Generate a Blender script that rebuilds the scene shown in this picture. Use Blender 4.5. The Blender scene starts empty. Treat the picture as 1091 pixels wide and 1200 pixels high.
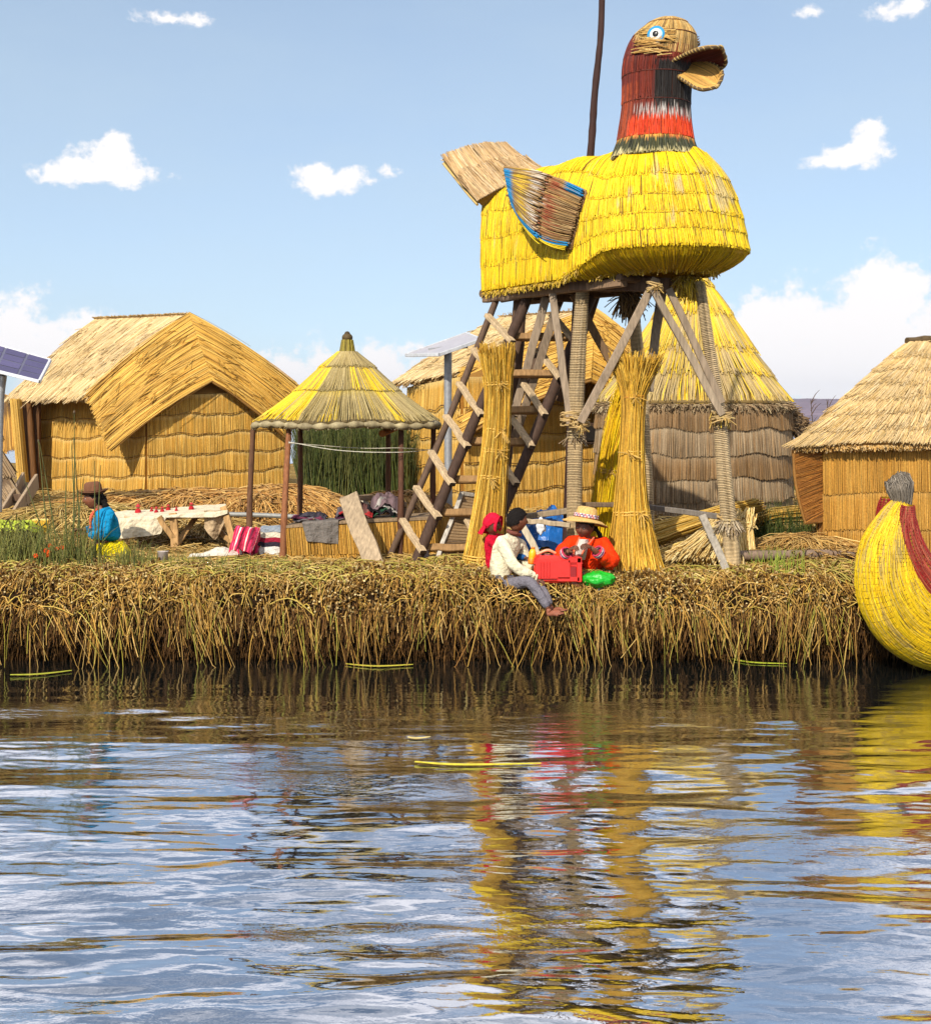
import bpy, math, random
import numpy as np
rng = np.random.default_rng(11)
random.seed(5)
F, HOR, H = 1680.0, 490.0, 2.4          # photo focal length in px, horizon row, eye height over the water
PI = math.pi
GZ = 0.9                                 # top of the reed island

def P(px, py, Y):
    return np.array([(px - 545.5) / F * Y, Y, H - (py - HOR) / F * Y])

def PP(l):
    return np.array([P(*p) for p in l])

def C(r, g, b):
    c = np.array([r, g, b]) / 255.0
    return np.where(c <= 0.04045, c / 12.92, ((c + 0.055) / 1.055) ** 2.4)

def nz(v):
    v = np.asarray(v, float)
    return v / np.maximum(np.linalg.norm(v, axis=-1, keepdims=True), 1e-9)

def R(a, b, n=None):
    return rng.uniform(min(a, b), max(a, b), n)

_ph = rng.uniform(0, 6.28, (40, 3))
def wob(x, y, f=1.0, seed=0, octs=4):
    """smooth pseudo noise in about -1..1"""
    x = np.asarray(x, float); y = np.asarray(y, float)
    o = np.zeros(np.broadcast(x, y).shape); a = 1.0; tot = 0
    for i in range(octs):
        p = _ph[(seed * 5 + i) % 40]
        o = o + a * np.sin(f * (x * 1.0 + 0.45 * y) + p[0] + 1.7 * np.sin(f * 0.7 * y + p[1])) * np.cos(f * (0.8 * y - 0.3 * x) + p[2])
        tot += a; a *= 0.55; f *= 2.13
    return o / tot * 1.3

# ------------------------------------------------------------------ materials
MATS = {}
def mat(name, rough=0.6, spec=0.3, nscale=40, namt=0.25, bump=0.0, bscale=60, stretch=(1, 1, 1), metal=0.0, sss=0.0, wave=None, coat=0.0, big=0.0):
    if name in MATS:
        return MATS[name]
    m = bpy.data.materials.new(name); m.use_nodes = True
    nt = m.node_tree; N = nt.nodes; L = nt.links
    b = N['Principled BSDF']
    at = N.new('ShaderNodeAttribute'); at.attribute_name = 'Col'
    tc = N.new('ShaderNodeTexCoord'); mp = N.new('ShaderNodeMapping')
    mp.inputs['Scale'].default_value = stretch
    L.new(tc.outputs['Object'], mp.inputs['Vector'])
    no = N.new('ShaderNodeTexNoise'); no.inputs['Scale'].default_value = nscale; no.inputs['Detail'].default_value = 5
    L.new(mp.outputs[0], no.inputs['Vector'])
    mr = N.new('ShaderNodeMapRange'); mr.inputs['From Min'].default_value = 0.25; mr.inputs['From Max'].default_value = 0.75
    mr.inputs['To Min'].default_value = 1 - namt; mr.inputs['To Max'].default_value = 1 + namt * 0.6
    L.new(no.outputs['Fac'], mr.inputs['Value'])
    fac = mr.outputs[0]
    if big:
        n2 = N.new('ShaderNodeTexNoise'); n2.inputs['Scale'].default_value = 1.6; n2.inputs['Detail'].default_value = 4
        L.new(tc.outputs['Object'], n2.inputs['Vector'])
        m2 = N.new('ShaderNodeMapRange'); m2.inputs['From Min'].default_value = 0.3; m2.inputs['From Max'].default_value = 0.7
        m2.inputs['To Min'].default_value = 1 - big; m2.inputs['To Max'].default_value = 1 + big * 0.5
        L.new(n2.outputs['Fac'], m2.inputs['Value'])
        mu = N.new('ShaderNodeMath'); mu.operation = 'MULTIPLY'
        L.new(fac, mu.inputs[0]); L.new(m2.outputs[0], mu.inputs[1]); fac = mu.outputs[0]
    vm = N.new('ShaderNodeVectorMath'); vm.operation = 'SCALE'
    L.new(at.outputs['Color'], vm.inputs[0]); L.new(fac, vm.inputs['Scale'])
    L.new(vm.outputs[0], b.inputs['Base Color'])
    b.inputs['Roughness'].default_value = rough
    b.inputs['Specular IOR Level'].default_value = spec
    b.inputs['Metallic'].default_value = metal
    if sss:
        b.inputs['Subsurface Weight'].default_value = sss
        b.inputs['Subsurface Radius'].default_value = (0.02, 0.008, 0.004)
    if coat:
        b.inputs['Coat Weight'].default_value = coat
    if bump:
        bn = N.new('ShaderNodeTexNoise'); bn.inputs['Scale'].default_value = bscale; bn.inputs['Detail'].default_value = 4
        L.new(mp.outputs[0], bn.inputs['Vector'])
        bp = N.new('ShaderNodeBump'); bp.inputs['Strength'].default_value = bump; bp.inputs['Distance'].default_value = 0.035
        L.new(bn.outputs['Fac'], bp.inputs['Height']); L.new(bp.outputs[0], b.inputs['Normal'])
    MATS[name] = m
    return m

def M_reed(): return mat('dry_reed', 0.62, 0.25, 55, 0.28, big=0.16)
def M_paint(): return mat('painted_reed', 0.5, 0.3, 45, 0.22, big=0.12)
def M_green(): return mat('green_reed', 0.5, 0.35, 30, 0.25)
def M_wood(): return mat('weathered_wood', 0.75, 0.2, 14, 0.42, 0.06, 30, (3.2, 3.2, .35))
def M_cloth(): return mat('woven_cloth', 0.9, 0.1, 18, 0.2, 1.0, 17)
def M_knit(): return mat('knitted_cloth', 0.9, 0.1, 40, 0.2, 1.0, 20)
def M_skin(): return mat('skin', 0.5, 0.35, 25, 0.12, 0.1, 60, sss=0.15)
def M_hair(): return mat('hair', 0.75, 0.15, 60, 0.3, 0.5, 90)
def M_plastic(): return mat('plastic', 0.35, 0.5, 7, 0.10, 0.06, 14)
def M_tarp(): return mat('tarpaulin', 0.35, 0.5, 9, 0.18, 0.5, 16)
def M_metal(): return mat('galvanised_metal', 0.5, 0.5, 20, 0.22, 0.05, 40, metal=0.35)
def M_soil(): return mat('rotting_reed_mat', 0.95, 0.1, 22, 0.5, 1.0, 45, big=0.3)

# ------------------------------------------------------------------ mesh builder
ORIG = {}
class MB:
    def __init__(s):
        s.v = []; s.c = []; s.f = {3: [], 4: []}; s.sm = {3: [], 4: []}; s.n = 0
    def add(s, v, q=None, t=None, col=(.5, .5, .5), smooth=True):
        v = np.asarray(v, float).reshape(-1, 3); k = len(v)
        col = np.asarray(col, float)
        if col.ndim == 1: col = np.broadcast_to(col, (k, 3))
        s.v.append(v); s.c.append(col.reshape(-1, 3))
        for n, ff in ((4, q), (3, t)):
            if ff is not None and len(ff):
                ff = np.asarray(ff, int).reshape(-1, n)
                s.f[n].append(ff + s.n); s.sm[n].append(np.full(len(ff), smooth))
        s.n += k
        return s
    def build(s, name, m, parent=None, origin=None, label=None, cat=None, group=None, kind=None):
        v = np.concatenate(s.v); c = np.concatenate(s.c)
        if parent is not None: o0 = ORIG[parent.name]
        elif origin is not None: o0 = np.asarray(origin, float)
        else:
            o0 = (v.min(0) + v.max(0)) / 2; o0[2] = v[:, 2].min()
        q = np.concatenate(s.f[4]) if s.f[4] else np.zeros((0, 4), int)
        t = np.concatenate(s.f[3]) if s.f[3] else np.zeros((0, 3), int)
        sm = np.concatenate(s.sm[4] + s.sm[3])
        me = bpy.data.meshes.new(name)
        me.vertices.add(len(v)); me.vertices.foreach_set('co', (v - o0).astype(np.float32).ravel())
        loops = np.concatenate([q.ravel(), t.ravel()]).astype(np.int32)
        me.loops.add(len(loops)); me.loops.foreach_set('vertex_index', loops)
        npoly = len(q) + len(t)
        st = np.concatenate([np.arange(len(q)) * 4, len(q) * 4 + np.arange(len(t)) * 3]).astype(np.int32)
        me.polygons.add(npoly); me.polygons.foreach_set('loop_start', st)
        me.polygons.foreach_set('use_smooth', sm)
        a = me.color_attributes.new('Col', 'FLOAT_COLOR', 'POINT')
        a.data.foreach_set('color', np.concatenate([np.clip(c, 0, 1), np.ones((len(c), 1))], 1).astype(np.float32).ravel())
        me.update(calc_edges=True); me.validate()
        me.materials.append(m)
        o = bpy.data.objects.new(name, me); bpy.context.scene.collection.objects.link(o)
        if parent is not None: o.parent = parent
        else: o.location = o0
        ORIG[o.name] = o0
        tag(o, label, cat, group, kind)
        return o

def tag(o, label=None, cat=None, group=None, kind=None):
    if label: o['label'] = label
    if cat: o['category'] = cat
    if group: o['group'] = group
    if kind: o['kind'] = kind
    return o

def thing(name, label, cat, loc, group=None):
    o = bpy.data.objects.new(name, None); bpy.context.scene.collection.objects.link(o)
    o.empty_display_size = 0.1; o.location = loc
    ORIG[o.name] = np.asarray(loc, float)
    return tag(o, label, cat, group)

def copy_tree(o, parent=None):
    c = o.copy(); bpy.context.scene.collection.objects.link(c)
    if parent is not None: c.parent = parent
    for ch in [x for x in bpy.data.objects if x.parent == o]:
        copy_tree(ch, c)
    return c

# ------------------------------------------------------------------ shapes
def strands(mb, pts, r, col, sides=3, cap=False, smooth=True):
    """many tapered tubes at once; pts N,K,3; r N or N,K; col N,3 or N,K,3"""
    pts = np.asarray(pts, float); N, K, _ = pts.shape
    r = np.asarray(r, float)
    if r.ndim == 0: r = np.full(N, r)
    if r.ndim == 1: r = np.repeat(r[:, None], K, 1)
    col = np.asarray(col, float)
    if col.ndim == 1: col = np.broadcast_to(col, (N, 3))
    if col.ndim == 2: col = np.repeat(col[:, None, :], K, 1)
    tg = nz(np.gradient(pts, axis=1))
    mean = nz(tg.mean(1) + 1e-9)
    ref = np.where(np.abs(mean[:, 2:3]) > 0.8, np.array([[0.9, 0.1, 0.2]]), np.array([[0.05, 0.1, 1.0]]))
    a = nz(np.cross(tg, ref[:, None, :])); b = np.cross(tg, a)
    ang = np.arange(sides) / sides * 2 * PI
    off = rng.uniform(0, 6.28, N) if sides <= 4 else np.zeros(N)
    ca = np.cos(ang[None, :] + off[:, None])[:, None, :, None]; sa = np.sin(ang[None, :] + off[:, None])[:, None, :, None]
    V = pts[:, :, None, :] + r[:, :, None, None] * (ca * a[:, :, None, :] + sa * b[:, :, None, :])
    idx = np.arange(N * K * sides).reshape(N, K, sides)
    n2 = np.roll(idx, -1, 2)
    q = np.stack([idx[:, :-1], n2[:, :-1], n2[:, 1:], idx[:, 1:]], -1).reshape(-1, 4)
    cc = np.repeat(col[:, :, None, :], sides, 2).reshape(-1, 3)
    mb.add(V.reshape(-1, 3), q=q, col=cc, smooth=smooth)
    if cap:
        for k in (0, K - 1):
            e = V[:, k]; ctr = pts[:, k][:, None, :]
            vv = np.concatenate([e, ctr], 1); ii = np.arange(N * (sides + 1)).reshape(N, sides + 1)
            tt = [np.stack([ii[:, j], ii[:, (j + 1) % sides], ii[:, sides]], -1) for j in range(sides)]
            cap_c = np.repeat(col[:, k][:, None, :], sides + 1, 1).reshape(-1, 3)
            mb.add(vv.reshape(-1, 3), t=np.concatenate(tt), col=cap_c * 1.0, smooth=False)

def smooth_path(p, n):
    """Catmull-Rom resample"""
    p = np.asarray(p, float)
    if len(p) == 2:
        return p[0] + (p[1] - p[0]) * np.linspace(0, 1, n)[:, None]
    q = np.concatenate([[2 * p[0] - p[1]], p, [2 * p[-1] - p[-2]]])
    t = np.linspace(0, len(p) - 1 - 1e-6, n); i = t.astype(int); f = (t - i)[:, None]
    a, b, c, d = q[i], q[i + 1], q[i + 2], q[i + 3]
    return 0.5 * (2 * b + (c - a) * f + (2 * a - 5 * b + 4 * c - d) * f ** 2 + (3 * b - a - 3 * c + d) * f ** 3)

def interp(xs, vals, t):
    vals = np.asarray(vals, float)
    if vals.ndim == 1: return np.interp(t, xs, vals)
    return np.stack([np.interp(t, xs, vals[:, k]) for k in range(vals.shape[1])], -1)

def tube(mb, path, r, col, sides=10, n=None, cap=True, smooth=True, knob=0.0):
    path = np.asarray(path, float)
    n = n or max(2, len(path))
    p = smooth_path(path, n)
    r = np.asarray(r, float)
    rr = np.full(n, float(r)) if r.ndim == 0 else np.interp(np.linspace(0, 1, n), np.linspace(0, 1, len(r)), r)
    if knob: rr = rr * (1 + knob * rng.uniform(-1, 1, n))
    col = np.asarray(col, float)
    if col.ndim == 2 and len(col) != n: col = interp(np.linspace(0, 1, len(col)), col, np.linspace(0, 1, n))
    strands(mb, p[None], rr[None], col[None] if col.ndim == 2 else col, sides, cap, smooth)

def beam(mb, a, b, w, h, col, up=(0, 0, 1), warp=0.004, ch=0.12, n=6, endcol=None):
    """chamfered, slightly warped timber from a to b"""
    a = np.asarray(a, float); b = np.asarray(b, float); d = nz(b - a)
    up = np.asarray(up, float)
    s = np.cross(d, up)
    if np.linalg.norm(s) < 1e-3: s = np.cross(d, [1, 0.2, 0])
    s = nz(s); u = np.cross(s, d)
    c = ch * min(w, h)
    sec = np.array([(-w/2 + c, -h/2), (w/2 - c, -h/2), (w/2, -h/2 + c), (w/2, h/2 - c), (w/2 - c, h/2), (-w/2 + c, h/2), (-w/2, h/2 - c), (-w/2, -h/2 + c)])
    t = np.linspace(0, 1, n)
    ctr = a + (b - a) * t[:, None] + warp * (s * rng.normal(size=(n, 1)) + u * rng.normal(size=(n, 1)))
    V = ctr[:, None, :] + sec[None, :, 0:1] * s + sec[None, :, 1:2] * u
    V = V + rng.normal(size=V.shape) * warp * 0.25
    idx = np.arange(n * 8).reshape(n, 8); n2 = np.roll(idx, -1, 1)
    q = np.stack([idx[:-1], n2[:-1], n2[1:], idx[1:]], -1).reshape(-1, 4)
    jit = 1 + rng.normal(size=(n * 8, 1)) * 0.06
    mb.add(V.reshape(-1, 3), q=q, col=np.asarray(col) * jit, smooth=False)
    for k in (0, n - 1):
        mb.add(np.concatenate([V[k], ctr[k:k + 1]]), t=[(j, (j + 1) % 8, 8) for j in range(8)], col=np.asarray(col) * 0.75 if endcol is None else endcol, smooth=False)

def grid(mb, G, col, closed=False, smooth=True):
    m, n, _ = G.shape
    idx = np.arange(m * n).reshape(m, n)
    if closed:
        n2 = np.roll(idx, -1, 1); q = np.stack([idx[:-1], n2[:-1], n2[1:], idx[1:]], -1)
    else:
        q = np.stack([idx[:-1, :-1], idx[:-1, 1:], idx[1:, 1:], idx[1:, :-1]], -1)
    col = np.asarray(col, float)
    mb.add(G.reshape(-1, 3), q=q.reshape(-1, 4), col=col if col.ndim == 1 else col.reshape(-1, 3), smooth=smooth)

def normals(G):
    du = np.gradient(G, axis=1); dv = np.gradient(G, axis=0)
    return nz(np.cross(du, dv))

def sheet(mb, G, th, col, colb=None, smooth=True):
    """cloth or board with thickness"""
    Nn = normals(G); A = G + Nn * th / 2; B = G - Nn * th / 2
    col = np.asarray(col, float); colb = col if colb is None else np.asarray(colb, float)
    grid(mb, A, col, smooth=smooth); grid(mb, B[:, ::-1], colb if colb.ndim == 1 else colb[:, ::-1], smooth=smooth)
    m, n, _ = G.shape
    def rim(i, j):
        a = A[i, j]; b = B[i, j]
        cc = col if col.ndim == 1 else np.stack([col[i, j], col[i, j]])
        grid(mb, np.stack([a, b]), cc, smooth=smooth)
    r0 = np.arange(n); rim(np.zeros(n, int), r0); rim(np.full(n, m - 1), r0)
    c0 = np.arange(m); rim(c0, np.zeros(m, int)); rim(c0, np.full(m, n - 1))

def lathe(mb, prof, centre, col, n=32, axis=None, ref=None, smooth=True):
    """prof list of (r, z) turned round centre; axis = up vector"""
    up = nz(np.array([0, 0, 1.0]) if axis is None else np.asarray(axis, float))
    x = nz(np.cross(up, [0.3, 1, 0.1])); y = np.cross(up, x)
    prof = np.asarray(prof, float); a = np.arange(n) / n * 2 * PI
    G = np.asarray(centre) + prof[:, 0][:, None, None] * (np.cos(a)[None, :, None] * x + np.sin(a)[None, :, None] * y) + prof[:, 1][:, None, None] * up
    col = np.asarray(col, float)
    if col.ndim == 2: col = np.repeat(col[:, None, :], n, 1)
    grid(mb, G, col, closed=True, smooth=smooth)

def ball(mb, c, r, col, n=12, sc=(1, 1, 1)):
    th = np.linspace(0.001, PI - 0.001, n)
    a = np.arange(2 * n) / (2 * n) * 2 * PI
    G = np.stack([np.sin(th)[:, None] * np.cos(a), np.sin(th)[:, None] * np.sin(a), np.cos(th)[:, None] * np.ones_like(a)], -1)
    grid(mb, np.asarray(c) + G * r * np.asarray(sc), col, closed=True)

def box(mb, c, size, col, rz=0.0, bev=0.01, jit=0.0):
    """bevelled box, c = centre"""
    c = np.asarray(c, float); sx, sy, sz = np.asarray(size) / 2.0
    b = min(bev, sx * .45, sy * .45, sz * .45)
    lay = []
    for z, k in ((-sz, b), (-sz + b, 0), (sz - b, 0), (sz, b)):
        x, y = sx - k, sy - k
        lay.append([(-x + b, -y, z), (x - b, -y, z), (x, -y + b, z), (x, y - b, z), (x - b, y, z), (-x + b, y, z), (-x, y - b, z), (-x, -y + b, z)])
    V = np.array(lay, float)
    cs, sn = math.cos(rz), math.sin(rz)
    V = np.stack([V[..., 0] * cs - V[..., 1] * sn, V[..., 0] * sn + V[..., 1] * cs, V[..., 2]], -1) + c
    if jit: V = V + rng.normal(size=V.shape) * jit
    idx = np.arange(32).reshape(4, 8); n2 = np.roll(idx, -1, 1)
    q = np.stack([idx[:-1], n2[:-1], n2[1:], idx[1:]], -1).reshape(-1, 4)
    mb.add(V.reshape(-1, 3), q=q, col=col, smooth=False)
    for k in (0, 3):
        mb.add(np.concatenate([V[k], V[k].mean(0, keepdims=True)]), t=[(j, (j + 1) % 8, 8) for j in range(8)], col=col, smooth=False)

def helix(mb, path, rad, pitch, r, col, n=14):
    path = np.asarray(path, float)
    L = np.linalg.norm(np.diff(path, axis=0), axis=1).sum(); turns = L / pitch
    K = int(turns * n); t = np.linspace(0, 1, K)
    p = smooth_path(path, 40); p = interp(np.linspace(0, 1, 40), p, t)
    rr = np.interp(t, np.linspace(0, 1, len(rad)), rad)
    d = nz(np.gradient(p, axis=0)); a = nz(np.cross(d, [1, 0.3, 0.1])); b = np.cross(d, a)
    th = t * turns * 2 * PI
    q = p + rr[:, None] * (np.cos(th)[:, None] * a + np.sin(th)[:, None] * b)
    cc = np.asarray(col) * (1 + 0.18 * np.sin(t * turns * 1.7)[:, None] * rng.uniform(.5, 1, (K, 1)))
    strands(mb, q[None], np.full((1, K), r), cc[None], 4)

def ringpath(c, a, b, ra, rb, n=24):
    t = np.arange(n + 1) / n * 2 * PI
    return np.asarray(c) + np.cos(t)[:, None] * np.asarray(a) * ra + np.sin(t)[:, None] * np.asarray(b) * rb

def quadS(tl, tr, br, bl, sag=0.0, sagdir=(0, 0, -1)):
    tl, tr, br, bl = [np.asarray(p, float) for p in (tl, tr, br, bl)]
    sd = np.asarray(sagdir, float)
    def S(u, v):
        u = np.asarray(u, float)[..., None]; v = np.asarray(v, float)[..., None]
        return (tl * (1 - u) + tr * u) * (1 - v) + (bl * (1 - u) + br * u) * v + sd * sag * (4 * v * (1 - v))
    return S

def surf_n(S, u, v, sgn):
    e = 1e-3
    du = S(u + e, v) - S(u - e, v); dv = S(u, v + e) - S(u, v - e)
    return nz(np.cross(du, dv)) * sgn

def pal(cols, shape, jit=0.12):
    """random mixes of the given colours"""
    cols = np.asarray(cols); k = len(cols)
    w = rng.dirichlet(np.full(k, 0.55), shape)
    return (w @ cols) * (1 + jit * rng.normal(size=tuple(np.atleast_1d(shape)) + (1,))).clip(0.5, 1.5)

def thatch(mb, S, sgn, vl, n, r, colf, lift=0.03, over=0.03, jit=0.02, lean=0.0, wave=None, us=(0, 1), sides=3, K=4, base=0.012, spread=0.0, hook=1.5, ujit=0.0006):
    """rows of reeds laid down a surface like shingles"""
    for i in range(len(vl) - 1):
        u = us[0] + (us[1] - us[0]) * (np.arange(n) + rng.uniform(-.35, 1.35, n)) / n; t = np.linspace(0, 1, K)[None, :]
        v0, v1 = vl[i], vl[i + 1]
        lastk = .35 if (i == len(vl) - 2 and len(vl) > 2) else 1.0
        w0 = wave(u, i)[:, None] if wave and i > 0 else 0.0
        w1 = wave(u, i + 1)[:, None] if wave else 0.0
        top = v0 + w0 - 0.4 * over * rng.uniform(0, 1, (n, 1)); bot = v1 + w1 + (over + jit * rng.normal(size=(n, 1))) * lastk
        vv = top + (bot - top) * t
        uu = u[:, None] + (lean + spread * rng.normal(size=(n, 1))) * t + ujit * rng.normal(size=(n, K)) * t
        lf = base + lift * t ** hook * rng.uniform(0.6, 1.3, (n, 1)) + 0.006 * rng.uniform(0, 1, (n, 1))
        pos = S(uu, vv) + surf_n(S, uu, vv, sgn) * lf[..., None]
        rr = r * rng.uniform(0.7, 1.3, (n, 1)) * np.linspace(1.0, 0.8, K)[None, :]
        strands(mb, pos, rr, colf(uu, vv, np.broadcast_to(t, uu.shape), i), sides)

def backing(mb, S, nu, nv, col, us=(0, 1), vs=(0, 1), th=0.03):
    uu, vv = np.meshgrid(np.linspace(us[0], us[1], nu), np.linspace(vs[0], vs[1], nv))
    sheet(mb, S(uu, vv), th, col)

def skin(verts, edges, radii, levels=2, root=0):
    """skin-modifier surface; returns vertices, quads, tris"""
    me = bpy.data.meshes.new('skin_tmp'); me.from_pydata([tuple(v) for v in verts], edges, [])
    o = bpy.data.objects.new('skin_tmp', me); bpy.context.scene.collection.objects.link(o)
    o.modifiers.new('s', 'SKIN')
    if not me.skin_vertices:
        bpy.context.view_layer.objects.active = o
        bpy.ops.mesh.customdata_skin_add()
    for i, sv in enumerate(me.skin_vertices[0].data):
        r = radii[i]; sv.radius = (r, r) if np.isscalar(r) else tuple(r); sv.use_root = (i == root)
    if levels:
        ss = o.modifiers.new('d', 'SUBSURF'); ss.levels = levels; ss.render_levels = levels
    dg = bpy.context.evaluated_depsgraph_get(); dg.update()
    e = o.evaluated_get(dg).to_mesh()
    v = np.array([x.co for x in e.vertices]); q = []; t = []
    for p in e.polygons:
        l = list(p.vertices)
        if len(l) == 4: q.append(l)
        else:
            for k in range(1, len(l) - 1): t.append((l[0], l[k], l[k + 1]))
    o.evaluated_get(dg).to_mesh_clear()
    bpy.data.objects.remove(o); bpy.data.meshes.remove(me)
    return v, q, t

# palettes (albedo, given as sRGB)
GOLD = [C(216, 172, 80), C(202, 152, 58), C(226, 190, 106), C(184, 134, 52)]
GOLDD = [C(202, 152, 64), C(186, 134, 50), C(214, 170, 86), C(164, 114, 46)]
PALE = [C(218, 192, 142), C(204, 174, 118), C(228, 206, 164), C(182, 148, 96)]
GREY = [C(168, 148, 120), C(146, 126, 100), C(188, 168, 138), C(120, 100, 76)]
BROWN = [C(150, 124, 92), C(124, 98, 68), C(168, 142, 108), C(104, 80, 54)]
YEL = [C(244, 208, 14), C(234, 192, 10), C(248, 220, 40), C(220, 174, 14)]
STRAW = [C(196, 162, 92), C(172, 134, 66), C(216, 190, 126), C(140, 104, 52)]
GREEN = [C(78, 92, 38), C(58, 74, 30), C(104, 112, 48), C(46, 58, 26)]
DK = C(70, 48, 24)
# ================================================================== scene, camera, light
sc = bpy.context.scene
sc.view_settings.view_transform = 'Standard'; sc.view_settings.look = 'None'
sc.view_settings.gamma = 1; sc.view_settings.use_curve_mapping = False
EXPOSURE = 0.74
sc.view_settings.exposure = EXPOSURE
cam = bpy.data.cameras.new('camera'); camo = bpy.data.objects.new('camera', cam); sc.collection.objects.link(camo)
cam.sensor_fit = 'HORIZONTAL'; cam.sensor_width = 36; cam.lens = F / 1091 * 36
cam.shift_y = (HOR - 600.0) / 1091.0       # rising-front shift: a level camera whose horizon sits above the middle
camo.location = (0, 0, H); camo.rotation_euler = (PI / 2, 0, 0)
cam.clip_start = 0.1; cam.clip_end = 20000
sc.camera = camo
try:
    sc.cycles.max_bounces = 8; sc.cycles.diffuse_bounces = 3; sc.cycles.glossy_bounces = 4; sc.cycles.use_denoising = True
    sc.cycles.volume_bounces = 0; sc.cycles.caustics_reflective = False
except Exception:
    pass

SUN = nz(np.array([-0.36, -0.84, 0.64]))
sl = bpy.data.lights.new('sun', 'SUN'); sl.energy = 3.3; sl.angle = math.radians(0.6); sl.color = (1.0, 0.92, 0.78)
so = bpy.data.objects.new('sun', sl); sc.collection.objects.link(so)
from mathutils import Vector
so.rotation_euler = Vector(-SUN).to_track_quat('-Z', 'Y').to_euler(); so.location = (-20, -25, 40)

def make_world():
    w = bpy.data.worlds.new('World'); sc.world = w; w.use_nodes = True
    nt = w.node_tree; N = nt.nodes; L = nt.links
    for n in list(N): N.remove(n)
    out = N.new('ShaderNodeOutputWorld'); bg = N.new('ShaderNodeBackground'); bg.inputs['Strength'].default_value = 0.1
    L.new(bg.outputs[0], out.inputs[0])
    sky = N.new('ShaderNodeTexSky'); sky.sky_type = 'NISHITA'; sky.sun_disc = False
    sky.sun_elevation = math.asin(SUN[2]); sky.sun_rotation = math.atan2(SUN[0], SUN[1])
    sky.altitude = 3800; sky.air_density = 1.0; sky.dust_density = 1.2; sky.ozone_density = 1.5
    def mth(op, a, b=None, c=None, clamp=False):
        n = N.new('ShaderNodeMath'); n.operation = op; n.use_clamp = clamp
        for i, x in enumerate((a, b, c)):
            if x is None: continue
            if isinstance(x, (int, float)): n.inputs[i].default_value = x
            else: L.new(x, n.inputs[i])
        return n.outputs[0]
    tc = N.new('ShaderNodeTexCoord'); sx = N.new('ShaderNodeSeparateXYZ'); L.new(tc.outputs['Generated'], sx.inputs[0])
    az = mth('ARCTAN2', sx.outputs[0], sx.outputs[1]); el = mth('ARCSINE', sx.outputs[2])
    cb = N.new('ShaderNodeCombineXYZ'); L.new(az, cb.inputs[0]); L.new(el, cb.inputs[1])
    def noise(scale, det, rough=0.5, vec=None, st=(1, 1, 1)):
        mp = N.new('ShaderNodeMapping'); mp.inputs['Scale'].default_value = st
        L.new(vec or cb.outputs[0], mp.inputs['Vector'])
        n = N.new('ShaderNodeTexNoise'); n.inputs['Scale'].default_value = scale; n.inputs['Detail'].default_value = det; n.inputs['Roughness'].default_value = rough
        L.new(mp.outputs[0], n.inputs['Vector']); return n.outputs['Fac']
    def mrange(v, a, b, c, d, smooth=False):
        n = N.new('ShaderNodeMapRange')
        if smooth: n.interpolation_type = 'SMOOTHSTEP'
        n.inputs[1].default_value = a; n.inputs[2].default_value = b; n.inputs[3].default_value = c; n.inputs[4].default_value = d
        L.new(v, n.inputs[0]); return n.outputs[0]
    n1 = noise(42, 7, 0.62, st=(1, 1.25, 1)); n2 = noise(130, 5, 0.6)
    bil = mth('ADD', mth('MULTIPLY', mth('SUBTRACT', n1, 0.5), 2.3), mth('MULTIPLY', mth('SUBTRACT', n2, 0.5), 0.9))
    # clouds (photo px centre, half width, half height, weight): each a puff in azimuth / elevation
    puffs = [(118, 203, 72, 17, 1.0), (126, 186, 40, 26, 1.0), (96, 195, 35, 16, .9), (132, 168, 20, 18, .9),
             (385, 212, 50, 16, .95), (368, 202, 28, 14, .9), (408, 205, 26, 14, .9),
             (1002, 180, 42, 18, .95), (1020, 165, 24, 20, .9), (965, 188, 30, 9, .8),
             (205, 22, 44, 9, .7), (1060, 10, 34, 12, .7), (955, 14, 26, 8, .42), (455, 198, 14, 8, .4),
             (1000, 420, 160, 84, 1.3), (1040, 345, 54, 50, 1.3), (920, 385, 80, 50, 1.2), (880, 430, 100, 56, 1.2), (1090, 470, 200, 70, 1.1), (1150, 400, 70, 90, 1.0),
             (20, 405, 110, 46, .85), (70, 390, 55, 26, .8), (-60, 380, 120, 50, .9),
             (400, 440, 130, 38, .72), (330, 425, 60, 22, .6), (450, 420, 60, 24, .7),
             (600, 470, 500, 26, .62)]
    m = None
    for (px, py, w_, h_, wt) in puffs:
        a = math.atan2(px - 545.5, F); e = math.atan((HOR - py) / F * math.cos(a))
        s = N.new('ShaderNodeVectorMath'); s.operation = 'SUBTRACT'; L.new(cb.outputs[0], s.inputs[0]); s.inputs[1].default_value = (a, e, 0)
        d = N.new('ShaderNodeVectorMath'); d.operation = 'MULTIPLY'; L.new(s.outputs[0], d.inputs[0]); d.inputs[1].default_value = (F / w_, F / h_, 0)
        l = N.new('ShaderNodeVectorMath'); l.operation = 'LENGTH'; L.new(d.outputs[0], l.inputs[0])
        v = mth('MULTIPLY', mth('SUBTRACT', 1.15, l.outputs['Value']), wt)
        m = v if m is None else mth('SMOOTH_MAX', m, v, 0.25)
    m = mth('MAXIMUM', m, -1.2)
    low = mrange(mth('ADD', m, bil), 0.05, 0.62, 0, 1, True)
    # broken cloud field higher up and behind the camera (seen in the water, made brighter to add fill light)
    pl = N.new('ShaderNodeVectorMath'); pl.operation = 'DIVIDE'; L.new(tc.outputs['Generated'], pl.inputs[0])
    cz = N.new('ShaderNodeCombineXYZ'); zz = mth('MAXIMUM', sx.outputs[2], 0.08)
    for i in range(3): L.new(zz, cz.inputs[i])
    L.new(cz.outputs[0], pl.inputs[1])
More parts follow.
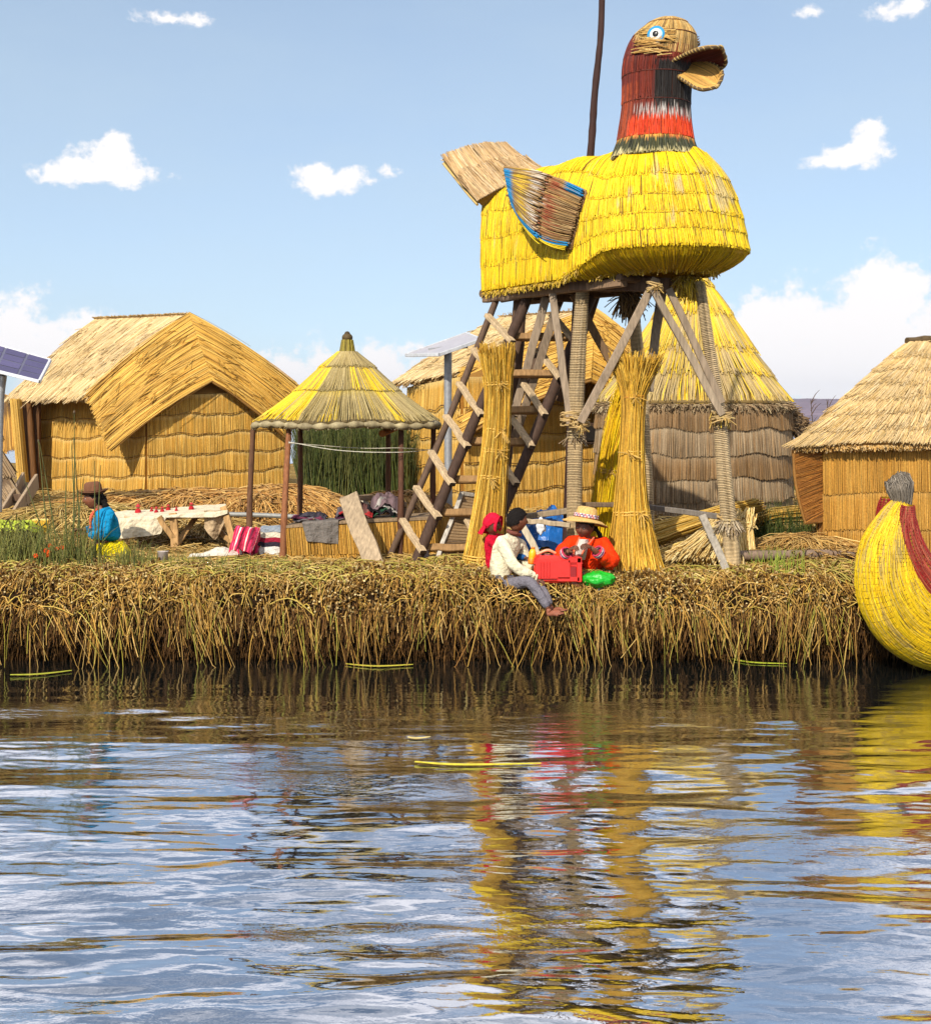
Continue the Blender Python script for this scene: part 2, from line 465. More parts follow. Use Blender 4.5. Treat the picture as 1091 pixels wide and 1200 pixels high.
    hi = mrange(noise(1.3, 8, 0.58, pl.outputs[0], (1.0, 0.8, 0)), 0.42, 0.61, 0, 0.97, True)
    gate = mrange(sx.outputs[2], math.sin(math.atan(492 / F)), math.sin(math.atan(620 / F)), 0, 1, True)
    back = mrange(sx.outputs[1], -0.3, 0.2, 1, 0, True)
    hi = mth('MULTIPLY', hi, mth('MAXIMUM', gate, mth('MULTIPLY', back, mrange(sx.outputs[2], 0.03, 0.2, 0, 1, True))))
    # clear air: nishita, thinned with a pale veil towards the horizon
    veil = N.new('ShaderNodeMixRGB'); veil.inputs['Color2'].default_value = (3.7, 4.55, 5.05, 1)
    L.new(sky.outputs[0], veil.inputs['Color1'])
    vn = mrange(noise(7, 5, 0.55, st=(0.6, 1.6, 1)), 0.3, 0.7, -0.06, 0.08)
    L.new(mth('ADD', mrange(sx.outputs[2], 0.0, 0.48, 0.76, 0.26), vn, clamp=True), veil.inputs['Fac'])
    shade = noise(22, 6, 0.6, st=(1, 1.8, 1))
    ccol = N.new('ShaderNodeMixRGB'); ccol.inputs['Color1'].default_value = (5.7, 5.65, 5.95, 1); ccol.inputs['Color2'].default_value = (6.6, 6.4, 6.35, 1)
    L.new(mrange(mth('ADD', mth('MULTIPLY', m, 0.35), shade), 0.10, 0.50, 0, 1, True), ccol.inputs['Fac'])
    mix = N.new('ShaderNodeMixRGB'); L.new(low, mix.inputs['Fac']); L.new(veil.outputs[0], mix.inputs['Color1']); L.new(ccol.outputs[0], mix.inputs['Color2'])
    mi2 = N.new('ShaderNodeMixRGB'); L.new(hi, mi2.inputs['Fac']); L.new(mix.outputs[0], mi2.inputs['Color1']); mi2.inputs['Color2'].default_value = (9.6, 9.2, 9.2, 1)
    L.new(mi2.outputs[0], bg.inputs['Color'])
    w.cycles.sampling_method = 'MANUAL'; w.cycles.sample_map_resolution = 1024
make_world()

# ================================================================== water
def make_water():
    xs = np.concatenate([-np.geomspace(6000, 5.6, 34), np.arange(-5.5, 5.5, 0.024), np.geomspace(5.6, 6000, 34)])
    ys = np.concatenate([-np.geomspace(190, 0.5, 20), np.linspace(0, 4.2, 30), np.arange(4.3, 14.4, 0.0155), np.geomspace(14.5, 6000, 34)])
    X, Y = np.meshgrid(xs, ys); Z = np.zeros_like(X)
    # slow gusts: patches where the ripples are stronger
    gust = np.clip(0.75 + 0.55 * wob(X * 0.8, Y * 1.1, 1.1, 3), 0.25, 1.5)
    shore = np.clip((14.6 - Y) / 7.5, 0.10, 1.0) ** .9            # sheltered near the bank
    fade = np.clip((40 - np.abs(X)) / 30, 0, 1) * np.clip((40 - np.abs(Y)) / 30, 0, 1)
    wr = np.random.default_rng(4)
    for k in range(116):
        lam = 0.085 * (28 ** wr.uniform(0, 1) ** 1.1); th = wr.normal(0, 0.27) + (PI if wr.random() < .3 else 0)
        kx, ky = 2 * PI / lam * math.sin(th), 2 * PI / lam * math.cos(th)
        slope = 0.0185 if lam < 0.4 else (0.0085 if lam < 0.8 else 0.0125)
        amp = slope * lam / (2 * PI)
        env = gust if lam < 0.6 else 0.8
        if lam < 0.3: env = np.clip(0.25 + 1.1 * wob(X * 1.3 + k, Y * 1.6, 1.2, k % 7, 2), 0, 1.6)
        ph = wr.uniform(0, 6.28)
        Z += amp * env * np.sin(kx * X + ky * Y + ph + 0.9 * wob(X * 0.5, Y * 0.5, 1.0, k % 8, 2))
    Z *= shore * fade
    m = bpy.data.materials.new('lake_water'); m.use_nodes = True
    nt = m.node_tree; N = nt.nodes; L = nt.links; b = N['Principled BSDF']
    N.remove(b); out = N['Material Output']
    df = N.new('ShaderNodeBsdfDiffuse'); df.inputs['Color'].default_value = (0.014, 0.016, 0.014, 1)
    gl = N.new('ShaderNodeBsdfGlossy'); gl.inputs['Color'].default_value = (0.85, 0.89, 0.97, 1); gl.inputs['Roughness'].default_value = 0.04
    fr = N.new('ShaderNodeFresnel'); fr.inputs['IOR'].default_value = 1.33
    fm = N.new('ShaderNodeMapRange'); fm.inputs[3].default_value = 0.64; fm.inputs[4].default_value = 1.0; L.new(fr.outputs[0], fm.inputs[0])
    mx = N.new('ShaderNodeMixShader'); L.new(fm.outputs[0], mx.inputs[0]); L.new(df.outputs[0], mx.inputs[1]); L.new(gl.outputs[0], mx.inputs[2]); L.new(mx.outputs[0], out.inputs['Surface'])
    tc = N.new('ShaderNodeTexCoord')
    mp = N.new('ShaderNodeMapping'); mp.inputs['Scale'].default_value = (0.55, 1.0, 1); L.new(tc.outputs['Object'], mp.inputs[0])
    n1 = N.new('ShaderNodeTexNoise'); n1.inputs['Scale'].default_value = 22; n1.inputs['Detail'].default_value = 3; L.new(mp.outputs[0], n1.inputs['Vector'])
    n2 = N.new('ShaderNodeTexNoise'); n2.inputs['Scale'].default_value = 0.7; n2.inputs['Detail'].default_value = 3; L.new(mp.outputs[0], n2.inputs['Vector'])
    mr = N.new('ShaderNodeMapRange'); mr.inputs[1].default_value = 0.5; mr.inputs[2].default_value = 0.68; mr.inputs[3].default_value = 0.09; mr.inputs[4].default_value = 0.40
    L.new(n2.outputs['Fac'], mr.inputs[0])
    bp = N.new('ShaderNodeBump'); bp.inputs['Distance'].default_value = 0.012; L.new(mr.outputs[0], bp.inputs['Strength']); L.new(n1.outputs['Fac'], bp.inputs['Height'])
    L.new(bp.outputs[0], gl.inputs['Normal']); L.new(bp.outputs[0], fr.inputs['Normal'])
    mb = MB(); grid(mb, np.stack([X, Y, Z], -1)[:, :, :], (.02, .02, .015))
    mb.build('water', m, origin=(0, 0, 0), kind='structure')
make_water()

# ================================================================== far hills
def make_hills():
    mb = MB(); az = np.linspace(-1.2, 1.2, 500)
    D = 3200.0
    hh = 30 + 26 * np.clip(wob(az * 3, az * 0, 1.3, 2), -1, 1) + 22 * np.exp(-((az - 0.21) / 0.10) ** 2) + 5 * wob(az * 30, az * 0, 1.3, 5)
    rows = []
    for k, (dd, f) in enumerate([(0, -.02), (150, .25), (420, .6), (700, .86), (1000, 1.0), (1500, .7), (2200, -.02)]):
        r = D + dd + 60 * wob(az * 9, az * 0 + k, 1, k)
        rows.append(np.stack([r * np.sin(az), r * np.cos(az), np.maximum(hh, 8) * f * (1 + dd / D) * (1 + .06 * wob(az * 40, az * 0 + k, 1, k + 1)) - 1], -1))
    G = np.array(rows)
    col = C(112, 94, 104) * (1 + 0.25 * wob(G[..., 0] * .01, G[..., 1] * .01, 1, 6))[..., None]
    grid(mb, G[::-1], col)
    mb.build('hills', mat('hill_scrub', 0.95, 0.05, 0.02, 0.4), origin=(0, 0, 0), kind='structure')
make_hills()

# ================================================================== the floating reed island
BANK = np.array([(14.85, -0.6), (14.6, -0.1), (14.30, 0.06), (14.17, 0.2), (14.0, 0.36), (13.88, 0.50), (13.84, 0.62), (13.90, 0.74), (14.04, 0.83), (14.28, 0.885), (14.7, 0.9)])
BT = np.linspace(0, 1, len(BANK))
def bank(s, x):
    s = np.asarray(s, float); x = np.asarray(x, float)
    y = np.interp(s, BT, BANK[:, 0]); z = np.interp(s, BT, BANK[:, 1])
    k = np.clip((z + 0.1) / 0.9, 0, 1)
    y = y + (0.10 * wob(x * 1.1, z * 2, 1.3, 1) + .05 * wob(x * 3.7, z * 5, 1.0, 7)) * (0.4 + k) * np.clip((1.05 - s) * 4, 0, 1)
    z = z + 0.045 * wob(x * 1.9, y * 1.2, 1.3, 4) * k
    return np.stack([x, y, z], -1)
def ground_z(x, y):
    x = np.asarray(x, float); y = np.asarray(y, float)
    return GZ + 0.045 * wob(x * 1.9, y * 1.2, 1.3, 4) + 0.02 * wob(x * 4, y * 4, 1.0, 6)

def make_island():
    mb = MB()
    xs = np.concatenate([np.linspace(-24, -6.3, 30), np.arange(-6.2, 6.2, 0.05), np.linspace(6.3, 24, 30)])
    s = np.linspace(0, 1, 44)
    X, S_ = np.meshgrid(xs, s)
    G = bank(S_, X); G = G + rng.normal(size=G.shape) * 0.006
    back = []
    for y in np.concatenate([np.arange(14.9, 24, 0.25), np.linspace(24.5, 48, 30)]):
        back.append(np.stack([xs, np.full_like(xs, y), ground_z(xs, y)], -1))
    back.append(np.stack([xs, np.full_like(xs, 49.0), np.full_like(xs, -0.5)], -1))
    A = np.concatenate([G, np.array(back)])
    z = A[..., 2:3]
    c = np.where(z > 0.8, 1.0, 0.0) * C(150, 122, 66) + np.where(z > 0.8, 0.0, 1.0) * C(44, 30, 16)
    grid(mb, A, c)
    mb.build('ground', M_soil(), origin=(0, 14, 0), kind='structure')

    # stubs: cut reed ends packed along the upper face
    mb = MB(); n = 19000
    x = R(-6.6, 6.6, n); s = rng.beta(2.2, 1.5, n) * 0.62 + 0.36
    p = bank(s, x)
    e = 1e-2
    nrm = nz(np.cross(bank(s + e, x) - bank(s - e, x), np.array([1.0, 0, 0])))
    nrm = nrm * np.sign(-nrm[:, 1:2] + 1e-6 + nrm[:, 2:3])
    d = nz(nrm * 0.9 + np.array([0, -.25, -.12]) + rng.normal(size=(n, 3)) * 0.42)
    L_ = R(0.03, 0.11, n)
    t = np.linspace(0, 1, 3)
    pts = (p - d * 0.02)[:, None, :] + d[:, None, :] * (L_[:, None] * t)[:, :, None]
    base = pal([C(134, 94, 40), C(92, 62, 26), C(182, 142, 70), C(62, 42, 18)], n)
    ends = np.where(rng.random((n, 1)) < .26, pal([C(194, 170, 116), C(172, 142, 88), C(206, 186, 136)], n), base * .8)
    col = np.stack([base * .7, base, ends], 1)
    keep = (wob(x * 1.6, s * 6, 1.2, 5, 3) + .5 * rng.normal(size=n)) > -.45
    pts, col = pts[keep], col[keep]
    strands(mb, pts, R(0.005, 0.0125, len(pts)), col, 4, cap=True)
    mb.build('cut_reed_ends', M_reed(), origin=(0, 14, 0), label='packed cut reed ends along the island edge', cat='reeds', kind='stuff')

    # hanging straw over the face
    mb = MB(); n = 3700
    clump = np.sort(R(-6.4, 6.4, 84)); cid = rng.integers(0, 84, n); clean = rng.normal(size=84) * .22; cln = R(.55, 1.35, 84)
    inc = rng.random(n) < .78
    x = np.where(inc, clump[cid] + rng.normal(size=n) * 0.10, R(-6.5, 6.5, n))
    s = R(0.42, 0.97, n); p = bank(s, x)
    ln = np.where(rng.random(n) < .74, R(0.08, 0.27, n), R(0.25, 0.78, n))
    out = R(0.02, 0.10, n); ln = ln * np.where(inc, cln[cid], 1); side = np.where(inc, clean[cid] + rng.normal(size=n) * .13, rng.normal(size=n) * .45)
    t = np.linspace(0, 1, 6)[None, :]
    pts = np.stack([p[:, 0:1] + side[:, None] * ln[:, None] * t + 0.02 * rng.normal(size=(n, 1)) * np.sin(t * 3),
                    p[:, 1:2] - 0.01 - out[:, None] * np.sin(np.clip(t * 1.6, 0, 1.57)) - np.maximum(0, p[:, 1:2] - 13.9) * t,
                    p[:, 2:3] + 0.015 - ln[:, None] * t ** 1.35 + 0.03 * np.sin(t * PI) * rng.random((n, 1))], -1)
    pts[..., 2] = np.maximum(pts[..., 2], -0.05)
    gy = rng.random((n, 1)) < np.where(ln[:, None] > .3, .30, .06)
    col = np.where(gy, pal([C(188, 172, 66), C(156, 148, 56), C(206, 188, 96), C(140, 140, 60)], n), pal([C(206, 160, 76), C(172, 122, 50), C(232, 198, 126), C(136, 92, 40), C(212, 168, 76)], n))
    strands(mb, pts, (R(0.0028, 0.0062, n) * np.where(rng.random(n) < .12, 1.7, 1))[:, None] * np.linspace(1, .55, 6), col, 3)
    mb.build('hanging_straw', M_reed(), origin=(0, 14, 0), label='straw and yellowing reeds hanging over the island edge', cat='straw', kind='stuff')

    # matted straw lying over the face at all angles
    mb = MB(); n = 3600
    n = 1700; x = R(-6.5, 6.5, n); s = np.clip(.74 + .16 * rng.normal(size=n), .4, .98); m = wob(x * 1.4, s * 4, 1.0, 8, 3) + .4 * rng.normal(size=n) > -.1
    x, s = x[m], s[m]; n = len(x); an = R(-PI, PI, n); ln = R(.12, .5, n); t = np.linspace(-.5, .5, 6)[None]
    xx = x[:, None] + np.cos(an)[:, None] * ln[:, None] * t; ss = np.clip(s[:, None] + np.sin(an)[:, None] * ln[:, None] * t * .55 - .12 * np.abs(t), .2, 1)
    p = bank(ss, xx) + np.array([0, -.03, .02]) * R(.4, 2.2, n)[:, None, None]
    p[..., 2] -= .10 * ln[:, None] * (2 * t) ** 2
    strands(mb, p, R(.003, .0075, n), pal([C(206, 162, 80), C(170, 122, 52), C(222, 188, 116), C(136, 94, 42), C(196, 176, 66)], n, .16), 3)
    mb.build('matted_straw', M_reed(), origin=(0, 14, 0), label='matted straw drooping across the island face', cat='straw', kind='stuff')

    # brown root fringe in the dark lower face
    mb = MB(); n = 8000
    x = R(-6.5, 6.5, n); s = R(0.14, 0.62, n); p = bank(s, x)
    ln = R(0.06, 0.26, n)
    t = np.linspace(0, 1, 4)[None, :]
    pts = np.stack([p[:, 0:1] + 0.25 * rng.normal(size=(n, 1)) * ln[:, None] * t, p[:, 1:2] - R(0.01, 0.06, n)[:, None] * np.sin(t * 2), p[:, 2:3] - ln[:, None] * t], -1)
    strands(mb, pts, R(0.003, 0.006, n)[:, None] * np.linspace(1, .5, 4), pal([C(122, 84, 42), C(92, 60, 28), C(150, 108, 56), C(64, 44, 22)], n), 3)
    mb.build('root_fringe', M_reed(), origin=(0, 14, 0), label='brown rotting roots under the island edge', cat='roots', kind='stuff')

    # coarser litter further in
    mb = MB(); n = 7000; y = R(16.5, 29, n); x = R(-.42, .42, n) * y; th = R(0, PI, n); ln = R(.15, .6, n); t = np.linspace(-.5, .5, 4)[None]
    px = x[:, None] + np.cos(th)[:, None] * ln[:, None] * t; py = y[:, None] + np.sin(th)[:, None] * ln[:, None] * t
    strands(mb, np.stack([px, py, ground_z(px, py) + .02 + R(0, .08, n)[:, None] * (1 - 3 * t ** 2) + R(-.1, .15, n)[:, None] * t], -1), R(.005, .011, n), pal(STRAW, n), 3)
    mb.build('coarse_litter', M_reed(), origin=(0, 20, 0), label='coarse straw litter between the reed houses', cat='straw', kind='stuff')

    # loose litter on top, greener at the rim
    mb = MB(); n = 13000
    x = R(-6.8, 6.8, n); y = 14.0 + 14 * rng.beta(0.7, 2.6, n)
    x = x * np.maximum(1, y / 15.5)
    th = R(0, PI, n); ln = R(0.08, 0.42, n)
    t = np.linspace(-.5, .5, 4)[None, :]
    px = x[:, None] + np.cos(th)[:, None] * ln[:, None] * t; py = y[:, None] + np.sin(th)[:, None] * ln[:, None] * t
    gz = np.where(py < 14.7, bank(np.clip(np.interp(py, BANK[7:, 0], BT[7:]), 0, 1), px)[..., 2], ground_z(px, py))
    pz = gz + 0.012 + R(0, 0.05, n)[:, None] * (1 - 3 * t ** 2) + R(-0.06, 0.09, n)[:, None] * t
    near = (y < 14.9)[:, None] & (rng.random((n, 1)) < .5)
    col = np.where(near, pal([C(192, 174, 76), C(164, 152, 62), C(208, 190, 104), C(126, 122, 54)], n), pal(STRAW, n))
    strands(mb, np.stack([px, py, pz], -1), R(0.0035, 0.0078, n), col, 3)
    mb.build('straw_litter', M_reed(), origin=(0, 15, 0), label='loose straw litter covering the reed island', cat='straw', kind='stuff')
make_island()

# floating blades on the water
def floating(pts, w, col, label):
    mb = MB(); p = smooth_path(pts, 14)
    d = nz(np.gradient(p, axis=0)); s = nz(np.cross(d, [0, 0, 1]))
    ww = w * np.sin(np.linspace(.15, PI - .05, 14)) ** .6
    G = np.stack([p - s * ww[:, None], p + np.array([0, 0, .004]), p + s * ww[:, None]], 1)
    sheet(mb, G, 0.004, col)
    mb.build('floating_reed', M_green(), label=label, cat='reed', group='reed blades floating on the water')
W = lambda px, py: P(px, py, F * (H - 0.012) / (py - HOR))
floating([W(12, 791), W(45, 790), W(84, 786)], 0.030, C(170, 170, 60), 'short green reed blade floating at the far left under the bank')
floating([W(405, 778), W(440, 780.5), W(484, 779)], 0.028, C(196, 184, 70), 'yellow reed blade floating under the bank left of the seated boy')
floating([W(845, 770), W(880, 776), W(922, 778)], 0.026, C(180, 190, 60), 'bright green reed blade touching the water near the boat prow')
floating([W(486, 893), W(540, 896), W(634, 895)], 0.022, C(210, 196, 60), 'long yellow reed blade floating in open water')
floating([W(478, 864), W(488, 865), W(504, 864)], 0.022, C(206, 186, 120), 'small pale reed scrap floating in open water')
# ================================================================== reed houses
def straw_col(cols, jit=.14, head=None, amt=.5, top=0.16):
    def f(u, v, t, i):
        n = u.shape[0]
        c = np.repeat(pal(cols, n, jit)[:, None, :], u.shape[1], 1)
        if head is not None:
            k = np.clip(1 - t / top, 0, 1)[..., None] * amt
            c = c * (1 - k) + np.asarray(head) * k
        return c
    return f

def hem(mb, S, sgn, v, us, col, wave=None, i=1, r=0.012, off=0.035):
    u = np.linspace(us[0], us[1], 50); vv = v + (wave(u, i) if wave else 0)
    p = S(u, vv) + surf_n(S, u, vv, sgn) * off
    strands(mb, p[None], np.full((1, 50), r) * rng.uniform(.8, 1.2, (1, 50)), col, 4)

def fringe(mb, path, n, ln, r, cols, dirs, spread=.35):
    """ragged reed ends along a path"""
    path = np.asarray(path); k = rng.uniform(0, len(path) - 1.001, n); i = k.astype(int); f = (k - i)[:, None]
    p = path[i] * (1 - f) + path[i + 1] * f
    d = nz(np.asarray(dirs, float) + rng.normal(size=(n, 3)) * spread)
    L_ = rng.uniform(.5, 1.3, n) * ln; t = np.linspace(-.4, 1, 4)
    pts = p[:, None, :] + d[:, None, :] * (L_[:, None] * t)[:, :, None]
    pts[..., 2] -= 0.15 * (L_[:, None] * np.maximum(t, 0) ** 2)
    strands(mb, pts, rng.uniform(.7, 1.3, n) * r, pal(cols, n), 3)

def gable_hut(label, A, B, Cc, hw, rn, rf, en, ef, cr, hl, hrt, hrb, ren, ref_, tiers=5, wallc=GOLD, roofc=PALE, hoodc=GOLD, group='reed houses'):
    A, B, Cc = map(np.asarray, (A, B, Cc)); D = B + Cc - A; up = np.array([0, 0, hw])
    t = thing('reed_house', label, 'reed house', (A + D) / 2 * [1, 1, 0] + [0, 0, min(A[2], B[2], Cc[2])], group)
    mb = MB()
    wv = lambda u, i: 0.012 * np.sin(u * 13 + i * 1.1) + 0.008 * np.sin(u * 31 + i * 2)
    vl = np.linspace(0, 1, tiers + 1)
    for (p, q, sg) in ((A, B, 1), (Cc, A, 1), (B, D, 1), (D, Cc, 1)):
        S = quadS(p + up, q + up, q, p)
        L_ = np.linalg.norm(q - p)
        sg = 1
        m = surf_n(S, np.array([.5]), np.array([.5]), 1)[0]
        if m @ ((p + q) / 2 - (A + D) / 2) < 0: sg = -1
        backing(mb, S, 2, 2, C(150, 104, 40), th=0.06)
        thatch(mb, S, sg, vl, int(L_ / 0.0075), 0.0085, straw_col(wallc, .10, C(236, 208, 142), .6), lift=0.024, over=.004, jit=.003, wave=wv, K=5, hook=1.1, base=.035)
        for k in range(1, tiers):
            hem(mb, S, sg, vl[k] - .008, (0, 1), C(128, 94, 48), wv, k, r=.008, off=.068)
        hem(mb, S, sg, 1.0, (0, 1), C(224, 200, 156), lambda u, i: .012 * np.sin(u * 13 + 5), 1, r=.03, off=.06)
    # gable triangles
    for (p, q, top) in ((A, B, rn), (Cc, D, rf)):
        mid = (p + q) / 2; apex = np.array([mid[0], mid[1], top[2] - .12])
        apex = np.asarray(top) - [0, 0, .2]; g = np.array([[p + up, p + up], [apex, q + up]])
        sheet(mb, g, .05, C(150, 108, 46))
    mb.build('wall', M_reed(), t)
    # main slopes
    mb = MB()
    for (a, b, c, d) in ((rf, rn, en, ef), (rf, rn, ren, ref_)):
        S = quadS(a, b, c, d, .05, (0, 0, 1))
        m = surf_n(S, np.array([.5]), np.array([.5]), 1)[0]; sg = 1 if m[2] > 0 else -1
        L_ = np.linalg.norm(np.asarray(a) - b)
        backing(mb, S, 2, 8, C(120, 88, 44), th=.07)
        thatch(mb, S, sg, [0, .30, .62, 1.0], int(L_ / .008) + 120, .010, straw_col(roofc, .14), lift=.022, over=.10, jit=.09, spread=.02, K=5, base=.04)
        edge = [S(np.array(k), np.array(1.0)) for k in np.linspace(0, 1, 12)]
        q = S(R(.03, .97, 70), R(.05, .95, 70)); dn = surf_n(S, np.array([.5]), np.array([.5]), 1)[0] * sg
        for k_ in range(70):
            fringe(mb, [q[k_] + dn * .07, q[k_] + dn * .08], 2, R(.12, .3), .007, roofc, nz(np.asarray(d) - a + rng.normal(size=3) * .5) + dn * .25, .2)
        fringe(mb, edge, 500, .10, .009, roofc + GOLDD[:2], nz(np.asarray(d) - a) + [0, 0, -.3], .28)
    mb.build('roof', M_reed(), t)
    mb = MB()
    tube(mb, [rf, (rf + rn) / 2 + [0, 0, .03], rn], .05, C(120, 92, 52), 8, n=14, knob=.15)
    fringe(mb, [rf, rn], 260, .12, .008, GREY + GOLDD, [.1, -.2, .35], .5)
    mb.build('ridge_roll', M_reed(), t)
    # hood mats
    for (top, bot) in ((en, hl), (hrt, hrb)):
        mb = MB(); rn2 = rn + np.array([0, -.06, .06])
        def S(u, v, a=rn2, b=cr, c=np.asarray(top) + [0, -.05, .03], d=np.asarray(bot)):
            u = np.asarray(u, float)[..., None]; v = np.asarray(v, float)[..., None]
            e = (a * (1 - u) + b * u) * (1 - v) + (c * (1 - u) + d * u) * v
            return e + np.array([0, -.18, .16]) * (4 * v * (1 - v)) * .5
        m = surf_n(S, np.array([.5]), np.array([.5]), 1)[0]; sg = 1 if m[1] < 0 else -1
        uu, vv = np.meshgrid(np.linspace(0, 1, 8), np.linspace(0, 1, 10)); sheet(mb, S(uu, vv), .07, C(136, 96, 42))
        W_ = np.linalg.norm(np.asarray(top) - bot)
        thatch(mb, S, sg, [0, 1.0], int(W_ / .0075), .0125, straw_col(hoodc, .13), lift=.02, over=.01, jit=.012, spread=.02, K=7, base=.035, ujit=.004)
        thatch(mb, S, sg, [0, .5, 1.0], int(W_ / .06), .006, straw_col([C(150, 108, 50), C(124, 88, 40)], .15), lift=.02, over=0, jit=.05, spread=.04, K=6, base=.045)
        q = S(R(.05, .95, 50), R(.05, .95, 50))
        for k_ in range(50):
            fringe(mb, [q[k_] + [0, -.07, .02], q[k_] + [0, -.08, .02]], 2, R(.12, .3), .007, hoodc, nz(np.asarray(bot) - cr + rng.normal(size=3) * .5) + [0, -.2, .1], .2)
        k = np.linspace(0, 1, 16)
        tube(mb, S(np.full(16, 1.0), k) + [0, -.02, 0], .024, C(140, 102, 50), 6, n=16, knob=.2)
        tube(mb, S(k, np.full(16, 1.0)) + [0, -.02, 0], .02, C(156, 116, 58), 6, n=16, knob=.2)
        mb.build('gable_hood', M_reed(), t)
    return t

# ---- left house
hutA = gable_hut('golden reed house behind the brown-hatted woman, with long gabled roof and wavy tiered walls',
    P(172, 582, 27.9), P(336, 570, 29.25), P(38, 580, 30.0), 1.95,
    P(222, 371, 28.9), P(112, 376, 31.3), P(104, 464, 27.9), P(12, 466, 29.7), P(248, 447, 28.3), P(130, 528, 27.45), P(348, 452, 29.2), P(334, 512, 28.9),
    P(352, 458, 30.2), P(250, 462, 33.0))
mb = MB()
S = quadS(P(22, 468, 29.4), P(47, 466, 29.2), P(47, 572, 29.2), P(26, 566, 29.4))
backing(mb, S, 3, 6, C(92, 62, 36), th=.06)  # dark brown fill in the open doorway, its inner shade put into the colour
tube(mb, PP([(34, 470, 29.1), (40, 566, 29.1)]), .06, C(110, 76, 44), 8, n=8, knob=.1)
mb.build('doorway_fill', M_wood(), hutA)
mb = MB()
pp = PP([(18, 468, 29.0), (23, 520, 29.0), (27, 566, 29.0)])
tube(mb, pp, .08, C(176, 128, 56), 10, n=8)
n = 120; k = R(0, 2 * PI, n); q = smooth_path(pp, 6)[None] + np.stack([np.cos(k), np.sin(k), 0 * k], -1)[:, None, :] * .09
strands(mb, q + rng.normal(size=(n, 1, 3)) * .01, .012, pal(GOLD, n), 3)
mb.build('corner_bundle', M_reed(), hutA)
mb = MB()
S = quadS(P(-40, 455, 32.5), P(14, 464, 29.6), P(20, 524, 29.2), P(-30, 540, 31.5))
backing(mb, S, 3, 3, C(110, 80, 40), th=.06); thatch(mb, S, 1 if surf_n(S, np.array([.5]), np.array([.5]), 1)[0][1] < 0 else -1, [0, 1], 240, .012, straw_col(GOLDD + [C(120, 84, 44)]), K=4)
mb.build('end_mat', M_reed(), hutA)

# ---- middle house behind the tower
hutB = gable_hut('golden reed house with gabled roof behind the stairway and the bird tower',
    P(542, 612, 22.5), P(748, 600, 24.2), P(480, 606, 25.2), 2.28,
    P(697, 367, 24.4), P(588, 374, 26.2), P(543, 436, 23.4), P(466, 448, 25.2), P(692, 446, 22.6), P(541, 514, 22.2), P(772, 440, 24.0), P(760, 500, 23.6),
    P(778, 446, 24.8), P(680, 448, 27.2), tiers=5, roofc=PALE, hoodc=GOLD)
mb = MB(); box(mb, P(694, 508, 22.6), (.30, .2, .34), C(58, 42, 30), bev=.02); box(mb, P(694, 508, 22.52), (.2, .1, .24), C(24, 18, 14), bev=.01)
mb.build('window', M_wood(), hutB)

